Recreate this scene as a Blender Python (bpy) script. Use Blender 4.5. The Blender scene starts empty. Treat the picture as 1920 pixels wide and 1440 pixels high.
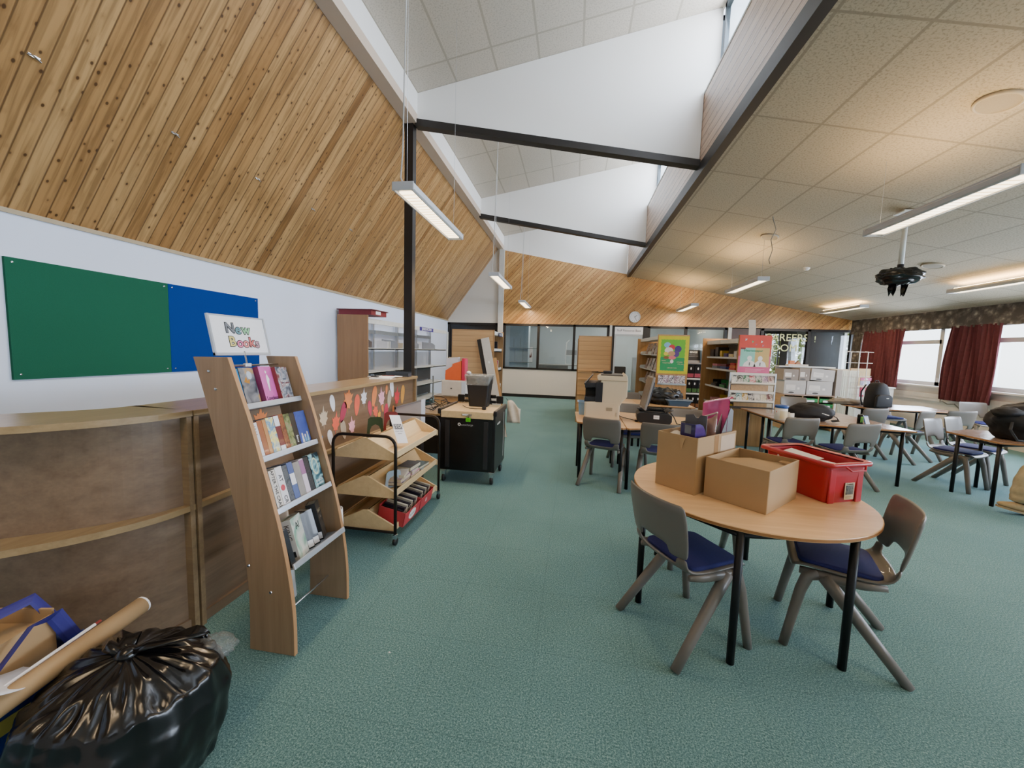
import bpy, bmesh, math, random
from math import sin, cos, pi, radians, hypot, sqrt
from mathutils import Vector, Matrix, noise as mnoise
random.seed(11)
S = bpy.context.scene
COL = S.collection
# ------------------------------------------------------------------ materials
def lin(h):
    h = h.lstrip('#'); out = []
    for i in (0, 2, 4):
        c = int(h[i:i+2], 16) / 255
        out.append(c / 12.92 if c <= .04045 else ((c + .055) / 1.055) ** 2.4)
    return (*out, 1.0)
def newmat(name):
    m = bpy.data.materials.new(name); m.use_nodes = True
    nt = m.node_tree; nt.nodes.clear()
    o = nt.nodes.new('ShaderNodeOutputMaterial'); b = nt.nodes.new('ShaderNodeBsdfPrincipled')
    nt.links.new(b.outputs[0], o.inputs[0])
    return m, nt, b, o
def nd(nt, t, ins=None, **kw):
    n = nt.nodes.new(t)
    for k, v in kw.items(): setattr(n, k, v)
    for k, v in (ins or {}).items():
        s = n.inputs[k]
        if isinstance(v, bpy.types.NodeSocket): nt.links.new(v, s)
        else: s.default_value = v
    return n
def mth(nt, op, a, b=0.0, c=0.0):
    n = nt.nodes.new('ShaderNodeMath'); n.operation = op
    for i, v in enumerate((a, b, c)):
        if isinstance(v, (int, float)): n.inputs[i].default_value = v
        else: nt.links.new(v, n.inputs[i])
    return n.outputs[0]
def mixc(nt, f, a, b, mode='MIX'):
    n = nt.nodes.new('ShaderNodeMix'); n.data_type = 'RGBA'; n.blend_type = mode
    for i, v in ((0, f), (6, a), (7, b)):
        if isinstance(v, (int, float)): n.inputs[i].default_value = v
        elif isinstance(v, tuple): n.inputs[i].default_value = v
        else: nt.links.new(v, n.inputs[i])
    return n.outputs[2]
def ramp(nt, f, stops):
    n = nt.nodes.new('ShaderNodeValToRGB'); cr = n.color_ramp
    while len(cr.elements) < len(stops): cr.elements.new(.5)
    for e, (p, c) in zip(cr.elements, stops): e.position = p; e.color = c if isinstance(c, tuple) else lin(c)
    nt.links.new(f, n.inputs[0]); return n.outputs[0]
def bump(nt, b, h, strength=.3, dist=.005):
    n = nd(nt, 'ShaderNodeBump', {'Strength': strength, 'Distance': dist, 'Height': h})
    nt.links.new(n.outputs[0], b.inputs['Normal'])
_mc = {}
def mat(name, col, rough=.5, metal=0.0, var=.06, scale=12, emit=0, ecol=None, spec=.5, coat=0, bmp=0):
    """plain procedural material: base colour broken up by a soft noise"""
    if name in _mc: return _mc[name]
    m, nt, b, o = newmat(name); c = lin(col)
    tc = nd(nt, 'ShaderNodeTexCoord'); n = nd(nt, 'ShaderNodeTexNoise', {'Vector': tc.outputs['Object'], 'Scale': scale, 'Detail': 4.0})
    d = tuple(max(0, x * (1 - var * 2)) for x in c[:3]) + (1,); l = tuple(min(1, x * (1 + var)) for x in c[:3]) + (1,)
    cc = mixc(nt, n.outputs['Fac'], d, l); nt.links.new(cc, b.inputs['Base Color'])
    b.inputs['Roughness'].default_value = rough; b.inputs['Metallic'].default_value = metal
    b.inputs['Specular IOR Level'].default_value = spec; b.inputs['Coat Weight'].default_value = coat
    if emit:
        b.inputs['Emission Color'].default_value = lin(ecol or col); b.inputs['Emission Strength'].default_value = emit
    if bmp: bump(nt, b, n.outputs['Fac'], bmp, .01)
    _mc[name] = m; return m
def wood(name, dark, light, axis='y', sc=1.0, rough=.42, coat=.1, cont=1.0):
    if name in _mc: return _mc[name]
    m, nt, b, o = newmat(name)
    tc = nd(nt, 'ShaderNodeTexCoord')
    s = {'x': (1.2, 26, 26), 'y': (26, 1.2, 26), 'z': (26, 26, 1.2)}[axis]
    mp = nd(nt, 'ShaderNodeMapping', {'Vector': tc.outputs['Object'], 'Scale': tuple(v * sc for v in s)})
    n1 = nd(nt, 'ShaderNodeTexNoise', {'Vector': mp.outputs[0], 'Scale': 1.0, 'Detail': 6.0, 'Roughness': .6})
    n2 = nd(nt, 'ShaderNodeTexNoise', {'Vector': mp.outputs[0], 'Scale': 5.0, 'Detail': 3.0})
    f = mth(nt, 'ADD', mth(nt, 'MULTIPLY', n1.outputs['Fac'], .75), mth(nt, 'MULTIPLY', n2.outputs['Fac'], .25))
    c = ramp(nt, f, [(.5 - .25 * cont, dark), (.5 + .2 * cont, light)])
    nt.links.new(c, b.inputs['Base Color']); b.inputs['Roughness'].default_value = rough
    b.inputs['Coat Weight'].default_value = coat; b.inputs['Coat Roughness'].default_value = .25
    _mc[name] = m; return m
def art(name, cols, scale=18, rough=.3, stretch=(1, 1, 1), coat=.3, seed=0.0):
    """printed cover: a busy picture of several colours"""
    if name in _mc: return _mc[name]
    m, nt, b, o = newmat(name)
    tc = nd(nt, 'ShaderNodeTexCoord')
    mp = nd(nt, 'ShaderNodeMapping', {'Vector': tc.outputs['Object'], 'Scale': stretch, 'Location': (seed, seed * 2, seed * 3)})
    n = nd(nt, 'ShaderNodeTexNoise', {'Vector': mp.outputs[0], 'Scale': scale, 'Detail': 3.0, 'Distortion': .8})
    k = len(cols)
    c = ramp(nt, n.outputs['Fac'], [(.3 + .4 * i / max(1, k - 1), q) for i, q in enumerate(cols)])
    nt.links.new(c, b.inputs['Base Color']); b.inputs['Roughness'].default_value = rough; b.inputs['Coat Weight'].default_value = coat
    _mc[name] = m; return m
def planks(name, W, dark, mid, light, rough=.36, knots=1.0, groove=.06, grain=.38):
    """varnished pine boarding; UV in metres, u across the boards, v along them"""
    m, nt, b, o = newmat(name)
    uv = nd(nt, 'ShaderNodeUVMap'); sp = nd(nt, 'ShaderNodeSeparateXYZ', {'Vector': uv.outputs[0]})
    u, v = sp.outputs[0], sp.outputs[1]
    p = mth(nt, 'DIVIDE', u, W); idn = mth(nt, 'FLOOR', p); fr = mth(nt, 'FRACT', p)
    wn = nd(nt, 'ShaderNodeTexWhiteNoise', {'W': idn}, noise_dimensions='1D'); r1 = wn.outputs['Value']
    wn2 = nd(nt, 'ShaderNodeTexWhiteNoise', {'W': mth(nt, 'ADD', idn, 57.3)}, noise_dimensions='1D'); r2 = wn2.outputs['Value']
    vo = mth(nt, 'ADD', v, mth(nt, 'MULTIPLY', r1, 40))
    gv = nd(nt, 'ShaderNodeCombineXYZ', {'X': mth(nt, 'MULTIPLY', u, 30), 'Y': mth(nt, 'MULTIPLY', vo, 1.6), 'Z': mth(nt, 'MULTIPLY', r2, 30)})
    g = nd(nt, 'ShaderNodeTexNoise', {'Vector': gv.outputs[0], 'Scale': 1.0, 'Detail': 5.0, 'Distortion': .6})
    base = mixc(nt, mth(nt, 'POWER', r2, .8), lin(mid), lin(light))
    odd = mth(nt, 'GREATER_THAN', r1, .9)
    base = mixc(nt, mth(nt, 'MULTIPLY', odd, .45), base, lin(dark))
    gr = ramp(nt, g.outputs['Fac'], [(.36, '#8f8474'), (.58, '#ffffff')])
    base = mixc(nt, grain, base, gr, 'MULTIPLY')
    kv = nd(nt, 'ShaderNodeCombineXYZ', {'X': mth(nt, 'MULTIPLY', u, 14), 'Y': mth(nt, 'MULTIPLY', vo, 9.5), 'Z': mth(nt, 'MULTIPLY', idn, 3.7)})
    kn = nd(nt, 'ShaderNodeTexVoronoi', {'Vector': kv.outputs[0], 'Scale': 1.0, 'Randomness': 1.0})
    big = mth(nt, 'MULTIPLY', kn.outputs['Distance'], mth(nt, 'ADD', .75, mth(nt, 'MULTIPLY', g.outputs['Fac'], .5)))
    kf = ramp(nt, big, [(.10 * knots, '#ffffff'), (.165 * knots, '#000000')])
    base = mixc(nt, mth(nt, 'MULTIPLY', kf, .92), base, lin('#2a1508'))
    hf = ramp(nt, big, [(.12 * knots, '#ffffff'), (.34 * knots, '#000000')])
    base = mixc(nt, mth(nt, 'MULTIPLY', hf, .3), base, lin(dark))
    e = mth(nt, 'ABSOLUTE', mth(nt, 'SUBTRACT', fr, .5))
    gl = ramp(nt, e, [(.5 - groove, '#000000'), (.5 - groove * .35, '#ffffff')])
    base = mixc(nt, mth(nt, 'MULTIPLY', gl, .72), base, lin('#4a3018'))
    nt.links.new(base, b.inputs['Base Color']); b.inputs['Roughness'].default_value = rough
    b.inputs['Coat Weight'].default_value = .25; b.inputs['Coat Roughness'].default_value = .22
    bump(nt, b, mth(nt, 'SUBTRACT', 1.0, gl), .6, .006)
    _mc[name] = m; return m
def tiles(name, U, V, col, line, speck=.5, ou=0.0, ov=0.0, lw=.012):
    m, nt, b, o = newmat(name)
    uv = nd(nt, 'ShaderNodeUVMap'); sp = nd(nt, 'ShaderNodeSeparateXYZ', {'Vector': uv.outputs[0]})
    def edge(c, s, off):
        p = mth(nt, 'DIVIDE', mth(nt, 'ADD', c, off), s); f = mth(nt, 'FRACT', p)
        d = mth(nt, 'MULTIPLY', mth(nt, 'MINIMUM', f, mth(nt, 'SUBTRACT', 1.0, f)), s)
        return mth(nt, 'LESS_THAN', d, lw), mth(nt, 'FLOOR', p)
    e1, i1 = edge(sp.outputs[0], U, ou); e2, i2 = edge(sp.outputs[1], V, ov)
    ln = mth(nt, 'MAXIMUM', e1, e2)
    wn = nd(nt, 'ShaderNodeTexWhiteNoise', {'Vector': nd(nt, 'ShaderNodeCombineXYZ', {'X': i1, 'Y': i2}).outputs[0]}, noise_dimensions='2D')
    n = nd(nt, 'ShaderNodeTexNoise', {'Vector': uv.outputs[0], 'Scale': 55.0, 'Detail': 5.0, 'Roughness': .7})
    c = lin(col); base = mixc(nt, mth(nt, 'MULTIPLY', wn.outputs[0], .5), c, tuple(x * .9 for x in c[:3]) + (1,))
    sk = ramp(nt, n.outputs['Fac'], [(.38, '#8f897c'), (.5, '#ffffff')])
    base = mixc(nt, speck, base, sk, 'MULTIPLY'); base = mixc(nt, mth(nt, 'MULTIPLY', ln, .75), base, lin(line))
    nt.links.new(base, b.inputs['Base Color']); b.inputs['Roughness'].default_value = .85
    bump(nt, b, mth(nt, 'SUBTRACT', n.outputs['Fac'], ln), .25, .004)
    _mc[name] = m; return m
def carpet():
    m, nt, b, o = newmat('carpet_teal')
    tc = nd(nt, 'ShaderNodeTexCoord'); ob = tc.outputs['Object']
    n1 = nd(nt, 'ShaderNodeTexNoise', {'Vector': ob, 'Scale': 135.0, 'Detail': 4.0, 'Roughness': .8})
    n2 = nd(nt, 'ShaderNodeTexNoise', {'Vector': ob, 'Scale': 1.3, 'Detail': 3.0})
    n3 = nd(nt, 'ShaderNodeTexNoise', {'Vector': ob, 'Scale': 330.0, 'Detail': 2.0})
    f = mth(nt, 'ADD', mth(nt, 'MULTIPLY', n1.outputs['Fac'], .7), mth(nt, 'MULTIPLY', n3.outputs['Fac'], .3))
    c = ramp(nt, f, [(.36, '#234448'), (.5, '#5d8584'), (.64, '#a6c4bf')])
    c = mixc(nt, .35, c, ramp(nt, n2.outputs['Fac'], [(.35, '#c8d4d6'), (.65, '#ffffff')]), 'MULTIPLY')
    sp = nd(nt, 'ShaderNodeSeparateXYZ', {'Vector': ob})
    def seam(k):
        fr = mth(nt, 'FRACT', mth(nt, 'DIVIDE', mth(nt, 'ADD', sp.outputs[k], .13), .5))
        return mth(nt, 'LESS_THAN', mth(nt, 'MINIMUM', fr, mth(nt, 'SUBTRACT', 1.0, fr)), .007)
    c = mixc(nt, mth(nt, 'MULTIPLY', mth(nt, 'MAXIMUM', seam(0), seam(1)), .16), c, lin('#1c3b3f'))
    nt.links.new(c, b.inputs['Base Color']); b.inputs['Roughness'].default_value = .95
    b.inputs['Specular IOR Level'].default_value = .25; b.inputs['Sheen Weight'].default_value = .25
    b.inputs['Sheen Tint'].default_value = lin('#9fc4d8')
    bump(nt, b, f, .7, .006)
    return m
def glassmat():
    m, nt, b, o = newmat('window_glass'); nt.nodes.remove(b)
    t = nd(nt, 'ShaderNodeBsdfTransparent', {'Color': (.93, .96, .97, 1)}); g = nd(nt, 'ShaderNodeBsdfGlossy', {'Roughness': .03})
    lw = nd(nt, 'ShaderNodeLayerWeight', {'Blend': .5}); fr = mth(nt, 'MULTIPLY_ADD', mth(nt, 'POWER', lw.outputs['Facing'], 5.0), .6, .035)
    mx = nd(nt, 'ShaderNodeMixShader', {0: fr, 1: t.outputs[0], 2: g.outputs[0]})
    nt.links.new(mx.outputs[0], o.inputs[0]); return m
def film(name, col, alpha=.5, rough=.15):
    m, nt, b, o = newmat(name)
    tc = nd(nt, 'ShaderNodeTexCoord'); n = nd(nt, 'ShaderNodeTexNoise', {'Vector': tc.outputs['Object'], 'Scale': 14.0, 'Detail': 4.0})
    b.inputs['Base Color'].default_value = lin(col); b.inputs['Roughness'].default_value = rough
    nt.links.new(mth(nt, 'MULTIPLY_ADD', n.outputs['Fac'], .5, alpha - .25), b.inputs['Alpha'])
    bump(nt, b, n.outputs['Fac'], .6, .02)
    return m
def floral(name, a, bcol, c):
    m, nt, b, o = newmat(name)
    tc = nd(nt, 'ShaderNodeTexCoord')
    n = nd(nt, 'ShaderNodeTexVoronoi', {'Vector': tc.outputs['Object'], 'Scale': 7.0}); n2 = nd(nt, 'ShaderNodeTexNoise', {'Vector': tc.outputs['Object'], 'Scale': 22.0, 'Detail': 4.0})
    f = mth(nt, 'ADD', mth(nt, 'MULTIPLY', n.outputs['Distance'], .6), mth(nt, 'MULTIPLY', n2.outputs['Fac'], .5))
    nt.links.new(ramp(nt, f, [(.25, c), (.42, bcol), (.62, a)]), b.inputs['Base Color']); b.inputs['Roughness'].default_value = .9
    return m
def louvre():
    m, nt, b, o = newmat('louvre_diffuser')
    tc = nd(nt, 'ShaderNodeTexCoord'); sp = nd(nt, 'ShaderNodeSeparateXYZ', {'Vector': tc.outputs['Object']})
    fr = mth(nt, 'FRACT', mth(nt, 'MULTIPLY', sp.outputs[1], 14.0))
    c = mixc(nt, mth(nt, 'LESS_THAN', fr, .25), lin('#ffe9c4'), lin('#c9a873'))
    nt.links.new(c, b.inputs['Base Color']); nt.links.new(c, b.inputs['Emission Color']); b.inputs['Emission Strength'].default_value = 3.2
    b.inputs['Roughness'].default_value = .3
    return m
# ------------------------------------------------------------------ mesh builder
class MB:
    def __init__(s): s.bm = bmesh.new(); s.mi = 0
    def _face(s, vs):
        try: f = s.bm.faces.new(vs); f.material_index = s.mi; return f
        except ValueError: return None
    def box(s, x0, y0, z0, x1, y1, z1, M=None):
        P = [Vector(p) for p in ((x0,y0,z0),(x1,y0,z0),(x1,y1,z0),(x0,y1,z0),(x0,y0,z1),(x1,y0,z1),(x1,y1,z1),(x0,y1,z1))]
        if M is not None: P = [M @ p for p in P]
        v = [s.bm.verts.new(p) for p in P]
        for q in ((0,3,2,1),(4,5,6,7),(0,1,5,4),(1,2,6,5),(2,3,7,6),(3,0,4,7)): s._face([v[i] for i in q])
        return s
    def prism(s, pts, ax, a, b, M=None):
        f = {'x': lambda p, t: (t, p[0], p[1]), 'y': lambda p, t: (p[0], t, p[1]), 'z': lambda p, t: (p[0], p[1], t)}[ax]
        A = [Vector(f(p, a)) for p in pts]; B = [Vector(f(p, b)) for p in pts]
        if M is not None: A = [M @ p for p in A]; B = [M @ p for p in B]
        A = [s.bm.verts.new(p) for p in A]; B = [s.bm.verts.new(p) for p in B]; n = len(pts)
        s._face(A[::-1]); s._face(B)
        for i in range(n): s._face([A[i], A[(i+1) % n], B[(i+1) % n], B[i]])
        return s
    def tube(s, pts, r, n=8, caps=True, closed=False):
        pts = [Vector(p) for p in pts]; R = r if isinstance(r, (list, tuple)) else [r] * len(pts); rings = []; up = None
        for i, p in enumerate(pts):
            if closed: d = pts[(i+1) % len(pts)] - pts[i-1]
            else: d = (pts[min(i+1, len(pts)-1)] - pts[max(i-1, 0)])
            d.normalize()
            if up is None: up = Vector((0,0,1)) if abs(d.z) < .9 else Vector((1,0,0))
            a = d.cross(up); a = a.normalized() if a.length > 1e-5 else d.orthogonal().normalized()
            c = a.cross(d).normalized(); up = c
            rr = R[i]; ra, rc = rr if isinstance(rr, tuple) else (rr, rr)
            rings.append([s.bm.verts.new(p + a * cos(2*pi*k/n) * ra + c * sin(2*pi*k/n) * rc) for k in range(n)])
        m = len(rings)
        for i in range(m if closed else m-1):
            A, B = rings[i], rings[(i+1) % m]
            for k in range(n): s._face([A[k], A[(k+1) % n], B[(k+1) % n], B[k]])
        if caps and not closed: s._face(rings[0][::-1]); s._face(rings[-1])
        return s
    def lathe(s, prof, c=(0,0,0), n=24, M=None, cap=True):
        rings = []
        for r, z in prof:
            ring = []
            for k in range(n):
                p = Vector((c[0] + r*cos(2*pi*k/n), c[1] + r*sin(2*pi*k/n), c[2] + z))
                ring.append(s.bm.verts.new(M @ p if M is not None else p))
            rings.append(ring)
        for A, B in zip(rings, rings[1:]):
            for k in range(n): s._face([A[k], A[(k+1) % n], B[(k+1) % n], B[k]])
        if cap: s._face(rings[0][::-1]); s._face(rings[-1])
        return s
    def grid(s, rows, closed=False):
        V = [[s.bm.verts.new(p) for p in r] for r in rows]
        for i in range(len(V)-1):
            m = len(V[i])
            for j in range(m if closed else m-1): s._face([V[i][j], V[i][(j+1) % m], V[i+1][(j+1) % m], V[i+1][j]])
        return V
    def poly(s, pts): s._face([s.bm.verts.new(p) for p in pts]); return s
    def disc(s, c, r, n, ax='z', rx=None):
        rx = rx or r; q = []
        for k in range(n):
            a, b = cos(2*pi*k/n) * rx, sin(2*pi*k/n) * r
            q.append({'z': (c[0]+a, c[1]+b, c[2]), 'y': (c[0]+a, c[1], c[2]+b), 'x': (c[0], c[1]+a, c[2]+b)}[ax])
        return s.poly(q)
def put(o, parent=None, loc=None):
    COL.objects.link(o)
    if parent is not None: o.parent = parent
    if loc is not None: o.location = loc
    return o
def P(name, mb, mats, parent=None, loc=None, smooth=False, bevel=0, seg=2, sub=0, solid=0, normals=True):
    me = bpy.data.meshes.new(name)
    if normals: bmesh.ops.recalc_face_normals(mb.bm, faces=mb.bm.faces)
    mb.bm.to_mesh(me); mb.bm.free()
    for m in (mats if isinstance(mats, (list, tuple)) else [mats]): me.materials.append(m)
    if smooth: me.shade_smooth()
    o = bpy.data.objects.new(name, me); put(o, parent, loc)
    if solid: q = o.modifiers.new('solid', 'SOLIDIFY'); q.thickness = solid; q.offset = 0
    if bevel: q = o.modifiers.new('bevel', 'BEVEL'); q.width = bevel; q.segments = seg; q.limit_method = 'ANGLE'; q.angle_limit = .6
    if sub: q = o.modifiers.new('sub', 'SUBSURF'); q.levels = sub; q.render_levels = sub
    return o
def tag(o, label, cat, group=None, kind=None):
    o['label'] = label; o['category'] = cat
    if group: o['group'] = group
    if kind: o['kind'] = kind
    return o
def thing(name, label, cat, loc=(0,0,0), rz=0, group=None, M=None):
    o = bpy.data.objects.new(name, None); o.empty_display_size = .1; put(o)
    o.location = loc; o.rotation_euler = (0, 0, rz)
    if M is not None: o.matrix_world = M
    return tag(o, label, cat, group)
def struct(name, mb, mats, parent=None, **k):
    o = P(name, mb, mats, parent, **k)
    if parent is None: o['kind'] = 'structure'
    return o
def dup(root, loc, rz, label, group=None):
    def cp(o, parent):
        c = o.copy(); COL.objects.link(c)
        if parent is not None: c.parent = parent
        for ch in list(o.children): cp(ch, c)
        return c
    r = cp(root, None); r.location = loc; r.rotation_euler = (0, 0, rz); r['label'] = label
    if group: r['group'] = group
    return r
def basis(loc, x, z):
    x = Vector(x).normalized(); z = Vector(z).normalized(); y = z.cross(x).normalized(); z = x.cross(y)
    M = Matrix.Identity(4)
    for i, v in enumerate((x, y, z)): M.col[i] = (*v, 0)
    M.col[3] = (*loc, 1); return M
def text(name, s, size, m, parent, loc, right, up, ext=.0005, align='CENTER', bold=0.0, sx=1.0):
    c = bpy.data.curves.new(name, 'FONT'); c.body = s; c.size = size; c.extrude = ext; c.align_x = align; c.align_y = 'CENTER'; c.offset = bold; c.resolution_u = 3
    t = bpy.data.objects.new(name, c); me = bpy.data.meshes.new_from_object(t); me.name = name
    bpy.data.objects.remove(t); bpy.data.curves.remove(c)
    me.materials.clear(); me.materials.append(m)
    o = bpy.data.objects.new(name, me); put(o, parent)
    r = Vector(right).normalized(); u = Vector(up).normalized(); n = r.cross(u)
    M = Matrix.Identity(4); M.col[0] = (*(r*sx), 0); M.col[1] = (*u, 0); M.col[2] = (*n, 0); M.col[3] = (*loc, 1)
    o.matrix_local = M
    return o
def uvplane(name, pts, uvs, m, parent=None, kind=True):
    me = bpy.data.meshes.new(name); me.from_pydata([tuple(p) for p in pts], [], [tuple(range(len(pts)))])
    l = me.uv_layers.new(name='UVMap')
    for i in range(len(pts)): l.data[i].uv = uvs[i]
    me.materials.append(m); o = bpy.data.objects.new(name, me); put(o, parent)
    if kind and parent is None: o['kind'] = 'structure'
    return o
# common materials
BLACK = mat('black_metal', '#17171a', .45, .2); BLKP = mat('black_plastic', '#1b1b1e', .5); WHITE = mat('white_paint', '#e6e4e0', .6, var=.02, scale=3)
WMET = mat('white_steel', '#dfe0da', .4); GMET = mat('grey_steel', '#b9bcc0', .32, .7); CHROME = mat('chrome', '#c9ccd2', .2, 1.0)
OAK = wood('oak_veneer', '#93744f', '#c09a6c', 'y'); OAKZ = wood('oak_veneer_upright', '#8b6a47', '#b28a5e', 'z'); BEECH = wood('beech_top', '#d8aa76', '#f2ca98', 'x', rough=.35)
BEECHZ = wood('beech_panel', '#ab7f4d', '#cfa067', 'z'); PLY = wood('birch_ply', '#d3b486', '#ecd2a4', 'y', cont=1.3); PAPER = mat('white_paper', '#eeedf0', .7, var=.02)
CARD = mat('corrugated_card', '#b3946b', .85, var=.06, scale=5); GLASS = glassmat(); PAGES = mat('page_block', '#d9cfb8', .8, var=.12, scale=90)
INK = mat('black_ink', '#1a1a1c', .6); WINK = mat('white_ink', '#efefec', .6); CABLE = mat('cable_rubber', '#0f0f11', .5)
# ------------------------------------------------------------------ camera
F = 723.4; YAW, PITCH, ROLL = -.15645, -.08756, .03014
fw = Vector((sin(YAW)*cos(PITCH), cos(YAW)*cos(PITCH), sin(PITCH))); r0 = Vector((cos(YAW), -sin(YAW), 0)); u0 = r0.cross(fw)
cr = r0*cos(ROLL) + u0*sin(ROLL); cu = -r0*sin(ROLL) + u0*cos(ROLL)
cd = bpy.data.cameras.new('camera'); cam = bpy.data.objects.new('camera', cd); put(cam)
Mc = Matrix.Identity(4)
for i, v in enumerate((cr, cu, -fw)): Mc.col[i] = (*v, 0)
Mc.col[3] = (0, 0, 1.55, 1); cam.matrix_world = Mc
cd.sensor_fit = 'HORIZONTAL'; cd.sensor_width = 36; cd.lens = F * 36 / 1920; cd.clip_start = .02; S.camera = cam
# ------------------------------------------------------------------ the room
XL, XR, YF, YB = -4.28, 8.02, 12.77, -3.2
PINE = planks('pine_boards', .108, '#6f4a26', '#a67a48', '#c49b66', grain=.55)
PINEF = planks('pine_boards_back', .095, '#85592f', '#bb8850', '#d6a768', knots=1.0, groove=.075)
PINEC = planks('pine_boards_clerestory', .115, '#8a654c', '#b18e72', '#c8a88c', knots=.8, groove=.09)
CEIL = tiles('ceiling_tile', .6055, 1.19, '#bbae97', '#8d8270', .5, ou=-.15, ov=-.0)
CEILC = tiles('clerestory_tile', .6, 1.2, '#d9d0c3', '#aea594', .35, lw=.014)
LWALL = mat('wall_paint_cool', '#dfe8fa', .8, var=.015, scale=1.5); CREAM = mat('wall_paint_cream', '#dcd6cd', .8, var=.015, scale=1.5)
BRIGHT = mat('wall_paint_white', '#ecebe9', .8, var=.01, scale=1.5); BEIGE = mat('beam_paint', '#cdb9a6', .6, var=.02, scale=2)
DARKF = mat('dark_frame', '#1d1917', .45, var=.05); DKGREY = mat('dark_blind', '#4b4a4a', .8, var=.03, scale=4)
BLUEG = mat('far_room_wall', '#bcc6cf', .8, var=.02, scale=1.5); UPVC = mat('window_frame_paint', '#aeb1ae', .45, var=.03)
fl = struct('floor', MB().box(XL-.1, YB, -.08, XR+.1, 16.9, 0), carpet())
# left wall, roof slope and valley beam
struct('wall_left', MB().box(XL-.12, YB, 0, XL, YF, 2.5), LWALL)
struct('wall_front', MB().box(XL-.12, YB-.12, 0, XR+.12, YB, 6.2), CREAM)
struct('trim_1', MB().box(XL, YB, 2.47, XL+.018, YF, 2.505), mat('beige_trim', '#b3a183', .6))
SX, SZ = -2.6, 4.83
L = hypot(SX - XL, SZ - 2.505)
uvplane('ceiling', [(XL, YB, 2.505), (XL, YF, 2.505), (SX, YF, SZ), (SX, YB, SZ)], [(YB, 0), (YF, 0), (YF, L), (YB, L)], PINE)
struct('trim_2', MB().box(-2.6, YB, 4.82, -2.42, YF, 4.95), BEIGE)
struct('wall_left', MB().box(-2.5, YB, 4.95, -2.42, YF, 5.26), BRIGHT)
uvplane('ceiling', [(-2.42, YB, 5.25), (-2.42, YF, 5.25), (1.72, YF, 6.0), (1.72, YB, 6.0)], [(0, YB-.45), (0, YF-.45), (4.2, YF-.45), (4.2, YB-.45)], CEILC)
# right hand ceiling and the boarded clerestory upstand
cz = lambda x: 4.2694 - .1979 * x
uvplane('ceiling', [(1.6, YB, cz(1.6)), (1.6, YF, cz(1.6)), (XR, YF, cz(XR)), (XR, YB, cz(XR))],
        [((1.6-1.53)*1.02, YB+.4), ((1.6-1.53)*1.02, YF+.4), ((XR-1.53)*1.02, YF+.4), ((XR-1.53)*1.02, YB+.4)], CEIL)
uvplane('wall_right', [(1.535, YB, 4.05), (1.535, YF, 4.05), (1.535, YF, 4.96), (1.535, YB, 4.96)], [(0, YB), (0, YF), (.92, YF), (.92, YB)], PINEC)
struct('trim_3', MB().box(1.53, YB, 3.93, 1.63, YF, 4.085), DARKF)
struct('trim_4', MB().box(1.53, YB, 4.955, 1.74, YF, 4.985), UPVC)
tie = lambda x: 4.88 + (4.13 - 4.88) * (x + 2.42) / 3.95
k = 5
for Y in (1.75, 5.67, 9.6):
    pts = [(-2.42, tie(-2.42)), (1.53, tie(1.53)), (1.53, 4.98), (1.70, 4.985), (1.70, 5.995), (-2.42, 5.245)]
    struct('wall_middle', MB().prism(pts, 'y', Y, Y+.1), BRIGHT)
    struct('trim_%d' % k, MB().prism([(-2.45, tie(-2.45)-.1), (1.535, tie(1.535)-.085), (1.535, tie(1.535)), (-2.45, tie(-2.45))], 'y', Y-.03, Y+.1), DARKF); k += 1
struct('wall_back', MB().prism([(-2.42, 4.79), (1.53, 4.0), (1.53, 4.98), (1.70, 4.985), (1.70, 5.995), (-2.42, 5.245)], 'y', YF-.03, YF+.08), BRIGHT)
# clerestory windows
wn = 1
for a, b in ((-3.1, 1.72), (1.9, 5.64), (5.8, 9.57), (9.73, 12.7)):
    fr = MB()
    for y in (a, (a+b)/2, b-.05): fr.box(1.71, y, 4.985, 1.76, y+.05, 6.0)
    fr.box(1.71, a, 4.985, 1.76, b, 5.03); fr.box(1.71, a, 5.93, 1.76, b, 6.0)
    w = struct('window_%d' % wn, fr, mat('clerestory_frame', '#5b6670', .5)); wn += 1
    g = P('pane', MB().box(1.733, a+.05, 5.03, 1.737, b-.05, 5.93), GLASS, w)
# black posts and the white post at the back wall
struct('trim_%d' % k, MB().box(-2.60, 5.64, 0, -2.47, 5.76, 4.82), DARKF); k += 1
struct('trim_%d' % k, MB().box(-2.53, YF-.14, 0, -2.37, YF-.02, 4.79), mat('post_paint', '#cfcfca', .5)); k += 1
# back wall : boarding above, glazed screen below
rt = lambda x: 4.79 - .2 * (x + 2.42)
q = [(-2.37, 2.43), (XR, 2.43), (XR, cz(XR)+.02), (1.6, cz(1.6)+.02), (1.53, 4.02), (-2.37, 4.79)]
c45 = sqrt(.5)
uvplane('wall_back', [(x, YF-.05, z) for x, z in q], [(-(x*c45) + z*c45 + 20, x*c45 + z*c45) for x, z in q], PINEF)
struct('wall_back', MB().prism([(XL, 2.42), (-2.53, 2.42), (-2.53, 4.86), (-2.6, 4.83), (XL, 2.52)], 'y', YF-.04, YF+.06), CREAM)
struct('wall_back', MB().box(-2.4, YF-.03, 0, 1.16, YF+.07, .95), CREAM)
struct('wall_back', MB().box(2.2, YF-.03, 0, 4.62, YF+.07, .95), CREAM)
struct('wall_back', MB().box(5.6, YF-.03, 0, XR, YF+.07, .95), CREAM)
struct('baseboard_back', MB().box(-2.37, YF-.05, 0, 1.16, YF-.03, .1), DARKF)
struct('baseboard_back', MB().box(2.25, YF-.05, 0, 4.6, YF-.03, .1), DARKF)
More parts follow.
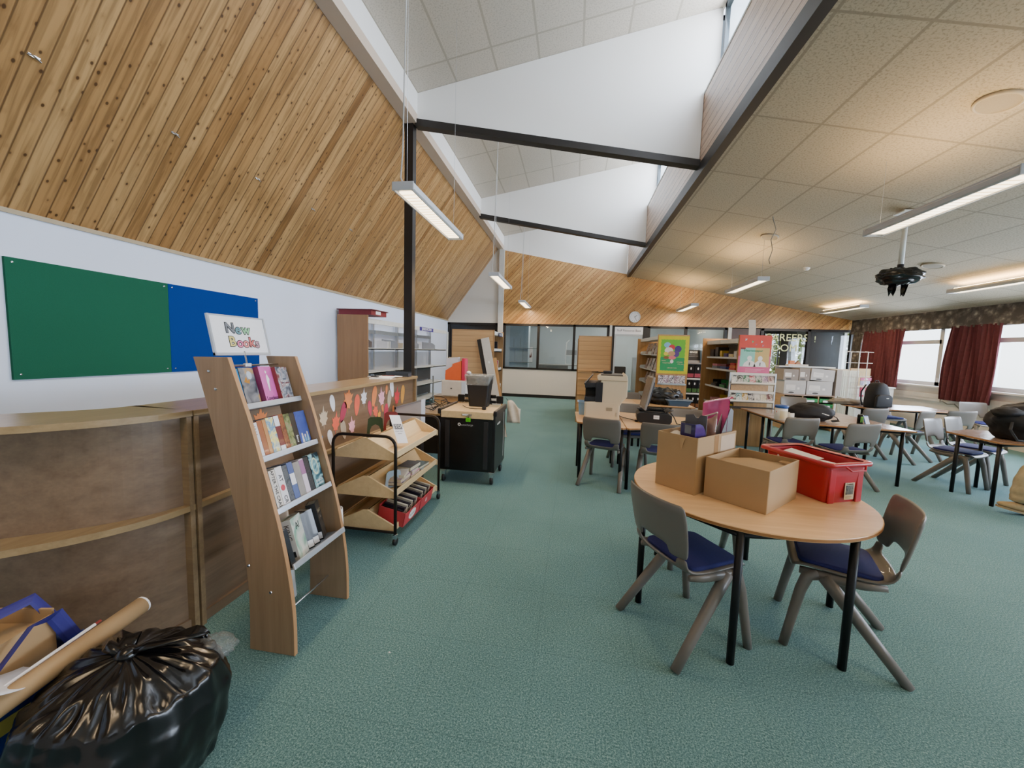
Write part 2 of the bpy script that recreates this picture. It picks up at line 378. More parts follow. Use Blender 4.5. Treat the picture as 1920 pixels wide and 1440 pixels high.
def screen(n, x0, x1, z0, mull, z1=2.43, m=GLASS, y=YF):
    f = MB(); t = .06
    f.box(x0, y-.05, z1-t-.01, x1, y+.05, z1); f.box(x0, y-.05, z0, x1, y+.05, z0+t)
    for x in mull: f.box(x-.04, y-.05, z0, x+.04, y+.05, z1)
    w = struct('window_%d' % n, f, DARKF)
    xs = sorted(mull)
    for a, b in zip(xs, xs[1:]): P('pane', MB().box(a+.04, y-.004, z0+t, b-.04, y+.004, z1-t-.01), m, w)
    return w
screen(wn, -2.36, 1.09, .93, (-2.32, -1.18, -.02, 1.05)); wn += 1
struct('trim_%d' % k, MB().box(1.09, YF-.06, 0, 1.165, YF+.05, 2.43), mat('post_paint', '#cfcfca')); k += 1
screen(wn, 2.25, 4.58, .93, (2.29, 3.39, 4.54)); wn += 1
struct('trim_%d' % k, MB().box(4.6, YF-.06, 0, 4.7, YF+.05, 2.43), mat('post_paint', '#cfcfca')); k += 1
careers = screen(wn, 5.5, XR, .93, (5.56, 6.84, 7.98)); wn += 1
screen(wn, XL, -2.54, .4, (XL+.05, -2.58), m=mat('dark_glass', '#1f1d1d', .12)); wn += 1
# doors
d = MB()
for a, b in ((1.165, 1.245), (2.12, 2.25)): d.box(a, YF-.05, 0, b, YF+.05, 2.43)
d.box(1.165, YF-.05, 2.39, 2.25, YF+.05, 2.43)
dr = struct('door_1', d, DARKF)
P('door_leaf', MB().box(1.25, YF-.02, 0, 1.3, YF+.02, 2.15).box(2.06, YF-.02, 0, 2.11, YF+.02, 2.15).box(1.3, YF-.02, 2.1, 2.06, YF+.02, 2.15).box(1.3, YF-.02, 0, 2.06, YF+.02, .2), mat('door_paint', '#b9bdbf', .5), dr)
P('pane', MB().box(1.3, YF-.004, .2, 2.06, YF+.004, 2.1), GLASS, dr)
sg = P('door_sign', MB().box(1.255, YF-.045, 2.16, 2.11, YF-.03, 2.385), PAPER, dr)
text('lettering', 'Staff Resource Base', .092, INK, sg, (1.683, YF-.0465, 2.275), (1, 0, 0), (0, 0, 1))
d = MB().box(4.7, YF-.04, 0, 5.5, YF+.02, 2.4)
dr2 = struct('door_2', d, mat('brown_door', '#4a3128', .4))
P('door_handle', MB().tube([(5.38, YF-.04, 1.02), (5.38, YF-.09, 1.02), (5.28, YF-.09, 1.02)], .012), CHROME, dr2)
LIME = mat('lime_vinyl', '#d4e0a6', .5, emit=.12)  # faint glow put into the vinyl colour; the letters are no lamp
text('lettering', 'CAREERS', .30, LIME, careers, (6.24, YF-.012, 2.16), (1, 0, 0), (0, 0, 1), bold=.0)
text('lettering', 'ROOM', .30, LIME, careers, (6.12, YF-.012, 1.85), (1, 0, 0), (0, 0, 1), bold=.0)
text('lettering', '!', .26, LIME, careers, (7.02, YF-.012, 2.13), (1, 0, 0), (0, 0, 1), bold=.0)
# rooms behind the glass
struct('wall_far', MB().box(XL, 16.8, 0, 4.7, 16.9, 3.2), BLUEG)
DKW = mat('careers_wall_dark', '#353433', .8, var=.03)
struct('wall_far', MB().box(4.7, 16.8, 0, 7.42, 16.9, 3.2), DKW); struct('wall_far', MB().box(7.42, 16.8, 0, XR+.14, 16.9, .85), DKW); struct('wall_far', MB().box(7.42, 16.8, 2.55, XR+.14, 16.9, 3.2), DKW); struct('wall_far', MB().box(4.7, YF+.06, 0, 4.73, 16.8, 2.7), DKW)
wf = struct('window_20', MB().box(7.42, 16.82, .85, 7.47, 16.88, 2.55).box(7.97, 16.82, .85, 8.02, 16.88, 2.55).box(7.47, 16.82, .85, 7.97, 16.88, .9).box(7.47, 16.82, 2.5, 7.97, 16.88, 2.55), DARKF); P('pane', MB().box(7.47, 16.848, .9, 7.97, 16.852, 2.5), GLASS, wf)
struct('ceiling', MB().box(XL, YF+.08, 2.98, 4.64, 16.8, 3.05), mat('far_ceiling', '#d8d8d6', .8))
struct('wall_far', MB().box(4.62, YF+.06, 0, 4.7, 16.8, 3.2), BLUEG)
struct('wall_far', MB().box(XL-.1, YF+.06, 0, XL, 16.8, 3.2), BLUEG)
# right wall and its windows
struct('wall_right', MB().box(XR, YB, 0, XR+.14, 16.8, 1.0), CREAM)
struct('wall_right', MB().box(XR, YB, 2.36, XR+.14, 16.8, 2.9), CREAM)
struct('trim_%d' % k, MB().box(XR-.1, YB, 1.0, XR+.05, YF, 1.035), WHITE); k += 1
struct('trim_%d' % k, MB().box(XR-.055, YB, .70, XR, YF, .86).box(XR-.062, YB, .76, XR-.055, YF, .775), mat('trunking', '#c9c5bd', .4)); k += 1
def rwin(n, ya, yb, mulls, trans):
    f = MB(); x0, x1 = XR+.03, XR+.1
    f.box(x0, ya, 1.035, x1, yb, 1.12); f.box(x0, ya, 2.3, x1, yb, 2.38)
    ys = [ya+.04] + list(mulls) + [yb-.04]
    for y in ys: f.box(x0, y-.05, 1.035, x1, y+.05, 2.38)
    for a, b, z in trans: f.box(x0, a, z-.045, x1, b, z+.045)
    w = struct('window_%d' % n, f, UPVC)
    for a, b in zip(ys, ys[1:]): P('pane', MB().box(x0+.03, a+.05, 1.12, x0+.036, b-.05, 2.3), GLASS, w)
    return w
rwin(wn, 9.0, 12.68, (10.02, 11.5), ((10.02, 11.5, 2.02), (9.0, 9.02, 2.02))); wn += 1
rwin(wn, 5.3, 8.95, (6.6, 7.7), ((5.3, 8.95, 2.02),)); wn += 1
rwin(wn, 1.6, 5.25, (2.9, 4.0), ((1.6, 5.25, 2.02),)); wn += 1
rwin(wn, -3.1, 1.55, (-1.5, .2), ((-3.1, 1.55, 2.02),)); wn += 1
rwin(wn, 13.2, 16.6, (14.9,), ()); wn += 1
# careers room: rear wall panels, blinds and trees seen beyond
struct('ceiling', MB().box(4.7, YF+.08, 2.7, XR+.1, 16.8, 2.76), DKGREY)
for a, b, lab in ((6.9, 7.9, 'right'), (6.70, 7.16, 'middle')):
    o = P('roller_blind', MB().box(a, 14.0 if lab == 'middle' else 13.02, .7, b, 14.02 if lab == 'middle' else 13.04, 2.42).tube([(a, 14.03 if lab == 'middle' else 13.05, 2.43), (b, 14.03 if lab == 'middle' else 13.05, 2.43)], .03), DKGREY)
    tag(o, 'dark grey roller blind behind the %s careers room glass' % ('right hand' if lab == 'right' else 'lettered'), 'blind')
LEAF = mat('autumn_foliage', '#6d7a34', .8, var=.5, scale=7, emit=.12, ecol='#8a8a3c')  # daylight on the leaves put in as a faint glow of their own
def bush(x, y, w, h, label):
    o = thing('garden_shrub', label, 'shrub', (x, y, 0)); mb = MB()
    for i in range(int(2600*w*h/2)):
        a, r = random.random()*2*pi, sqrt(random.random()); zz = random.random()*h
        c = Vector((cos(a)*r*w, sin(a)*r*.25, zz)); n = Vector((random.uniform(-1,1), random.uniform(-1,1), random.uniform(-1,1))).normalized()
        t = n.orthogonal().normalized(); b = n.cross(t); s = random.uniform(.05, .11)
        mb.poly([c + t*s, c + b*s*.5, c - t*s, c - b*s*.5])
    P('foliage', mb, LEAF, o, normals=False)
    P('stem', MB().tube([(0, 0, 0), (.03, 0, h*.5), (0, .02, h*.9)], [.035, .025, .01]), mat('bark', '#5a4734', .9), o)
bush(9.1, 18.2, 1.7, 3.2, 'yellow green shrub seen through the lettered careers room glass')
bush(9.35, 15.2, .7, 2.6, 'yellow green shrub seen past the end of the wide dark blind')
# pelmet and curtains
PEL = floral('pelmet_fabric', '#4c4845', '#6d6863', '#a7a097')
def drape(name, label, y0, y1, z0, z1, m, amp, n, x, grp=None, taper=0.0, cat='curtain'):
    rows = []; ncol = n * 8
    for i in range(15):
        t = i / 14; z = z1 + (z0 - z1) * t; row = []
        for j in range(ncol + 1):
            s = j / ncol; yy = y0 + (y1 - y0) * s
            mid = (y0 + y1) / 2; yy = mid + (yy - mid) * (1 + taper * sin(t * pi) ) + .015 * sin(t*5 + j)
            row.append((x - amp * (.35 + .65*t) * (1 + sin(2*pi*n*s + .8*sin(3*s) + t*.6)) * .5 - .02*sin(7*s+2*t), yy, z + (.012*sin(2*pi*n*s) if i == 14 else 0)))
        rows.append(row)
    mb = MB(); mb.grid(rows); o = P(name, mb, m, smooth=True)
    return tag(o, label, cat, grp)
RED = mat('maroon_curtain', '#5f2c33', .9, var=.2, scale=18)
drape('pelmet', 'long dark patterned pelmet above the windows along the right wall', YB+.1, 12.68, 2.30, cz(7.93)-.005, PEL, .05, 60, 7.93, cat='pelmet')
drape('curtain', 'maroon curtain in the far right corner, beside the floral curtain', 10.78, 12.1, .93, 2.35, RED, .1, 11, 7.90)
drape('curtain', 'maroon curtain hanging between the two bright windows', 8.62, 9.62, .78, 2.33, RED, .12, 10, 7.90, taper=.08)
drape('floral_curtain', 'narrow dark floral curtain bunched at the far right corner', 12.12, 12.5, .8, 2.3, PEL, .1, 4, 7.90)
drape('curtain', 'maroon curtain at the near end of the right wall', 4.9, 5.7, .78, 2.3, RED, .12, 8, 7.90)
# ------------------------------------------------------------------ light fittings
FIT = mat('fitting_grey', '#c3c5c8', .4); LOUV = louvre(); UPL = mat('uplight_tube', '#fff1d6', .5, emit=17, ecol='#ffd79a')
def fitting(label, x, y, z, ztop0, ztop1, group, up=True, cable=0.0):
    o = thing('pendant_light', label, 'light', (x, y, z), 0, group); w, l = .1, .75
    sec = [(-w, .012), (-w, .05), (-w*.86, .062), (-w*.86, .075), (w*.86, .075), (w*.86, .062), (w, .05), (w, .012), (w*.9, 0), (w*.78, 0), (w*.78, .02), (-w*.78, .02), (-w*.78, 0), (-w*.9, 0)]
    P('housing', MB().prism(sec, 'y', -l, l), FIT, o)
    P('end_cap', MB().box(-w, -l-.012, 0, w, -l, .075), FIT, o, bevel=.006); P('end_cap', MB().box(-w, l, 0, w, l+.012, .075), FIT, o, bevel=.006)
    P('diffuser', MB().box(-w*.62, -l+.06, .006, w*.62, l-.06, .016), LOUV, o)
    if up: P('uplight', MB().box(-w*.6, -l+.08, .076, w*.6, l-.08, .084), UPL, o)
    P('suspension_wire', MB().tube([(0, -l+.08, .075), (0, -l+.08, ztop0-z)], .0022, 5), GMET, o)
    P('suspension_wire', MB().tube([(0, l-.08, .075), (0, l-.08, ztop1-z)], .0016, 5), GMET, o)
    return o
GL = 'pendant lights in the row over the walkway'; GR = 'pendant lights under the tiled ceiling'
for lab, y in (('grey pendant light beside the black post, nearest of the walkway row', 4.03), ('grey pendant light above the walkway, middle of its row', 7.88), ('small distant pendant light before the far boarding, left of the clock', 11.75)):
    o = fitting(lab, -1.525, y, 2.9, 5.40, 5.40, GL, up=False)
    P('power_cable', MB().tube([(-.03, -.66, .075), (-.055, -.68, .14), (-.035, -.685, .35), (-.02, -.68, 1.2), (0, -.67, 2.50)], .006, 6), mat('light_cable', '#b9b8b4', .5), o)
for lab, x, y, z in (('long pendant light at the right edge of the photo in front of the bagged projector', 3.16, 4.14, 2.9), ('pendant light under the tiled ceiling, second along toward the back wall', 3.24, 8.3, 2.9),
                     ('small pendant light near the back wall boarding, right of the clock', 3.1, 11.75, 2.86), ('pendant light with a bright glow above it, nearest the careers room', 6.66, 11.1, 2.79),
                     ('pendant light with a bright glow above it near the window pelmet, right of the projector', 6.64, 7.42, 2.79)):
    o = fitting(lab, x, y, z, cz(x), cz(x), GR, up=True)
fitting('pendant light over the near part of the right hand ceiling', 3.16, .3, 2.9, cz(3.16), cz(3.16), GR)
fitting('pendant light over the near window side of the room', 6.64, 3.6, 2.79, cz(6.64), cz(6.64), GR)
fitting('added pendant light behind the viewpoint over the walkway', -1.525, .1, 2.9, 5.40, 5.40, GL, up=False)  # unseen fitting added to brighten the near left of the room
SPK = mat('speaker_grille', '#bdb19c', .7)
ang = math.atan(-.1979)
def disc_on_ceiling(name, label, cat, x, y, r, h, m, grp=None, ring=True):
    o = thing(name, label, cat, (x, y, cz(x)-.002), 0, grp); o.rotation_euler = (0, -ang, 0)
    P('rim', MB().lathe([(r, 0), (r, -h*.6), (r*.9, -h), (r*.84, -h*.7), (r*.84, 0)], n=28), m, o, smooth=True)
    P('grille', MB().lathe([(r*.85, -h*.2), (r*.84, -h*.75), (r*.02, -h*.8)], n=28), mat('grille_mesh', '#a59a88', .8, var=.15, scale=200), o)
    return o
disc_on_ceiling('ceiling_speaker', 'round cream ceiling speaker nearest the top right corner', 'speaker', 3.234, 3.8, .145, .025, SPK, 'ceiling speakers')
disc_on_ceiling('ceiling_speaker', 'round cream ceiling speaker over the middle tables beside the dangling cable', 'speaker', 3.23, 7.43, .14, .025, SPK, 'ceiling speakers')
disc_on_ceiling('ceiling_speaker', 'round cream ceiling speaker to the right of the bagged projector', 'speaker', 5.716, 7.44, .14, .025, SPK, 'ceiling speakers')
o = thing('smoke_detector', 'small round white smoke detector on the ceiling tiles', 'detector', (4.53, 8.74, cz(4.53)-.001)); o.rotation_euler = (0, -ang, 0)
P('detector_body', MB().lathe([(.05, 0), (.055, -.02), (.04, -.045), (.015, -.05)], n=18), WHITE, o, smooth=True); P('detector_base', MB().lathe([(.062, 0), (.06, -.012)], n=18), WHITE, o)
c = P('dangling_cable', MB().tube([(2.9, 6.62, cz(2.9)-.002), (2.91, 6.62, cz(2.9)-.05), (2.95, 6.6, 3.5), (2.9, 6.62, 3.35), (2.93, 6.61, 3.2), (2.9, 6.63, 3.05), (2.915, 6.62, 2.99)], .006, 6), mat('grey_cable', '#8f8b84', .6)); tag(c, 'short grey cable dangling from the ceiling tiles in the middle', 'cable')
# projector wrapped in a bin bag
o = thing('projector_mount', 'white ceiling pole carrying the bag wrapped projector', 'mount', (4.09, 5.79, 0))
P('pole', MB().tube([(0, 0, 2.79), (0, 0, cz(4.09))], .028, 14), WMET, o, smooth=True); P('ceiling_plate', MB().box(-.09, -.09, cz(4.09)-.03, .09, .09, cz(4.09)-.012), WMET, o)
P('bracket', MB().tube([(0, 0, 2.74), (0, 0, 2.795)], .033, 10), BLACK, o)
def blob(mb, c, r, amp, fr, n=28, m=40, seed=0, pleat=0.0, zmin=None, pk=14, flat=None):
    rows = []
    for i in range(n + 1):
        th = pi * i / n; row = []
        for j in range(m):
            ph = 2 * pi * j / m; d = Vector((sin(th)*cos(ph), sin(th)*sin(ph), cos(th)))
            f = 1 + amp * (mnoise.noise(d * fr + Vector((seed, 0, 0))) + .5 * mnoise.noise(d * fr * 2.3 + Vector((0, seed, 0))) + .35*abs(mnoise.noise(d * fr * 5 + Vector((0, 0, seed)))))
            f += pleat * sin(pk*ph + 3*mnoise.noise(d*2+Vector((seed,1,1)))) * sin(th) * (.4+.6*max(0, cos(th)))
            p = Vector((d.x*r[0]*f, d.y*r[1]*f, d.z*r[2]*f))
            if flat: p.z = min(p.z, flat)
            p += Vector(c)
            if zmin is not None and p.z < zmin: p.z = zmin + (p.z - zmin) * .02
            row.append(p)
        rows.append(row)
    mb.grid(rows, closed=True); return mb
BAG = mat('bin_bag_plastic', '#0e0e10', .22, spec=.6, var=.2, scale=6, bmp=.25); CLOTH = mat('black_nylon', '#15151a', .75, var=.25, scale=30)
o = thing('bagged_projector', 'projector wrapped in a black bin bag hanging from the ceiling pole', 'projector', (4.09, 5.79, 2.64))
mb = MB(); blob(mb, (0, 0, 0), (.24, .17, .11), .22, 3.0, seed=4); P('bin_bag', mb, BAG, o, smooth=True)
mb = MB(); mb.grid([[(-.1+.03*j, .02*sin(j*2), -.06), (-.1+.02*j, .03*cos(j*3), -.15-.03*(j % 2)), (-.11+.022*j, .02*sin(j), -.2-.05*(j % 2))] for j in range(4)])
mb.grid([[(.03+.03*j, .02*sin(j*2), -.06), (.05+.01*j, .03*cos(j*3), -.17), (.05+.016*j, .02, -.25+.02*(j % 2))] for j in range(4)]); P('bag_tail', mb, BAG, o)
P('neck', MB().lathe([(.045, .07), (.03, .1)], n=12), BAG, o)
# small wire clips in a line along the boarded slope, roller cord, wall clock
nrm = Vector((SZ-2.505, 0, -(SX-XL))).normalized()
for lab, y, sz in (('left end', 2.2, 1), ('second', 3.12, 1), ('third', 4.04, 1), ('fourth', 4.98, 1), ('fifth', 5.89, 1)):
    x = XL + (3.4 - 2.505) * (SX-XL) / (SZ-2.505); o = thing('wire_clip', 'small bright wire clip on the pine slope, %s of the line of clips' % (lab if lab != 'left end' else 'leftmost'), 'clip', (x, y, 3.4), 0, 'wire clips on the pine slope')
    P('clip_wire', MB().tube([nrm*.004 + Vector((0, -.03, 0)), nrm*.03 + Vector((0, -.02, .01)), nrm*.03 + Vector((0, .02, -.01)), nrm*.004 + Vector((0, .03, 0))], .005, 6), CHROME, o)
    P('clip_plate', MB().box(-.004, -.03, -.008, .004, .03, .008), CHROME, o, loc=nrm*.004)
o = thing('wall_clock', 'round white wall clock on the far pine boarding', 'clock', (1.83, YF-.055, 2.70))
Mx = Matrix.Rotation(pi/2, 4, 'X')
P('rim', MB().lathe([(.17, 0), (.175, .035), (.16, .045), (.155, .03)], n=36, M=Mx, cap=False), mat('clock_rim', '#d8d8d6', .35), o, smooth=True)
P('clock_face', MB().lathe([(.158, 0), (.156, .028)], n=36, M=Mx), PAPER, o)
hs = MB()
for h in range(12): hs.box(-.004, -.033, .118, .004, -.0285, .142, Matrix.Rotation(h*pi/6, 4, 'Y'))
P('hour_marks', hs, INK, o)
P('hour_hand', MB().box(-.006, -.036, -.015, .006, -.034, .085, Matrix.Rotation(radians(52), 4, 'Y')), INK, o); P('minute_hand', MB().box(-.004, -.039, -.02, .004, -.037, .125, Matrix.Rotation(radians(153), 4, 'Y')), INK, o)
o = thing('window_opener', 'cord and winder hanging by the middle clerestory window', 'winder', (1.66, 5.95, 4.99)); P('winder_box', MB().box(-.04, -.03, 0, .03, .03, .1), GMET, o, bevel=.005)
P('cord', MB().tube([(-.13, .1, -.02), (-.135, .1, -.3), (-.14, .12, -.72)], .006, 6), mat('cord', '#d9d5cc', .8), o); P('winding_rod', MB().tube([(0, .03, .05), (-.1, 1.3, .01)], .008, 6), GMET, o)
# sockets and a loose cable on the right wall trunking
for y, lab in ((9.5, 'single socket plate on the trunking under the window'), (6.9, 'socket plate on the trunking behind the near right chairs')):
    o = thing('wall_socket', lab, 'socket', (XR-.0625, y, .785)); P('plate', MB().box(-.008, -.075, -.04, 0, .075, .04), WHITE, o, bevel=.004); P('rocker_switch', MB().box(-.012, -.02, .005, -.008, .02, .03), WHITE, o)
c = P('loose_cable', MB().tube([(7.94, 9.75, .76), (7.9, 9.7, .71), (7.88, 9.62, .73), (7.91, 9.55, .68), (7.92, 9.4, .7), (7.93, 9.3, .62)], .012, 6), mat('grey_cable', '#8f8b84')); tag(c, 'tangle of grey cable below the trunking under the window', 'cable')
# ------------------------------------------------------------------ pin boards
for nm, label, y0, y1, col in (('pin_board', 'large green felt pin board on the left wall', 2.325, 3.512, '#226049'), ('pin_board', 'blue felt pin board joined to the green one on the left wall', 3.514, 4.69, '#0e3a86')):
    o = thing(nm, label, 'pin board', (XL, y0, 1.205))
    P('felt_panel', MB().box(.001, 0, 0, .022, y1-y0, .935), mat('felt_'+col[1:], col, .95, var=.1, scale=260, bmp=.2, spec=.1), o)
    for a, b in ((.04, .04), (.04, .9), (y1-y0-.04, .04), (y1-y0-.04, .9)): P('fixing_screw', MB().lathe([(.009, 0), (.007, .004), (.001, .005)], c=(0, 0, 0), n=10, M=Matrix.Translation((.022, a, b)) @ Matrix.Rotation(pi/2, 4, 'Y')), CHROME, o)
# ------------------------------------------------------------------ reception counter
outer = [(-3.05, .83), (-2.75, .86), (-2.5, .93), (-2.33, 1.03), (-2.2, 1.153), (-2.10, 1.26), (-2.015, 1.39), (-1.955, 1.54), (-1.935, 1.690)]
def inset(path, d):
    out = []
    for i, p in enumerate(path):
        a = Vector(path[max(i-1, 0)]); b = Vector(path[min(i+1, len(path)-1)]); t = (b - a).normalized(); nn = Vector((-t.y, t.x)); out.append(tuple(Vector(p) + nn * d))
    return out
def smoothp(path, n=4):
    q = []; m = len(path)
    for i in range(m-1):
        p0, p1, p2, p3 = (Vector(path[max(i-1, 0)]), Vector(path[i]), Vector(path[i+1]), Vector(path[min(i+2, m-1)]))
        for k in range(n):
            t = k / n; q.append(tuple(.5*((2*p1) + (p2-p0)*t + (2*p0-5*p1+4*p2-p3)*t*t + (3*p1-p0-3*p2+p3)*t**3)))
    q.append(tuple(path[-1])); return q
outer = smoothp(outer)
def strip(mb, path, d0, d1, z0, z1):
    a, b = inset(path, d0), inset(path, d1)
    for i in range(len(path)-1): mb.prism([a[i], a[i+1], b[i+1], b[i]], 'z', z0, z1)
    bmesh.ops.remove_doubles(mb.bm, verts=mb.bm.verts, dist=1e-5)
    dead = [f for f in mb.bm.faces if False]
    return mb
def ribbon(mb, path, d0, d1, z0, z1):
    a, b = inset(path, d0), inset(path, d1); n = len(path); R = []
    rows = []
    for i in range(n): rows.append([(a[i][0], a[i][1], z0), (b[i][0], b[i][1], z0), (b[i][0], b[i][1], z1), (a[i][0], a[i][1], z1)])
    V = mb.grid(rows, closed=True); mb._face(V[0]); mb._face(V[-1][::-1]); return mb
OAKC = wood('oak_counter', '#75604a', '#97805f', 'x', sc=.9)
OAKD = wood('oak_counter_panel', '#685340', '#86705a', 'y', sc=.8); OAKT = wood('oak_counter_top', '#86704f', '#aa926c', 'y', rough=.28)
cc = thing('curved_counter', 'curved end of the oak reception counter below the green board', 'counter')
P('worktop', ribbon(MB(), outer, 0, .40, 1.16, 1.19), OAKT, cc)
nP = len(outer)
def vinset(path, f0, f1):
    out = []
    for i, p in enumerate(path):
        a = Vector(path[max(i-1, 0)]); b = Vector(path[min(i+1, nP-1)]); t = (b - a).normalized(); out.append(tuple(Vector(p) + Vector((-t.y, t.x)) * (f0 + (f1-f0)*(1-i/(nP-1)))))
    return out
def vribbon(f0, f1, g0, g1, z0, z1):
    a, b = vinset(outer, f0, f1), vinset(outer, g0, g1); mb = MB()
    V = mb.grid([[(p[0], p[1], z0), (q[0], q[1], z0), (q[0], q[1], z1), (p[0], p[1], z1)] for p, q in zip(a, b)], closed=True); mb._face(V[0]); mb._face(V[-1][::-1]); return mb
P('back_panel', vribbon(.035, .25, .055, .27, .03, 1.158), OAKD, cc)
P('shelf', vribbon(.004, .004, .034, .249, .66, .69), OAKT, cc)
P('plinth', vribbon(.02, .23, .034, .249, .001, .06), OAKD, cc)
P('end_panel', MB().box(-2.30, 1.662, .001, -1.94, 1.688, 1.158), OAKC, cc)
sc_ = thing('straight_counter', 'straight oak reception counter with paper leaves on its front', 'counter', (0, 0, 0))
P('worktop', MB().box(-2.33, 1.695, 1.16, -1.93, 4.6, 1.19), OAKT, sc_, bevel=.003)
P('end_panel', MB().box(-2.31, 1.697, .001, -1.935, 1.722, 1.158), OAKC, sc_); P('end_panel', MB().box(-2.31, 4.55, .001, -1.935, 4.575, 1.158), OAKC, sc_)
P('front_panel', MB().box(-2.0, 1.722, .03, -1.972, 4.55, 1.158), OAKD, sc_)
P('shelf', MB().box(-1.971, 1.722, .66, -1.935, 4.55, .69), OAKT, sc_); P('plinth', MB().box(-1.99, 1.722, .001, -1.955, 4.55, .06), OAKD, sc_)
# ---- paper leaves stuck on it
def leafpts(kind, s):
    if kind == 'oval':
        return [(s*.42*sin(t)*(1 - .25*cos(t)), -s*cos(t)) for t in [2*pi*i/18 for i in range(18)]]
    pts = [(0, -1.05), (.05, -.6), (.45, -.65), (.4, -.45), (.85, -.15), (.62, .0), (.9, .45), (.5, .32), (.42, .5), (.2, .42), (.05, 1.0)]
    pts = pts + [(-x, y) for x, y in pts[::-1] if x > .06] + [(-.05, -.6)]
    return [(x*s*.62, y*s) for x, y in pts]
LC = {'white': '#e9e8ec', 'orange': '#e58a52', 'coral': '#e8694f', 'maroon': '#a83b55', 'pink': '#f0aebf', 'grey': '#b3a592', 'red': '#cf3f48', 'ochre': '#d69a45', 'plum': '#c0485f', 'crimson': '#c53d58', 'yellow': '#f0a93e', 'beige': '#cbb9a0'}
leaves = [('white', 'oval', 2.918, 1.063, .075, .25, 'white oval paper leaf near the display stand'), ('orange', 'maple', 3.146, 1.069, .125, -.15, 'large orange maple paper leaf at the top of the counter front'), ('coral', 'oval', 3.285, .999, .1, -.1, 'coral oval paper leaf next to the large orange maple leaf'),
 ('white', 'maple', 3.406, 1.056, .095, 0, 'white maple paper leaf in the top row'), ('maroon', 'oval', 3.068, .964, .095, -.35, 'maroon oval paper leaf with a slit below the white oval one'), ('orange', 'oval', 3.601, 1.044, .105, -.25, 'orange oval paper leaf in the top row right of the white maple'),
 ('pink', 'maple', 3.752, 1.013, .12, .15, 'pink maple paper leaf in the top row'), ('white', 'oval', 3.985, 1.089, .1, .2, 'pale white oval paper leaf highest at the right end'), ('orange', 'oval', 3.861, 1.086, .05, -.1, 'tiny orange oval paper leaf near the counter top'),
 ('grey', 'oval', 3.923, .978, .1, -.2, 'grey oval paper leaf beside the red maple one'), ('red', 'maple', 4.108, .982, .12, -.1, 'red maple paper leaf in the top row at right'), ('ochre', 'oval', 4.256, .993, .11, -.15, 'ochre oval paper leaf, last at the right end'),
 ('plum', 'oval', 3.516, .934, .08, .2, 'plum oval paper leaf in the middle of the counter front'), ('coral', 'maple', 3.627, .887, .09, .35, 'narrow coral serrated paper leaf above the green bookend'), ('orange', 'oval', 3.773, .897, .045, .3, 'small orange oval paper leaf above the STOP sheet'),
 ('crimson', 'oval', 3.847, .839, .1, -.2, 'crimson oval paper leaf half behind the STOP sheet'), ('yellow', 'maple', 3.703, .84, .055, 0, 'yellow maple paper leaf peeping over the STOP sheet'), ('beige', 'maple', 2.799, .962, .1, .05, 'beige maple paper leaf above the blue folder'),
 ('coral', 'maple', 2.961, .891, .1, -.1, 'bright coral maple paper leaf with a stem in the lower row'), ('grey', 'oval', 3.071, .809, .09, .25, 'brown grey oval paper leaf in the lower row'), ('pink', 'maple', 3.201, .817, .095, .1, 'pink maple paper leaf in the lower row'),
 ('white', 'oval', 2.886, .776, .075, .3, 'white oval paper leaf low beside the blue folder'), ('orange', 'oval', 4.02, .843, .05, 0, 'small orange leaf edge by the grey document box'), ('orange', 'maple', 2.167, 1.052, .1, 0, 'orange paper leaf seen through the display stand'), ('white', 'oval', 2.407, 1.055, .07, .2, 'white paper leaf tip seen through the display stand')]
for c, kd, y, z, s, rot, lab in leaves:
    o = P('paper_leaf', MB().prism([(x*cos(rot)-zz*sin(rot), x*sin(rot)+zz*cos(rot)) for x, zz in leafpts(kd, s)], 'x', 0, .0015), mat('leaf_'+c, LC[c], .8, var=.08), loc=(-1.9715, y, z)); tag(o, lab, 'paper leaf', 'paper leaves on the counter front')
# ---- papers, clipboard and dark tray on the counter end
def sheet(name, label, cat, x, y, z, w, d, rz, m, grp=None, t=.0015, sag=0):
    mb = MB(); mb.box(-w/2, -d/2, 0, w/2, d/2, t); o = P(name, mb, m); o.location = (x, y, z); o.rotation_euler = (0, 0, rz); return tag(o, label, cat, grp)
sheet('paper_stack', 'loose stack of white paper on the far end of the counter', 'paper', -2.13, 4.08, 1.1905, .22, .34, .3, PAPER, t=.01)
o = thing('clipboard', 'white clipboard with a dark clip lying on the counter papers', 'clipboard', (-2.13, 4.14, 1.2012), -.35); P('board', MB().box(-.11, -.16, 0, .11, .16, .006), PAPER, o, bevel=.002); P('clip', MB().box(-.05, -.165, .006, .05, -.135, .016), BLACK, o)
o = thing('pen', 'dark red pen on the clipboard on the counter', 'pen', (-2.12, 4.2, 1.2125), .4); P('barrel', MB().tube([(-.07, 0, 0), (.06, 0, 0)], .005, 8), mat('maroon_plastic', '#5c1d26'), o); P('tip', MB().tube([(.06, 0, 0), (.075, 0, 0)], [.004, .001], 8), BLACK, o)
o = thing('desk_tray', 'dark grey desk tray at the far corner of the counter', 'tray', (-2.12, 4.42, 1.1905), .1); P('tray_base', MB().box(-.16, -.06, 0, .16, .06, .006), mat('slate_plastic', '#3b434f', .5), o); P('tray_back', MB().box(-.16, .054, .006, .16, .06, .055), mat('slate_plastic', '#3b434f', .5), o); P('tray_side', MB().box(.154, -.06, .006, .16, .054, .04), mat('slate_plastic', '#3b434f', .5), o)
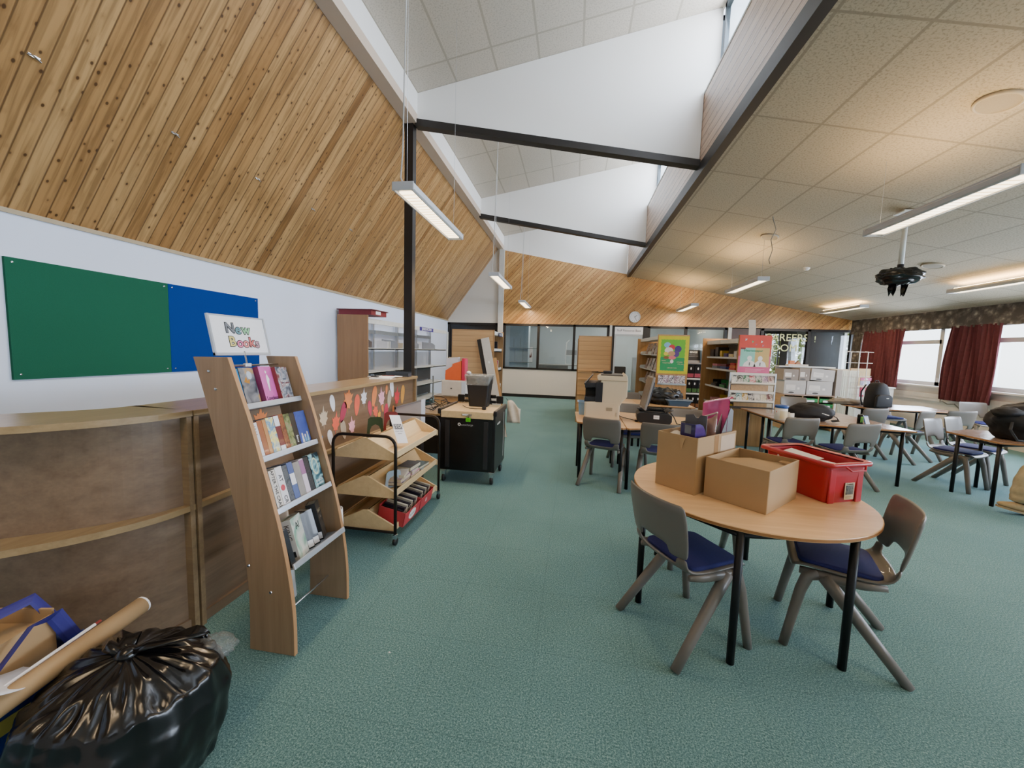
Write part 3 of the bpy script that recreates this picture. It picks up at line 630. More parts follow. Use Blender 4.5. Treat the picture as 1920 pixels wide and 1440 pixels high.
# ------------------------------------------------------------------ new books display stand
STW = wood('stand_side', '#866d51', '#a3876a', 'z', sc=.8); EDGE = mat('stand_edge', '#b98d62', .5); SHM = mat('shelf_grey', '#8b8f95', .45, .3); LIP = mat('aluminium_lip', '#c4cbd6', .3, .5)
st = thing('display_stand', 'curved oak book display stand with a NEW BOOKS sign, leaning against the counter', 'display stand', (-1.5, 1.84, 0))
fe = [(-1.631, 1.475), (-1.578, 1.323), (-1.525, 1.17), (-1.473, .99), (-1.42, .809), (-1.367, .598), (-1.328, .384), (-1.309, .192), (-1.307, 0.001)]
be = [(-1.557, .001), (-1.553, .27), (-1.575, .52), (-1.63, .79), (-1.70, 1.026), (-1.760, 1.262), (-1.822, 1.472)]
prof = [(x+1.5, z) for x, z in smoothp(fe, 3) + smoothp(be, 3)]
for y in (-.235, .215):
    sd = P('side_panel', MB().prism(prof, 'y', y, y+.022), STW, st, bevel=.002, seg=1)
    em = MB(); fp = smoothp(fe, 3)
    for (xa, za), (xb, zb) in zip(fp, fp[1:]): em.prism([(xa+1.5, za), (xb+1.5, zb), (xb+1.5015, zb), (xa+1.5015, za)], 'y', y, y+.022)
    P('edge_band', em, EDGE, sd)
    sgn = -1
    for x, z in ((-1.735, 1.405), (-1.70, 1.32), (-1.43, .32), (-1.55, .445)):
        P('screw_head', MB().lathe([(.008, 0), (.006, .004), (.001, .005)], n=10, M=Matrix.Translation((x+1.5, y if y < 0 else y+.022, z)) @ Matrix.Rotation(pi/2 if y < 0 else -pi/2, 4, 'X')), CHROME, sd)
TL = radians(16); bdir = Vector((-cos(TL), 0, -sin(TL))); udir = Vector((-sin(TL), 0, cos(TL)))
tiers = [(-1.60, 1.228), (-1.495, .975), (-1.41, .722), (-1.325, .449)]
for i, (x, z) in enumerate(tiers):
    Mt = basis((x+1.5, 0, z), (0, 1, 0), udir)
    sh = P('shelf', MB().box(-.212, 0, -.012, .212, .15 if i < 3 else .2, -.004, Mt), SHM, st)
    P('shelf_lip', MB().box(-.212, -.012, -.016, .212, 0, .014, Mt), LIP, sh, bevel=.003)
for x, z in ((-1.745, 1.425), (-1.715, 1.345), (-1.43, .14), (-1.60, .80)):
    P('cross_rod', MB().tube([(x+1.5, -.214, z), (x+1.5, .216, z)], .006, 10), CHROME, st)
# sign
sgn = P('sign_post', MB().tube([(-.245, .0, 1.425), (-.262, .0, 1.50)], .004, 8), CHROME, st); P('rod_clamp', MB().box(-.254, -.02, 1.416, -.236, .02, 1.436), LIP, st, bevel=.003)
ST = radians(12); Ms = basis((-.262, 0, 1.487), (0, 1, 0), (-sin(ST)*1.0, .0, cos(ST)))
# the sign hangs slightly turned: left edge lower than the right
fr = P('sign_frame', MB().box(-.178, -.006, -.008, .178, .006, .006, Ms).box(-.178, -.006, -.008, -.168, .006, .205, Ms).box(.168, -.006, -.008, .178, .006, .205, Ms).box(-.168, -.004, .198, .168, .006, .205, Ms), LIP, st)
P('sign_card', MB().box(-.168, -.002, .006, .168, .002, .198, Ms), PAPER, fr)
nY = (Ms.to_3x3() @ Vector((0, -1, 0))); rgt = Ms.to_3x3() @ Vector((1, 0, 0)); up = Ms.to_3x3() @ Vector((0, 0, 1))
LET = [('N', '#6f747c', -.060, .135), ('e', '#5f8f9a', -.012, .13), ('w', '#86c292', .038, .13), ('B', '#d8c878', -.060, .063), ('o', '#e0709a', -.015, .058), ('o', '#e88a86', .024, .058), ('k', '#d06a66', .062, .062), ('s', '#b48a96', .098, .057)]
for ch, col, a, b in LET:
    sz = .072
    text('letter_outline', ch, sz, INK, fr, Ms @ Vector((a, -.0027, b)), rgt, up, bold=.0048, ext=.0003); text('letter_fill', ch, sz, mat('letter_'+col[1:], col, .6), fr, Ms @ Vector((a, -.0034, b)), rgt, up, bold=.0012, ext=.0003)
# books
def book(label, loc, x, z, W, T, H, cov, spine=None, grp=None, front=(), side=(), parent_rot=None):
    M = basis(loc, x, z); o = thing('book', label, 'book', M=M, group=grp); t = .003
    mb = MB(); mb.box(0, 0, 0, W, t, H); mb.box(0, T-t, 0, W, T, H); mb.mi = 1; mb.box(-.002, 0, 0, .001, T, H)
    P('cover', mb, [cov, spine or cov], o); P('pages', MB().box(.0015, t, .002, W-.004, T-t, H-.002), PAGES, o)
    for s, size, m, px, pz, rot in front:
        r, u = ((1, 0, 0), (0, 0, 1)) if not rot else ((0, 0, -1), (1, 0, 0))
        text('lettering', s, size, m, o, (px, -.0008, pz), r, u)
    for s, size, m, pz in side: text('lettering', s, size, m, o, (-.0028, T/2, pz), (0, 0, -1), (0, -1, 0))
    return o
def patch(o, m, pts, nm='cover_picture', depth=-.0006):
    return P(nm, MB().prism(pts, 'y', depth, -.0001), m, o)
def ell(cx, cz, rx, rz, n=14): return [(cx+rx*cos(2*pi*i/n), cz+rz*sin(2*pi*i/n)) for i in range(n)]
def face_out(t, y0, W, T, H, cov, spine, label, **k):
    x, z = tiers[t]; return book(label, Vector((x, y0, z)) + bdir*.003 + udir*(-.003) + Vector((0, 1.84, 0)), Vector((0, .98, 0)) + bdir*.19, udir, min(W, .114), T, H, cov, spine, 'new books on the display stand', **k)
def spine_out(t, y0, T, H, cov, spine, label, W=.12, **k):
    x, z = tiers[t]; return book(label, Vector((x, y0+T, z)) + bdir*.005 + udir*(-.003) + Vector((0, 1.84, 0)), bdir, udir, W, T, H, cov, spine, 'new books on the display stand', **k)
mp = lambda n, c, **k: mat('cover_'+n, c, .25, coat=.3, **k)
A = lambda n, c, **k: art('art_'+n, c, **k)
# top shelf
spine_out(0, -.208, .02, .2, mp('dark', '#22262c'), None, 'thin dark book at the left end of the top display shelf')
spine_out(0, -.186, .03, .2, mp('azure', '#1f7fb5'), None, 'bright blue spined book on the top display shelf', side=(('THEFT', .022, WINK, .06),))
b_ = face_out(0, -.152, .118, .03, .205, A('grey', ['#2d3036', '#6a6d74', '#8d8f92', '#c79a5a'], scale=14), mp('ink', '#222022'), 'grey book with a pale blue balloon on its cover, top display shelf')
patch(b_, mp('paleblue', '#c4cfdd'), ell(.072, .165, .02, .022)); patch(b_, mp('goldmark', '#c98f44', var=.3), [(.02, .13), (.045, .16), (.05, .135), (.07, .15), (.06, .12)], depth=-.0004)
b_ = face_out(0, -.028, .112, .034, .207, A('pink', ['#c553a0', '#d86ab4', '#dd7cc0'], scale=6), mp('purple', '#7d2f5c'), 'pink book with a white figure on its cover, top display shelf', front=(('Loveless', .03, INK, .06, .03, 0),))
patch(b_, WINK, [(.05, .07), (.056, .07), (.066, .12), (.074, .135), (.06, .165), (.05, .15), (.046, .12)]); patch(b_, WINK, ell(.055, .176, .006, .008))
b_ = face_out(0, .088, .118, .032, .2, A('comic', ['#2a2c34', '#6d7482', '#b7b9bd', '#8a3f3a', '#3c4a63'], scale=26), mp('brick', '#7e3a33'), 'busy dark comic style book at the right of the top display shelf', front=(('THE LAST', .018, WINK, .06, .115, 0), ('VOYAGE', .018, WINK, .06, .095, 0)))
# second shelf
spine_out(1, -.21, .045, .19, mp('white', '#e3dfe2'), None, 'white spined book at the left end of the second display shelf', side=(('H H', .028, INK, .15),))
spine_out(1, -.163, .03, .195, mp('brown', '#a0603f'), None, 'brown orange spined book on the second display shelf')
spine_out(1, -.131, .022, .195, mp('tan', '#c08a58'), None, 'tan spined book on the second display shelf')
spine_out(1, -.107, .05, .2, A('yellow', ['#e0ce55', '#e9df9a', '#4f8fc0', '#e3cf5c'], scale=22), None, 'yellow and blue patterned spine on the second display shelf')
b_ = spine_out(1, -.055, .035, .205, mp('maroonb', '#6e2c33'), None, 'maroon spine with a white band on the second display shelf')
P('spine_label', MB().box(-.0028, .001, .145, -.0021, .034, .2), PAPER, b_); P('spine_label', MB().box(-.0028, .001, .005, -.0021, .034, .04), PAPER, b_)
spine_out(1, -.018, .032, .205, A('rust', ['#57311f', '#8f5330', '#6b3d26'], scale=40), None, 'dark rust spined book on the second display shelf')
spine_out(1, .016, .042, .2, A('forest', ['#2c3426', '#6f7a44', '#8a8f6a', '#b0482b'], scale=26), None, 'forest green patterned spine on the second display shelf')
spine_out(1, .06, .035, .2, mp('blackb', '#1f2024'), None, 'black spined book beside the blue cover, second display shelf', side=(('Bone', .02, WINK, .05),))
b_ = face_out(1, .097, .112, .03, .2, A('bluefig', ['#3c4a8f', '#4a5ea8', '#384690'], scale=8), mp('navy', '#20264a'), 'blue book with white and pale blue figures, right of the second display shelf')
for cx, h, c in ((.03, .07, '#e6e3df'), (.058, .06, '#7eb4d6'), (.085, .072, '#a9cfe2')):
    patch(b_, mp('fig'+c[1:], c), [(cx-.012, .006), (cx+.012, .006), (cx+.008, h-.014), (cx-.008, h-.014)]); patch(b_, mp('figh'+c[1:], '#e8d9cc'), ell(cx, h-.006, .007, .01))
# third shelf
spine_out(2, -.21, .018, .2, mp('dark', '#22262c'), None, 'thin dark book at the left end of the third display shelf')
spine_out(2, -.19, .04, .205, mp('bone', '#d8cfc4'), None, 'cream spine lettered AFTER THE CRASH on the third display shelf', side=(('AFTER THE CRASH', .025, INK, .1),))
b_ = spine_out(2, -.148, .045, .21, mp('white', '#e3dfe2'), None, 'white spine with a red circle on the third display shelf', side=(('CR', .03, INK, .04), ('AT', .03, INK, .15)))
P('red_spot', MB().prism(ell(.0225, .1, .014, .016), 'x', -.0026, -.0021), mp('redspot', '#c8323e'), b_)
spine_out(2, -.101, .033, .205, A('smoke', ['#26282b', '#55585c', '#303338'], scale=40), None, 'dark smoky spine on the third display shelf')
b_ = spine_out(2, -.066, .038, .21, mp('denim', '#4d5f96'), None, 'denim blue spine with a white panel on the third display shelf'); P('spine_label', MB().box(-.0028, .002, .09, -.0021, .036, .15), PAPER, b_)
spine_out(2, -.026, .045, .2, mp('stone', '#9c968e', var=.2), None, 'stone grey spine on the third display shelf')
b_ = spine_out(2, .021, .035, .205, mp('lilac', '#d9cbd8'), None, 'lilac and white spine on the third display shelf'); P('spine_label', MB().box(-.0028, .001, .12, -.0021, .034, .2), mp('mauve', '#a06b94'), b_)
spine_out(2, .058, .036, .205, mp('char', '#2b2a2a'), None, 'charcoal spine beside the glowing cover on the third display shelf')
b_ = face_out(2, .098, .112, .035, .208, A('teal', ['#14242c', '#2a5d6c', '#9fd0d6', '#1f3a46', '#20303a'], scale=13), mp('night', '#12181c'), 'glossy dark teal book with a pale ring on its cover, third display shelf', front=(('SEARCH', .02, WINK, .056, .05, 0), ('IN DARKNESS', .013, WINK, .056, .03, 0)))
ring = ell(.05, .135, .034, .05, 24); rin = ell(.05, .135, .026, .04, 24)
mb = MB(); V = mb.grid([[(x, -.0007, z) for x, z in ring], [(x, -.0007, z) for x, z in rin]], closed=True); P('cover_ring', mb, mp('palegold', '#e6edc8'), b_)
# bottom shelf, books standing with spines out
spine_out(3, -.21, .03, .19, mp('dark', '#22262c'), None, 'dark book at the left end of the lowest display shelf')
x, z = tiers[3]
b_ = book('cream book lettered KING with a green wash cover on the lowest display shelf', Vector((x, 1.712, z)) + bdir*.022 - udir*.003, Vector((-.3, .95, -.09)) , udir, .12, .05, .215, A('greenwash', ['#e9e4dc', '#dfe3da', '#7fb39a', '#cfe0d2'], scale=9), mp('bone', '#d8cfc4'), 'new books on the display stand', front=(('AI', .05, mp('inkgreen', '#3d4a48'), .06, .165, 0),), side=(('KING', .036, mp('inkbrown', '#4a3a34'), .15),))
P('spine_label', MB().box(-.0028, .012, .02, -.0021, .04, .05), INK, b_)
for i, (yy, c1, lab) in enumerate(((1.862, '#3b3f44', 'dark grey book standing beside the KING book on the lowest display shelf'), (1.908, '#4d5c52', 'grey green book in the middle of the lowest display shelf'))):
    b_ = book(lab, Vector((x, yy, z)) + bdir*(.05) - udir*.003, Vector((-.9, .44, -.28)), udir, .12, .036, .2, A('noir%d' % i, [c1, '#1d2022', '#4c5156', c1], scale=26), mp('noirs%d' % i, '#202326'), 'new books on the display stand')
    P('spine_label', MB().box(-.0028, .003, .008, -.0021, .033, .045), PAPER, b_)
b_ = book('thick dark book at the right of the lowest display shelf', Vector((x, 1.955, z)) + bdir*.06 - udir*.003, Vector((-.45, .89, -.12)), udir, .1, .05, .215, A('noir3', ['#1c1d1d', '#4f4d49', '#2d2c2b', '#7c766c'], scale=22), mp('char', '#2b2a2a'), 'new books on the display stand', front=(('SAGA', .03, mp('dimgold', '#a59a80'), .05, .16, 0),))
P('spine_label', MB().box(-.0028, .004, .008, -.0021, .046, .045), PAPER, b_)
# rolled papers around the stand
def roll(label, p0, p1, r, m=PAPER):
    p0, p1 = Vector(p0), Vector(p1); o = thing('paper_roll', label, 'paper roll', p0, 0, 'rolled papers behind the display stand'); d = (p1-p0)
    rows = []; a = d.normalized().orthogonal().normalized(); b = d.normalized().cross(a)
    for t in (0, .5, 1): rows.append([d*t + (a*cos(2*pi*k/20) + b*sin(2*pi*k/20))*r for k in range(20)])
    mb = MB(); mb.grid(rows, closed=True); P('rolled_sheet', mb, m, o, smooth=True, solid=.002, normals=False)
    mb = MB(); mb.grid([[v*.0 + (a*cos(.9*k) + b*sin(.9*k))*(r*.35+r*.07*k) + d*t for k in range(8)] for t in (.0, 1)]); P('inner_turn', mb, m, o, smooth=True, normals=False)
    return o
roll('white paper roll standing on the carpet behind the lowest display shelf', (-1.62, 1.88, .006), (-1.66, 1.86, .62), .045)
roll('second white paper roll behind the lowest display shelf, nearer the right side', (-1.66, 2.0, .006), (-1.72, 2.0, .66), .045)
roll('cream paper roll leaning beside the right side of the stand, tallest of its group', (-1.69, 2.36, .006), (-1.72, 2.34, .73), .04, mat('cream_paper', '#d8cbb4', .7))
roll('white paper roll leaning beside the right side of the stand, flared at its mouth', (-1.55, 2.33, .006), (-1.56, 2.32, .44), .05)
roll('thin cream paper roll behind the right side of the stand', (-1.80, 2.50, .006), (-1.82, 2.47, .76), .03, mat('cream_paper', '#d8cbb4', .7))
o = thing('blue_folder', 'bright blue card folder standing between the display stand and the counter', 'folder', (-1.85, 2.56, .69))
P('folder_cover', MB().prism([(-.06, 0), (.05, .005), (.055, .17), (-.07, .18)], 'x', -.004, 0), mat('cyan_card', '#1f86cf', .5), o); P('folder_spine', MB().prism([(-.07, .0), (-.06, 0), (-.07, .18), (-.08, .18)], 'x', -.03, 0), mat('blue_card', '#1463a8', .5), o)
# ------------------------------------------------------------------ book trolley
tr = thing('book_trolley', 'wooden three tier book trolley with black tube ends', 'trolley', (-1.58, 3.215, 0))
TUBE = mat('trolley_tube', '#241d1a', .35, .3)
for y in (-.487, .487):
    pts = [(-.262, y, .09), (-.262, y, .78)] + [(-.262+.08*(1-cos(a)), y, .78+.08*sin(a)) for a in (pi/8, pi/4, 3*pi/8, pi/2)] + [(.182+.08*sin(a), y, .78+.08*cos(a)) for a in (0, pi/8, pi/4, 3*pi/8, pi/2)] + [(.262, y, .09)]
    fr = P('end_frame', MB().tube(pts, .0125, 10), TUBE, tr, smooth=True)
    P('bottom_rail', MB().tube([(-.262, y, .10), (.262, y, .10)], .01, 8), TUBE, fr)
    for x in (-.262, .262):
        cs = P('caster', MB().box(-.012, -.018, .05, .012, .018, .085).tube([(0, 0, .085), (0, 0, .1)], .008), CHROME, tr, loc=(x, y, 0)); P('wheel', MB().lathe([(.012, -.012), (.03, -.011), (.03, .011), (.012, .012)], n=18, M=Matrix.Translation((0, 0, .031)) @ Matrix.Rotation(pi/2, 4, 'Y')), BLKP, cs, smooth=True)
for z0, lab in ((.67, 0), (.365, 1), (.09, 2)):
    sh = P('tier', MB().prism([(.245, .026), (.0, .038), (-.245, .026), (-.245, .012), (.245, .012)], 'y', -.455, .455, Matrix.Translation((0, 0, z0))), PLY, tr)
    for sg in (1, -1):
        P('back_board', MB().prism([(0.006*sg, .15), (.012*sg, .15), (.095*sg, .03), (.085*sg, .03)], 'y', -.455, .455, Matrix.Translation((0, 0, z0))), PLY, sh)
        P('front_lip', MB().box(min(.238*sg, .25*sg), -.455, .012, max(.238*sg, .25*sg), .455, .062, Matrix.Translation((0, 0, z0))), PLY, sh, bevel=.003)
    for y in (-.472, .455):
        P('end_board', MB().prism([(-.255, 0), (.255, 0), (.255, .05), (.02, .165), (-.02, .165), (-.255, .05)], 'y', y, y+.017, Matrix.Translation((0, 0, z0))), PLY, sh, bevel=.003)
tx, ty = -1.58, 3.215
def on_tier(t, x, y, h=0): return (tx + x, ty + y, (.67, .365, .09)[t] + .04 + h)
# things on the trolley
def bookend(label, loc, rz, col, h=.16):
    o = thing('bookend', label, 'bookend', loc, rz, 'metal bookends on the trolley'); pts = [(-.07, 0), (.07, 0), (.07, h-.03), (.06, h-.008), (.045, h), (-.045, h), (-.06, h-.008), (-.07, h-.03)]
    hole = [(.035*cos(a), .03+.05*sin(a)) for a in [pi*i/10 for i in range(11)]]
    arch = [(-.075, 0), (-.06, h-.015), (-.04, h), (.04, h), (.06, h-.015), (.075, 0), (.048, 0), (.045, h*.42), (.03, h*.6), (0, h*.68), (-.03, h*.6), (-.045, h*.42), (-.048, 0)]
    mb = MB(); n = len(arch)
    P('upright_plate', MB().prism(arch, 'y', -.002, .002), mat('enamel_'+col[1:], col, .5), o); P('foot_plate', MB().box(-.075, .002, 0, .075, .08, .002), mat('enamel_'+col[1:], col, .5), o)
    return o
bookend('dark green arched bookend on the top tier of the trolley', on_tier(0, -.115, -.10, .02), .55, '#2f4527', .2)
bookend('dark red arched bookend on the top tier of the trolley', on_tier(0, -.115, .2, .02), .6, '#7c2522', .2)
bookend('pale grey arched bookend on the middle tier of the trolley', on_tier(1, .17, -.33), .9, '#9fb2c4', .14)
o = thing('paper_notice', 'white paper notice reading STOP slanted on the trolley', 'notice', M=basis((tx+.19, ty-.20, .742), (.55, .83, -.12), (-.62, .28, .8)))
P('sheet', MB().box(-.05, 0, 0, .05, .001, .28), PAPER, o)
P('stop_panel', MB().box(-.037, -.0008, .135, .037, -.0002, .19), mat('panel_grey', '#6b6a70', .7), o)
text('lettering', 'STOP', .044, INK, o, (0, -.0012, .162), (1, 0, 0), (0, 0, 1), bold=.002); text('lettering', 'STOP', .044, WINK, o, (0, -.002, .162), (1, 0, 0), (0, 0, 1))
text('lettering', 'STAFF ONLY', .0135, mat('grey_ink', '#9a9aa2'), o, (0, -.0012, .115), (1, 0, 0), (0, 0, 1)); text('lettering', 'NOW', .0135, mat('grey_ink', '#9a9aa2'), o, (0, -.0012, .092), (1, 0, 0), (0, 0, 1))
def flat_book(label, loc, rz, w, d, h, cov, grp='books lying on the trolley', tilt=0):
    o = thing('book', label, 'book', loc, rz, grp); o.rotation_euler = (0, tilt, rz)
    P('cover', MB().box(-w/2, -d/2, 0, w/2, d/2, .0025).box(-w/2, -d/2, h-.0025, w/2, d/2, h).box(-w/2-.001, -d/2, 0, -w/2+.002, d/2, h), cov, o); P('pages', MB().box(-w/2+.002, -d/2+.003, .0026, w/2-.004, d/2-.003, h-.0026), PAGES, o); return o
TT = -.05
for lab, x, y, dz, rz, w, d, h, c in (('brown edged book at the bottom of the trolley middle tier pile', .165, -.22, .003, .1, .13, .19, .03, A('noir0', ['#3b3f44'])), ('white and purple book second in the trolley pile', .165, -.22, .0335, .0, .128, .19, .03, A('magz', ['#e8e2e6', '#8e4f86', '#f0eef0'], scale=20)), ('pale book on top of the near trolley pile', .165, -.215, .064, .2, .125, .18, .028, mp('bone', '#d8cfc4')),
     ('pink book lying at the back of the trolley middle tier', .165, -.02, .003, .0, .13, .19, .035, mp('rose', '#d98f98')), ('lilac covered book in the far trolley pile', .165, -.02, .0385, .1, .128, .19, .03, A('lilacz', ['#e2c7dc', '#c987bd', '#efe8ee'], scale=14)), ('grey backed book topmost of the far trolley pile', .165, -.015, .069, -.05, .13, .2, .035, mp('slate', '#565a60')),
     ('silver covered book leaning in the trolley middle tier', .165, .17, .003, .25, .13, .19, .022, A('silver', ['#9ba0a4', '#d6d8da', '#70767a'], scale=10)), ('book with a green label on its spine at the far end of the middle tier', .17, .17, .0255, -.1, .13, .2, .025, mp('tealdk', '#3d5a58'))):
    o = flat_book(lab, on_tier(1, x, y, dz), rz, w, d, h, c)
    if 'green label' in lab: P('spine_label', MB().box(-.03, -.1012, .003, .03, -.1002, .022), mat('bright_green', '#1fbf55', .4), o)
REDB = mat('red_box_board', '#c4404a', .55, var=.1)
def book_box(label, y0, y1, mark):
    o = thing('book_box', label, 'box', (tx+.175, ty+(y0+y1)/2, .128), 0, 'red book boxes on the bottom tier'); L_ = (y1-y0)/2; Mb = Matrix.Rotation(radians(12), 4, 'Y')
    P('box_body', MB().box(-.12, -L_, 0, .11, L_, .004, Mb).box(-.12, -L_, 0, -.116, L_, .13, Mb).box(-.12, -L_, .004, .11, -L_+.004, .12, Mb).box(-.12, L_-.004, .004, .11, L_, .12, Mb), REDB, o)
    P('box_front', MB().box(.106, -L_, .004, .11, L_, .11, Mb), REDB, o)
    if mark: 
        lb = P('label_sticker', MB().prism(ell(0, .057, .07, .042, 18), 'x', .1101, .1108, Mb), PAPER, o); text('lettering', 'RETURN', .026, mat('grey_ink', '#9a9aa2'), lb, Mb @ Vector((.1115, 0, .057)), (0, 1, 0), (0, 0, 1))
    else: 
        lb = P('label_sticker', MB().box(.1101, -.03, .04, .1108, .01, .075, Mb), mat('pink_label', '#e7b6bb'), o)
    n = 9
    for i in range(n):
        yy = -L_ + .014 + (2*L_-.03) * i / n; bb = thing('book', ('dark paperback' if i % 3 else 'pale backed paperback') + ' packed in the %s red box, number %s from its near end' % ('labelled' if mark else 'far', ['one', 'two', 'three', 'four', 'five', 'six', 'seven', 'eight', 'nine'][i]), 'book', o.matrix_basis @ Mb @ Vector((-.1, yy, .006)), 0, 'paperbacks in the red trolley boxes'); bb.rotation_euler = (0, radians(12), 0)
        hh = .115 + .012*((i*7) % 3); t = (2*L_-.03)/n*.82
        P('cover', MB().box(0, 0, 0, .18, .002, hh).box(0, t-.002, 0, .18, t, hh).box(0, 0, hh-.002, .18, t, hh), [mp('dk%d' % (i % 3), ('#26242a', '#2f2a3c', '#c9c3b4')[i % 3])], bb); P('pages', MB().box(.002, .0022, .002, .176, t-.0022, hh-.0022), PAGES, bb)
book_box('red board box of paperbacks with a white label, bottom tier of the trolley', -.40, -.08, True); book_box('far red board box of paperbacks with a small pink label, bottom tier', -.07, .22, False)
# ------------------------------------------------------------------ charging cart
ct = thing('charging_cart', 'black steel laptop charging cart with a pale wooden top tray', 'cart', (-1.165, 4.2, 0)); CB = mat('cart_steel', '#19191b', .38, .15, var=.08)
P('cabinet', MB().prism([(-.325, .0), (.325, .0), (.33, .62), (-.33, .62)], 'z', .15, .80), CB, ct, bevel=.008)
arc = [(-.30 + .6*i/12, -.004 - .02*sin(pi*i/12)) for i in range(13)]
P('front_door', MB().prism(arc + [(.30, .0), (-.30, .0)], 'z', .17, .755), mat('cart_door', '#161618', .3, .1), ct)
for x in (-.25, .2): P('door_stripe', MB().box(x, -.027, .19, x+.05, -.012, .735), mat('cart_stripe', '#2c2c30', .35), ct)
for s in (-1, 1): P('top_rail', MB().box(s*.325-.02, -.03, .80, s*.325+.02, .63, .865), CB, ct, bevel=.012)
P('tray', MB().box(-.303, -.025, .765, .303, .62, .845), PLY, ct, bevel=.004)
hp = P('label_holder', MB().box(-.06, -.03, .795, .06, -.025, .82), CHROME, ct); P('label_card', MB().box(-.05, -.031, .799, .02, -.0301, .816), PAPER, hp)
hd = [(-.30, .0), (.30, .0), (.30, .07), (.27, .10), (-.27, .10), (-.30, .07)]
P('push_handle', MB().box(-.30, .60, .862, -.21, .625, .96).box(.21, .60, .862, .30, .625, .96).box(-.21, .60, .925, .21, .625, .972).box(-.21, .60, .862, .21, .625, .898).box(-.03, .60, .885, .03, .625, .935), CB, ct, bevel=.012)
lg = P('cart_logo', MB().disc((-.085, -.0262, .695), .018, 18, 'y'), WINK, ct); P('logo_hub', MB().disc((-.085, -.0268, .695), .008, 12, 'y'), CB, lg); text('lettering', 'autocharge', .032, mat('grey_ink2', '#bdbdc0'), ct, (.005, -.0268, .692), (1, 0, 0), (0, 0, 1))
P('side_slots', MB().box(.3305, .5, .22, .332, .512, .78), WINK, ct); text('lettering', 'autocharge', .04, WINK, ct, (.3325, .18, .70), (0, 1, 0), (0, 0, 1))
for x, y in ((-.28, .04), (.29, .04), (-.28, .56), (.29, .56)):
    cs = P('caster', MB().box(-.02, -.03, .085, .02, .03, .13).box(-.035, -.035, .13, .035, .035, .15).box(-.024, -.02, .045, -.016, .02, .13).box(.016, -.02, .045, .024, .02, .13), CHROME, ct, loc=(x, y, 0), bevel=.003)
    P('wheel', MB().lathe([(.008, -.015), (.045, -.015), (.05, -.008), (.05, .008), (.045, .015), (.008, .015)], n=22, M=Matrix.Translation((0, 0, .051)) @ Matrix.Rotation(pi/2, 4, 'Y')), BLKP, cs, smooth=True)
o = thing('padlock', 'bright green padlock hanging on the cart tray', 'padlock', (-1.145, 4.166, .735)); P('lock_body', MB().box(-.028, -.01, -.005, .028, .008, .042), mat('green_lock', '#58c21a', .4), o, bevel=.006); P('shackle', MB().tube([(-.016, 0, .04), (-.016, 0, .06), (-.008, 0, .07), (.008, 0, .07), (.016, 0, .06), (.016, 0, .04)], .004, 8), CHROME, o)
o = thing('key_bunch', 'small bunch of keys hanging beside the green padlock', 'keys', (-1.13, 4.164, .79)); P('key_ring', MB().tube([(.012*cos(t), 0, .012*sin(t)) for t in [2*pi*i/12 for i in range(12)]], .0015, 5, closed=True), CHROME, o); P('key', MB().box(-.02, -.002, -.03, -.008, 0, 0), BLACK, o); P('key', MB().box(.0, -.004, -.035, .012, -.002, 0), CHROME, o)
# bin on the cart
o = thing('waste_bin', 'black waste bin with a clear liner standing on the cart', 'bin', (-1.14, 4.66, .846))
def sqr(w, d, z, n=6, r=.03):
    q = []
    for cx, cy, a0 in ((w-r, d-r, 0), (-w+r, d-r, pi/2), (-w+r, -d+r, pi), (w-r, -d+r, 3*pi/2)):
        for i in range(n): a = a0 + pi/2*i/(n-1); q.append((cx + r*cos(a), cy + r*sin(a), z))
    return q
mb = MB(); V = mb.grid([sqr(.115, .09, 0), sqr(.135, .105, .2), sqr(.155, .12, .38), sqr(.16, .125, .38), sqr(.159, .124, .37)], closed=True); mb._face(V[0]); P('bin_body', mb, BLKP, o, smooth=False)
lm = MB(); rows = []
for k, (w, z) in enumerate(((.160, .30), (.164, .35), (.165, .39), (.15, .392), (.13, .36), (.11, .31))):
    rows.append([(x*(1+.025*sin(2.1*i+k)), y*(1+.025*cos(1.7*i+k)), zz + (.035*sin(i*.52 + 2) if k == 0 else .006*sin(1.3*i+k))) for i, (x, y, zz) in enumerate(sqr(w, w*.83, z))])
lm.grid(rows, closed=True); P('bin_liner', lm, film('clear_liner', '#cfd2cf', .32, .1), o, smooth=True); 
mb = MB(); blob(mb, (-.15, .02, .405), (.03, .03, .02), .3, 3, 10, 14, seed=2); P('liner_knot', mb, mat('liner_white', '#dddddb', .4), o, smooth=True)
o = thing('power_cable', 'black power lead and plug lying on the cart tray', 'cable', (-1.17, 4.36, .850)); P('lead', MB().tube([(-.16, .22, .004), (-.1, .1, .004), (-.02, .02, .004), (.06, .0, .004), (.12, .03, .004), (.15, .0, .006)], .004, 6), CABLE, o); P('plug', MB().box(.14, -.03, -.002, .185, .015, .03), BLKP, o, bevel=.006); P('plug_pin', MB().box(.155, -.048, .01, .161, -.03, .016), CHROME, o)
o = thing('paper_bag', 'crumpled cream paper bag hanging from the back corner of the cart', 'bag', (-.745, 4.83, .62)); mb = MB(); mb.grid([[(-.07+.17*s, .01*sin(9*s+t*4) + .02*t, .28*t*(1-.25*s) + .03*sin(5*s)*(t)) for s in [i/8 for i in range(9)]] for t in [j/8 for j in range(9)]]); P('bag_sheet', mb, mat('cream_plastic', '#d5c9b8', .5, var=.12, scale=20), o, smooth=True, solid=.006)
P('bag_loop', MB().tube([(-.06, .015, .26), (-.075, .01, .3), (-.085, -.005, .31)], .003, 5), CABLE, o)
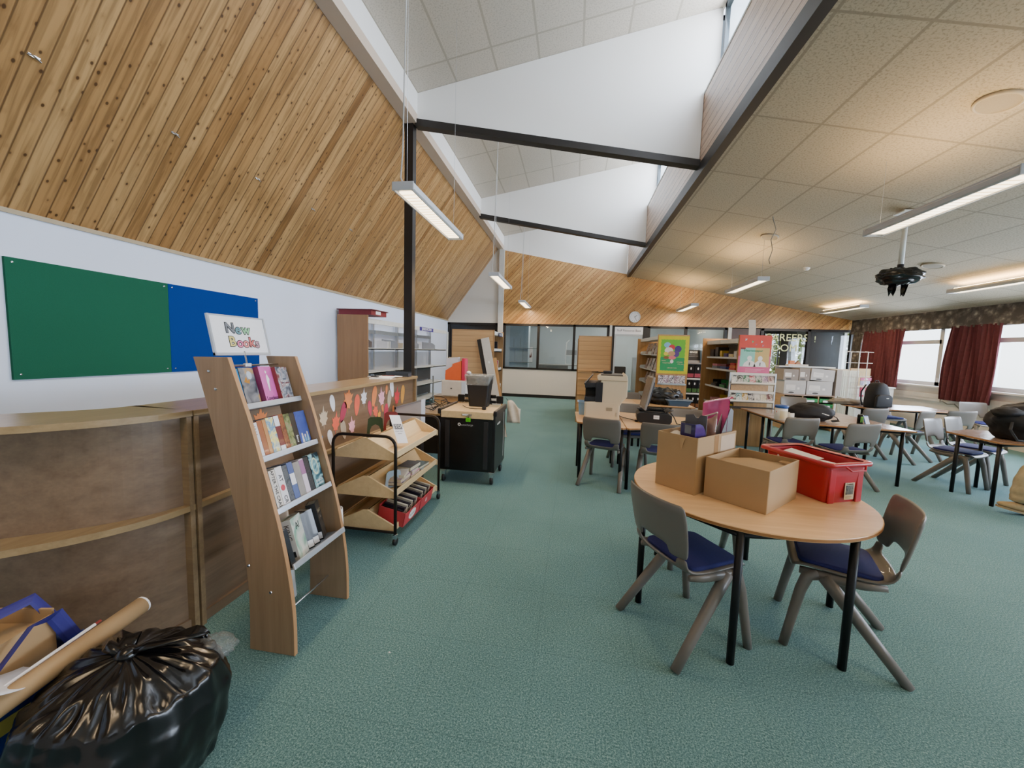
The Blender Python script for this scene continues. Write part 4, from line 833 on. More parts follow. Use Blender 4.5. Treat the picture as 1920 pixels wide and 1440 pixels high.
# ------------------------------------------------------------------ desk, document box, cables, drawer unit, magazine files
dk = thing('office_desk', 'oak desk behind the counter end, half hidden by the cart', 'desk', (-1.78, 4.95, 0)); P('desktop', MB().box(-.28, -.33, .695, .26, .95, .72), OAKT, dk, bevel=.003)
for x in (-.25, .23): P('desk_leg', MB().box(x-.02, -.25, .001, x+.02, -.21, .695), BLACK, dk); P('desk_leg', MB().box(x-.02, .85, .001, x+.02, .89, .695), BLACK, dk)
P('back_panel', MB().box(-.26, -.31, .2, .24, -.29, .694), mat('desk_panel', '#2b2522', .5), dk)
o = thing('document_box', 'pale grey slanted document box standing between the counter and the desk', 'box', (-1.76, 4.0, 0)); GRYB = mat('grey_board', '#cfd0d6', .5)
ob_ = [(-.0, 0), (.0, 0)]
P('box_shell', MB().prism([(-.15, .60), (.15, .60), (.15, .985), (-.15, .89)], 'y', -.06, .055), GRYB, o); P('box_edge', MB().prism([(-.152, .89), (.152, .987), (.152, .967), (-.152, .87)], 'y', -.064, -.06), mat('grey_edge', '#9ea2ac', .4), o); P('box_stand', MB().box(-.12, -.04, .001, .14, .05, .60), mat('desk_panel', '#2b2522', .5), o); P('corner_clip', MB().box(-.157, -.066, .865, -.14, -.055, .89), BLACK, o)
c = MB()
for i in range(7):
    pts = [(-1.70 + .10*sin(1.7*i+t*6.2) + .02*i - .12 + .3*t*(1 if i % 2 else -.4), 4.78 + .05*i + .1*cos(t*5+i), .724 + (.12*sin(pi*t)*(1 + .4*sin(i*2.1)))) for t in [k/14 for k in range(15)]]
    c.tube(pts, .0045, 5)
tag(P('cable_tangle', c, CABLE), 'tangle of black cables on the desk behind the counter', 'cable', kind='stuff')
o = thing('storage_plinth', 'low oak plinth box under the grey drawer unit', 'plinth', (-1.90, 5.8, 0)); P('plinth_body', MB().box(-.2, -.15, .721, .23, .1, .82), OAK, o, bevel=.003); P('plinth_lid', MB().box(-.2, -.16, .805, .235, .1, .822), OAKT, o)
o = thing('drawer_unit', 'pale grey two part drawer unit with the orange magazine file on top', 'drawers', (-1.78, 5.78, .8225)); P('cabinet', MB().box(-.19, -.17, 0, .19, .14, .245), mat('putty_plastic', '#d3cfc8', .45), o, bevel=.006); dw = P('drawer_front', MB().box(-.18, -.18, .012, .12, -.17, .232), mat('putty_front', '#c8c3bb', .45), o, bevel=.004); P('drawer_catch', MB().box(-.045, -.186, .115, -.02, -.18, .13), BLACK, dw)
P('side_front', MB().box(.125, -.178, .012, .188, -.17, .232), mat('pale_blue_plastic', '#c3cfe2', .45), o)
def magfile(label, loc, w, h, col, back, cat='magazine file'):
    o = thing('magazine_file', label, cat, loc, 0, 'magazine files on the drawer unit'); m = mat('file_'+col[1:], col, .5); y0, y1 = -.12, .12
    side = [(-w, 0), (w, 0), (w, h*.86), (-.1*w, h*.72), (-.2*w, h*.6), (-w, h*.42)]
    P('front_side', MB().prism(side, 'y', y0, y0+.003), m, o); P('rear_side', MB().prism([(-w, 0), (w, 0), (w, h), (-w, h)], 'y', y1-.1, y1-.097), mat('file_'+back[1:], back, .6), o); P('spine', MB().box(w-.003, y0, 0, w, y1-.1, h*.86), m, o); P('base', MB().box(-w, y0, 0, w, y1-.1, .003), m, o)
    return o
o = magfile('orange cut away magazine file holding grey papers on the drawer unit', (-1.79, 5.74, 1.069), .125, .345, '#d8602f', '#b3a88c'); P('papers', MB().prism([(-.12, .12), (.07, .2), (.07, .35), (-.12, .33)], 'y', -.1, -.03), mat('lavender_paper', '#c5c5d2', .7), o)
o = thing('magazine_file', 'tall crimson magazine file beside the orange one', 'magazine file', (-1.635, 5.74, 1.069), 0, 'magazine files on the drawer unit'); P('spine', MB().box(-.025, -.12, 0, .012, .02, .335), mat('crimson_card', '#c4294d', .5), o); P('inner_side', MB().box(.0125, -.115, 0, .028, .02, .325), mat('rose_card', '#d24a68', .5), o)
# ------------------------------------------------------------------ steel shelving along the left wall
sv = thing('steel_shelving', 'run of empty white steel shelving with a tall oak end panel on the left wall', 'shelving', (-4.26, 6.43, 0))
P('end_panel', MB().box(.02, 0, .001, .62, .025, 2.10), wood('oak_end', '#8f6944', '#a97f55', 'z', sc=.7), sv, bevel=.008)
for y in (.06, 1.15, 2.28, 3.4, 4.42):
    P('upright', MB().box(.03, y, .001, .09, y+.05, 2.08), GMET, sv)
    P('front_upright', MB().box(.55, y, .001, .58, y+.03, .8), GMET, sv)
ys = (.06, 1.15, 2.28, 3.4, 4.42)
P('front_pole', MB().tube([(.6, 4.45, .001), (.6, 4.45, 2.02)], .022, 10), WMET, sv)
for a, b in zip(ys, ys[1:]):
    for z in (.2, .6, 1.03, 1.48): P('shelf', MB().box(.09, a+.05, z, .57, b, z+.022).box(.555, a+.05, z, .57, b, z+.035), WMET, sv)
    P('header_rail', MB().box(.54, a+.02, 1.96, .57, b+.03, 2.05), WMET, sv); P('brace', MB().box(.09, a+.05, 1.80, .11, b, 1.88), GMET, sv)
    P('shelf_divider', MB().prism([(.12, 0), (.5, 0), (.5, .12), (.42, .17), (.12, .2)], 'y', a+.3, a+.304, Matrix.Translation((0, 0, 1.503))), GMET, sv)
    if a > 1: P('back_plate', MB().box(.092, a+.05, .25, .096, b, .58).box(.092, a+.05, .65, .096, b, 1.0), mat('charcoal_plate', '#5a5b60', .7), sv)
sg = P('shelf_sign', MB().box(.571, 2.46, 1.955, .576, 3.36, 2.045), mat('purple_sign', '#372a86', .5), sv); text('lettering', 'JUNIOR FICTION', .085, WINK, sg, (.5768, 2.91, 2.0), (0, 1, 0), (0, 0, 1), bold=.002)
o = thing('shallow_box', 'dark red shallow box on top of the tall oak shelving end', 'box', (-3.88, 6.7, 2.101)); bx = MB().box(-.33, -.26, 0, .3, .3, .008).box(-.33, -.26, .008, -.32, .3, .09).box(.29, -.26, .008, .3, .3, .09).box(-.32, -.26, .008, .29, -.25, .09).box(-.32, .29, .008, .29, .3, .09)
P('box_tray', bx, mat('red_board', '#7d1f2a', .5), o); P('rim', MB().box(-.36, -.28, .085, .33, .32, .1), mat('red_board_dark', '#5d151e', .5), o); P('label_card', MB().box(.3005, -.1, .02, .302, .08, .08), PAPER, o)
for i, (y, h) in enumerate(((7.4, .14), (7.5, .15), (8.1, .13))):
    o = thing('card_folder', ('pale folder standing at the near end of the steel shelving', 'white folder standing beside the pale one on the steel shelving', 'cream folder before the post on the steel shelving')[i], 'folder', (-3.9, y, 1.503)); P('folder_board', MB().box(-.1, -.005, 0, .15, .012, h), (PAPER, WHITE, mat('cream_paper', '#d8cbb4', .7))[i], o); P('folder_tab', MB().box(-.05, -.004, h, .02, .0, h+.01), PAPER, o)
# ------------------------------------------------------------------ slatted end shelving unit beyond the cart
SLAT = planks('slat_board', .1, '#c09766', '#c8a070', '#d2ab7b', knots=.01, groove=.03, grain=.12)
def slat_unit(label, x0, x1, y0, y1, h, side, group=None):
    o = thing('shelving_unit', label, 'shelving', (x0, y0, 0)); w = x1-x0; d = y1-y0
    P('end_panel', MB().box(0, .004, .001, w, .03, h), OAKZ, o)
    uvplane('slat_face', [(.01, 0, .02), (w-.02, 0, .02), (w-.02, 0, h-.01), (.01, 0, h-.01)], [(0, 0), (0, w), (h, w), (h, 0)], SLAT, o, False)
    P('edge_strip', MB().box(w-.02, -.004, .001, w, .004, h), OAKZ, o)
    P('far_panel', MB().box(0, d-.03, .001, w, d, h), OAKZ, o)
    P('centre_spine', MB().box(w*.5-.01, .03, .001, w*.5+.01, d-.03, h-.1), mat('dark_board', '#2d2b2a', .7), o)
    for z in (.12, .45, .78, 1.12, 1.5):
        a, b = (w*.5+.01, w-.03) if side > 0 else (.03, w*.5-.01)
        P('shelf', MB().box(a, .031, z, b, d-.031, z+.02).box((b-.01 if side > 0 else a), .031, z, (b if side > 0 else a+.01), d-.031, z+.07), WMET, o)
    P('top_canopy', MB().box(.03, .031, h-.09, w-.01, d-.031, h-.02), WMET, o)
    return o
slat_unit('shelving unit with an oak slatted end beside the leaning boards', -2.27, -1.46, 7.0, 7.95, 1.91, 1)
o = thing('shelf_label', 'navy blue shelf label on the canopy of the slatted shelving unit', 'sign', (-1.455, 7.55, 1.84)); P('plate', MB().box(0, -.16, -.035, .004, .16, .035), mat('navy_sign', '#1d2350', .5), o); text('lettering', 'FICTION', .05, WINK, o, (.0052, 0, 0), (0, 1, 0), (0, 0, 1))
for i, (z, col, lab) in enumerate(((1.52, '#2b2d33', 'dark paperback on the upper shelf of the slatted unit'), (1.14, '#c33a5a', 'red paperback on the middle shelf of the slatted unit'), (1.52, '#5c4740', 'brown paperback on the upper shelf of the slatted unit'), (1.14, '#e8e4df', 'white boxed book on the middle shelf of the slatted unit'))):
    o = thing('book', lab, 'book', (-1.66, 7.62 + .1*(i % 2) + .06*(i//2), z+.001)); P('cover', MB().box(0, 0, 0, .13, .03, .19), mp('sl'+col[1:], col), o); P('pages', MB().box(.004, .003, .19, .126, .027, .192), PAGES, o)
o = thing('leaning_board', 'tall white shelf panel leaning on the slatted shelving unit', 'panel', M=basis((-1.19, 6.62, .002), (1.3, .0, .32), (-.32, .22, 1.3))); P('board', MB().box(-.075, 0, 0, .075, .02, 1.83), mat('white_laminate', '#cfcac2', .5), o); P('hook', MB().box(-.01, -.012, 1.35, .01, 0, 1.39), WINK, o)
o = thing('leaning_board', 'narrow oak strip leaning beside the white shelf panel', 'panel', M=basis((-1.16, 6.66, .002), (1.3, 0, .26), (-.26, .25, 1.3))); P('board', MB().box(-.04, 0, 0, .04, .02, 1.45), BEECHZ, o); P('edge', MB().box(-.042, -.001, 0, -.04, .021, 1.45), OAKZ, o)
o = thing('leaning_board', 'thin black panel leaning behind the white shelf panel', 'panel', M=basis((-1.28, 6.66, .002), (1.3, 0, .32), (-.32, .22, 1.3))); P('board', MB().box(-.07, 0, 0, .07, .012, 1.80), BLKP, o); P('edge', MB().box(-.07, -.001, 1.80, .07, .013, 1.81), BLACK, o)
# ------------------------------------------------------------------ school chairs
SHELL = mat('chair_shell', '#6f6a64', .42, var=.05, scale=5, coat=.1); PAD = mat('chair_pad', '#1c2266', .85, var=.15, scale=120)
def make_chair(label, group):
    o = thing('school_chair', label, 'chair', (0, 0, 0), 0, group)
    pr = [(.235, .415, .17, 0), (.225, .438, .19, 0), (.17, .447, .2, 0), (.05, .44, .205, 0), (-.08, .437, .203, 0), (-.155, .448, .2, .1), (-.195, .49, .2, .5), (-.21, .535, .203, .8), (-.222, .585, .212, 1), (-.232, .635, .218, 1), (-.25, .735, .222, 1), (-.268, .825, .215, 1)]
    us = [-1, -.86, -.7, -.5, -.25, 0, .25, .5, .7, .86, 1]
    def row(y, z, w, b): return [(w*u, y + b*.035*abs(u)**2.5 - b*.012*(1-u*u), z + (1-b)*.014*abs(u)**3) for u in us]
    mb = MB(); R = [row(*p) for p in pr]; V = mb.grid(R[:8])
    dead = [f for f in mb.bm.faces if f.calc_center_median().z > .50 and abs(f.calc_center_median().x) < .13 and f.calc_center_median().y < -.1]
    bmesh.ops.delete(mb.bm, geom=dead, context='FACES')
    P('seat_shell', mb, SHELL, o, smooth=True, solid=.016, sub=1)
    mb = MB(); mb.grid([row(-.208, .53, .203, .8)] + R[8:]); 
    dead = [f for f in mb.bm.faces if f.calc_center_median().z < .565 and abs(f.calc_center_median().x) < .115]
    bmesh.ops.delete(mb.bm, geom=dead, context='FACES')
    P('backrest', mb, SHELL, o, smooth=True, solid=.018, sub=1)
    q = [(.175*sx*min(1, 1.0), y) for sx, y in ()]
    pts = []
    for cx, cy, a0 in ((.12, .15, 0), (-.12, .15, pi/2), (-.13, -.09, pi), (.13, -.09, 3*pi/2)):
        for i in range(6): a = a0 + pi/2*i/5; pts.append((cx+.055*cos(a), cy+.055*sin(a)))
    P('seat_pad', MB().prism(pts, 'z', .45, .478), PAD, o, bevel=.012, seg=3, smooth=True)
    for s in (-1, 1):
        P('side_rail', MB().tube([(s*.178, .20, .42), (s*.185, .1, .415), (s*.185, -.06, .42), (s*.188, -.15, .435)], [(.016, .02), (.022, .028), (.018, .024), (.012, .016)], 10), SHELL, o, smooth=True)
        P('leg', MB().tube([(s*.188, .10, .42), (s*.2, .02, .325), (s*.222, -.13, .145), (s*.24, -.25, .0)], [(.03, .034), (.029, .032), (.025, .027), (.023, .024)], 12), SHELL, o, smooth=True)
        P('leg', MB().tube([(s*.186, .12, .42), (s*.19, .165, .40), (s*.2, .19, .32), (s*.215, .225, .12), (s*.222, .245, .0)], [(.026, .03), (.027, .03), (.024, .026), (.021, .023), (.02, .022)], 12), SHELL, o, smooth=True)
    return o
CH = [('grey chair at the left of the round table, its back toward the viewer', .667, 2.205, .89, .46), ('grey chair at the right of the round table, its back turned right', 1.505, 2.306, -.93, .38), ('grey chair on the far side of the round table, hidden by the boxes', 1.0, 3.05, -.1, -1),
 ('grey chair in front of the printer table', .41, 4.62, .32, .95), ('grey chair in front of the black projector case', 1.0, 4.5, .15, .98), ('grey chair behind the black projector case, facing the viewer', 1.5, 5.28, -.25, -.97), ('grey chair directly behind the printer, facing the viewer', .80, 5.55, 0, -1), ('grey chair at the second table row behind the printer', 1.05, 7.3, 0, -1),
 ('grey chair before the brown tables, directly behind the red plastic crate', 2.83, 5.52, -.15, .98), ('grey chair before the brown tables, right of the chair behind the crate', 3.34, 5.28, -.25, .97), ('grey chair in front of the black rucksack table', 4.63, 7.0, -.25, .97), ('grey chair turned sideways near the middle of the rucksack table', 5.22, 6.92, -.5, .86), ('grey chair at the right end of the rucksack table', 5.98, 7.2, -.1, 1),
 ('grey chair by the window wall under the far curtain', 7.55, 8.4, -.1, -1), ('pale lit chair at the left end of the near right table', 4.80, 5.62, .5, -.87), ('pale lit chair second along at the near right table', 5.26, 5.90, .5, -.87), ('blue lit chair in front of the green tray unit', 4.14, 7.85, -.15, -1), ('grey chair behind the rucksack table against the window wall', 6.15, 8.62, 0, -1)]
first = None
for lab, x, y, fx, fy in CH:
    rz = math.atan2(-fx, fy)
    if first is None: first = make_chair(lab, 'school chairs'); first.location = (x, y, 0); first.rotation_euler = (0, 0, rz)
    else: dup(first, (x, y, 0), rz, lab, 'school chairs')
# ------------------------------------------------------------------ tables
TLEG = mat('table_leg', '#131316', .45, .3); EDGEB = mat('table_edge', '#a87442', .5); BROWN = wood('brown_top', '#8a7162', '#a78d7c', 'x', rough=.22); BROWN.node_tree
def table(label, poly, h=.72, top=None, legs=(), group=None, name='classroom_table'):
    cx = sum(p[0] for p in poly)/len(poly); cy = sum(p[1] for p in poly)/len(poly)
    o = thing(name, label, 'table', (cx, cy, 0), 0, group); pl = [(x-cx, y-cy) for x, y in poly]
    t = P('tabletop', MB().prism(pl, 'z', h-.022, h), top or BEECH, o, bevel=.004)
    P('edge_band', MB().prism([(x*1.0015, y*1.0015) for x, y in pl], 'z', h-.018, h-.005), EDGEB, t)
    for x, y in legs: P('leg', MB().tube([(x-cx, y-cy, 0), (x-cx, y-cy, h-.023)], .019, 12), TLEG, o, smooth=True)
    fr = MB(); n = len(legs)
    if n > 1:
        for i in range(n):
            a, b = legs[i], legs[(i+1) % n]; fr.tube([(a[0]-cx, a[1]-cy, h-.045), (b[0]-cx, b[1]-cy, h-.045)], .014, 8)
        P('under_frame', fr, TLEG, o)
    return o
C0 = (1.085, 2.575); R0 = .65
table('round beech table in the foreground carrying two cardboard boxes and a red crate', [(C0[0]+R0*cos(2*pi*i/72), C0[1]+R0*sin(2*pi*i/72)) for i in range(72)], legs=[(1.40, 2.06), (.85, 1.99), (.465, 2.40), (.70, 3.02), (1.37, 3.10), (1.66, 2.60)], name='round_table')
table('beech table under the printer, left of the joint', [(.07, 4.66), (.575, 4.40), (.615, 4.42), (.63, 5.62), (.05, 5.42)], legs=[(.105, 5.25), (.12, 4.75), (.575, 4.46), (.58, 5.5)], group='beech tables')
table('beech table under the black projector case, right of the joint', [(.622, 4.42), (.65, 4.405), (1.68, 4.83), (1.73, 5.38), (.637, 5.62)], legs=[(.655, 4.47), (1.62, 4.87), (1.66, 5.3), (.68, 5.5)], group='beech tables')
table('beech table of the second row, behind the printer', [(.22, 6.62), (1.08, 6.58), (1.08, 7.3), (.22, 7.3)], legs=[(.27, 6.7), (1.03, 6.65), (1.03, 7.25), (.27, 7.25)], group='beech tables')
table('beech table of the second row carrying the black bags', [(1.083, 6.56), (1.96, 6.52), (1.96, 7.24), (1.083, 7.3)], legs=[(1.13, 6.65), (1.9, 6.6), (1.9, 7.15), (1.13, 7.25)], group='beech tables')
table('brown table with the white tub, nearer of the pair behind the red crate', [(2.74, 5.50), (4.12, 5.30), (4.15, 6.05), (2.74, 6.10)], top=BROWN, legs=[(2.82, 5.6), (4.05, 5.4), (4.05, 5.98), (2.82, 6.02)], group='brown tables')
table('brown table behind the one with the white tub', [(2.74, 6.105), (4.15, 6.055), (4.15, 6.75), (2.74, 6.79)], top=BROWN, legs=[(2.82, 6.2), (4.05, 6.15), (4.05, 6.68), (2.82, 6.7)], group='brown tables')
rp = [(6.55, 7.62), (6.55, 8.42), (5.6, 8.55)] + [(5.42+.38*cos(a), 8.05+.42*sin(a)) for a in [pi/2+.2 + (pi-.4)*i/10 for i in range(11)]] + [(5.6, 7.58)]
table('brown table with a rounded end carrying the black rucksack', rp, top=BROWN, legs=[(5.2, 7.85), (6.45, 7.7), (6.45, 8.35), (5.3, 8.4)], group='brown tables')
table('brown table at the right edge carrying the black backpack', [(4.56, 4.86), (5.62, 4.70), (5.95, 5.32), (5.03, 5.73), (4.56, 5.47)], top=BROWN, legs=[(4.60, 4.90), (4.585, 5.34), (5.08, 5.62), (5.5, 4.8), (5.75, 5.25)], group='brown tables')
# ------------------------------------------------------------------ boxes on the round table
TAPE = mat('parcel_tape', '#a8835a', .25, coat=.3)
def carton(name, label, p0, ex, ey, h, t=.006):
    """open carton: p0 near corner, ex / ey edge vectors on the table"""
    M = basis((p0[0], p0[1], .7205), (*ex, 0), (0, 0, 1)); o = thing(name, label, 'box', M=M); w = hypot(*ex); d = (M.inverted() @ Vector((p0[0]+ey[0], p0[1]+ey[1], .7205))).y
    lo = min(0, d); hi = max(0, d)
    for nm, b in (('wall_panel', (0, lo, 0, w, lo+t, h)), ('wall_panel', (0, hi-t, 0, w, hi, h)), ('wall_panel', (0, lo+t, 0, t, hi-t, h)), ('wall_panel', (w-t, lo+t, 0, w, hi-t, h))): P(nm, MB().box(*b), CARD, o, bevel=.0015, seg=1)
    P('base_panel', MB().box(t, lo+t, 0, w-t, hi-t, t), CARD, o)
    return o, w, lo, hi
oA, w, lo, hi = carton('cardboard_box', 'tall open cardboard box full of files on the round table', (.555, 2.56), (.185, -.185), (.345, .34), .345)
P('torn_flap', MB().poly([(w*.55, lo-.002, .335), (w*.7, lo-.002, .33), (w*.66, lo-.02, .26)]), CARD, oA); P('tape_strip', MB().box(w+.0005, lo+.2, .01, w+.001, lo+.25, .34), TAPE, oA)
P('torn_label', MB().box(w+.0006, lo+.28, .2, w+.0012, hi-.02, .33), mat('pale_card', '#c7ae93', .7), oA)
MA = oA.matrix_basis
def inA(name, label, cat, x, y, z, rz, grp=None): 
    o = thing(name, label, cat, MA @ Vector((x, y, z)), 0, grp); o.rotation_euler = (0, 0, math.atan2(-.185, .185) + rz); return o
dA = hi - lo
PINK = mat('pink_film', '#e05a9c', .2, coat=.5, var=.1, scale=18, bmp=.3)
o = inA('plastic_wallet', 'shiny pink plastic bag standing at the back of the tall cardboard box', 'bag', .07, .40, .01, 0)
mb = MB(); mb.grid([[(.01+.17*s + .01*sin(6*t), .045*sin(pi*s)*(1-t*.6)+.012*sin(7*t+3*s), .50*t*(1+.10*s) - (.02*sin(9*s) if t > .95 else 0)) for s in [i/8 for i in range(9)]] for t in [j/12 for j in range(13)]]); mb.grid([[(.01+.17*s, -.02-.008*sin(8*s), .50*t*(1+.10*s)) for s in [i/8 for i in range(9)]] for t in [j/12 for j in range(13)]]); P('plastic_wrap', mb, PINK, o, smooth=True)
mb = MB(); mb.grid([[(.01+.17*s, -.022+.06*q, .50*(1+.10*s) + .014*sin(pi*q)) for s in [i/6 for i in range(7)]] for q in (0, .25, .5, .75, 1)]); P('folded_top', mb, PINK, o, smooth=True)
o = inA('plastic_bag', 'crumpled clear brownish plastic bag in the tall cardboard box', 'bag', .05, .26, .01, .25); mb = MB(); mb.grid([[(.0+.17*s, .02*sin(9*s+5*t)+.03*sin(pi*s), .36*t+.1*s*t+.02*sin(6*s)*t) for s in [i/10 for i in range(11)]] for t in [j/10 for j in range(11)]]); P('film_wrap', mb, mat('brown_film', '#b08a80', .15, coat=.6, var=.25, scale=14, bmp=.5), o, smooth=True, solid=.012); P('bag_edge', MB().tube([(0, 0, .36), (.09, .05, .42), (.17, .01, .46)], .006, 6), mat('film_edge', '#d8c5c0', .2), o)
o = inA('magazine_file', 'pale grey slanted magazine file at the right of the tall cardboard box', 'magazine file', .244, .20, .008, .0, 'files in the tall cardboard box'); P('side', MB().prism([(0, 0), (.25, 0), (.25, .47), (.21, .49), (0, .16)], 'x', 0, .004), mat('file_dark', '#5b5b5e', .5), o); P('spine', MB().box(-.04, .246, 0, .004, .25, .47), mat('pink_edge', '#d7b3b8', .5), o); P('other_side', MB().prism([(0, 0), (.25, 0), (.25, .47), (.21, .49), (0, .16)], 'x', -.04, -.036), mat('file_grey', '#b3b2b2', .5), o)
o = inA('magazine_file', 'dark grey file with a notched top in the tall cardboard box', 'magazine file', .10, .17, .008, .0, 'files in the tall cardboard box'); P('back_board', MB().prism([(-.02, 0), (.12, 0), (.12, .45), (.08, .45), (.065, .43), (.05, .43), (.035, .45), (-.02, .44)], 'y', 0, .004), mat('file_slate', '#56565a', .4), o); P('side_board', MB().box(-.02, -.05, 0, -.016, 0, .40), mat('file_slate', '#56565a', .4), o)
o = inA('magazine_file', 'dark purple rounded file at the front of the tall cardboard box', 'magazine file', .135, .03, .008, .0, 'files in the tall cardboard box'); PUR = mat('file_purple', '#2c1a54', .2, coat=.5); P('front_board', MB().box(.0, 0, 0, .09, .004, .41), PUR, o); P('curved_side', MB().prism([(.004, 0), (.13, 0), (.13, .33), (.12, .36), (.09, .395), (.05, .41), (.004, .41)], 'x', .086, .09), mat('file_violet', '#3f2a78', .2, coat=.5), o); P('window_cutout', MB().box(.025, -.0015, .35, .065, -.0005, .40), mat('greyish', '#77767c'), o)
o = inA('paper_sheet', 'creased cream paper lying in the front corner of the tall cardboard box', 'paper', .06, lo+.11, .31, .1); mb = MB(); mb.grid([[(-.05+.13*s, -.07+.1*t, .02*sin(5*s)*t+.012*t) for s in [i/6 for i in range(7)]] for t in [j/5 for j in range(6)]]); P('sheet', mb, mat('cream_paper', '#d8cbb4', .7), o, smooth=True)
oB, w, lo, hi = carton('cardboard_box', 'lower cardboard box with a sunken lid flap, middle of the round table', (.80, 2.40), (.24, -.235), (.30, .306), .235)
P('flap', MB().poly([(.012, lo+.012, .200), (w-.012, lo+.012, .214), (w-.012, hi-.11, .21), (.10, hi-.06, .2), (.012, hi-.20, .2)]).poly([(.10, hi-.012, .19), (w-.012, hi-.012, .2), (w-.012, hi-.12, .203), (.14, hi-.10, .195)]), CARD, oB, normals=False); P('tape_strip', MB().box(w-.08, hi-.09, .2165, w-.015, hi-.03, .218), TAPE, oB)
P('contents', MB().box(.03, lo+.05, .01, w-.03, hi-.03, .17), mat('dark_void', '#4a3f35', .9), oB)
# red crate
Mr = basis((1.475, 2.43, .7205), (.925, .38, 0), (0, 0, 1)); CR = mat('crate_red', '#b8222f', .35, coat=.2, var=.05)
cr_ = thing('plastic_crate', 'red plastic crate with a picture label on the round table', 'crate', M=Mr)
W_, D_, H_ = .25, .39, .232
def rrect(w0, w1, d0, d1, z, r=.025, n=5):
    q = []
    for cx, cy, a0 in ((w1-r, d1-r, 0), (w0+r, d1-r, pi/2), (w0+r, d0+r, pi), (w1-r, d0+r, 3*pi/2)):
        for i in range(n): a = a0 + pi/2*i/(n-1); q.append((cx+r*cos(a), cy+r*sin(a), z))
    return q
mb = MB(); V = mb.grid([rrect(0, W_, 0, D_, 0), rrect(-.012, W_+.012, -.012, D_+.012, .16), rrect(-.014, W_+.014, -.014, D_+.014, H_), rrect(-.008, W_+.008, -.008, D_+.008, H_), rrect(.004, W_-.004, .004, D_-.004, .006)], closed=True); mb._face(V[0]); mb._face(V[-1][::-1]); P('crate_body', mb, CR, cr_)
mb = MB(); mb.grid([rrect(-.014, W_+.014, -.014, D_+.014, H_-.012), rrect(-.04, W_+.04, -.04, D_+.05, H_-.012, .035), rrect(-.042, W_+.042, -.042, D_+.052, H_+.004, .035), rrect(-.036, W_+.036, -.036, D_+.046, H_+.012, .035), rrect(-.01, W_+.01, -.01, D_+.01, H_+.008, .025)], closed=True); P('crate_rim', mb, CR, cr_, smooth=True)
P('carry_handle', MB().tube([(.07, -.035, H_-.005), (.10, -.05, H_-.03), (.20, -.052, H_-.03), (.225, -.035, H_-.005)], .006, 8), CR, cr_)
P('corner_rib', MB().box(-.0, -.013, .0, .045, -.004, H_-.03), CR, cr_, bevel=.004); P('corner_rib', MB().box(W_-.045, -.013, 0, W_, -.004, H_-.03), CR, cr_, bevel=.004)
lb = P('picture_label', MB().box(.115, -.0145, .02, .185, -.0125, .12), mat('label_cream', '#d9cba4', .5), cr_); P('label_photo', MB().box(.122, -.0155, .05, .178, -.0146, .105), A('photo', ['#1f2223', '#4d5250', '#7d7a70', '#23292a'], scale=25), lb); text('lettering', 'Contents', .014, INK, lb, (.15, -.0153, .112), (1, 0, 0), (0, 0, 1)); P('label_line', MB().box(.122, -.0153, .034, .17, -.0147, .037).box(.122, -.0153, .026, .16, -.0147, .029), mat('label_tan', '#b99c62'), lb)
o = thing('paper_sheaf', 'sheaf of white papers on top of the red crate contents', 'paper', M=Mr @ Matrix.Translation((.02, .03, .195)) @ Matrix.Rotation(.12, 4, 'Z')); P('sheets', MB().box(0, 0, 0, .17, .29, .012, Matrix.Rotation(.03, 4, 'Y')), PAPER, o); P('loose_sheet', MB().poly([(.02, .1, .014), (.18, .12, .016), (.19, .33, .03), (.03, .31, .018)]), mat('offwhite_paper', '#dcd6d2', .7), o)
P('crate_contents', MB().box(.012, .012, .008, W_-.012, D_-.012, .185), mat('dark_contents', '#4e2227', .8), cr_)
# ------------------------------------------------------------------ printer table
PR = mat('printer_cream', '#d3c4a8', .45, var=.02); PRD = mat('printer_dark', '#22242b', .35)
pr = thing('printer', 'large cream office printer with a dark paper output bay, standing on the beech table', 'printer', (.37, 4.86, .7205), -.06)
P('body', MB().prism([(-.21, .0), (.205, .0), (.205, .20), (.245, .27), (.285, .31), (.285, .5), (-.03, .5), (-.03, .27), (-.21, .23)], 'y', -.12, .36), PR, pr, bevel=.008)
P('output_bay', MB().prism([(-.215, .232), (-.03, .24), (-.03, .47), (-.215, .46), (-.215, .40), (-.08, .41), (-.08, .30), (-.215, .29)], 'y', -.122, .34), PRD, pr, bevel=.006)
P('bay_panel', MB().box(-.085, -.128, .235, -.002, -.119, .475), PRD, pr, bevel=.01)
P('bay_back', MB().box(-.21, .02, .28, -.08, .03, .42), mat('bay_black', '#0c0c0e', .6), pr)
P('scanner_lid', MB().prism([(-.06, .5), (.285, .5), (.275, .56), (.255, .585), (.23, .555), (-.04, .555), (-.075, .53)], 'y', -.13, .35), PR, pr, bevel=.006); P('lid_tray', MB().box(-.03, -.1, .557, .225, .3, .572), mat('tray_grey', '#5d5850', .6), pr)
P('output_tray', MB().prism([(-.21, .46), (-.13, .56), (-.125, .555), (-.2, .45)], 'y', -.1, .3), PRD, pr); P('side_tray', MB().prism([(-.225, .44), (-.03, .46), (-.03, .47), (-.225, .455)], 'y', -.12, .3), PRD, pr)
P('front_door', MB().box(-.195, -.124, .02, .19, -.119, .225), PR, pr, bevel=.003); P('vent_panel', MB().box(.05, -.1265, .135, .12, -.1235, .175), mat('vent_grey', '#9c937f', .6), pr); P('side_catch', MB().box(.165, -.127, .07, .172, -.1235, .12), mat('vent_grey', '#9c937f', .6), pr)
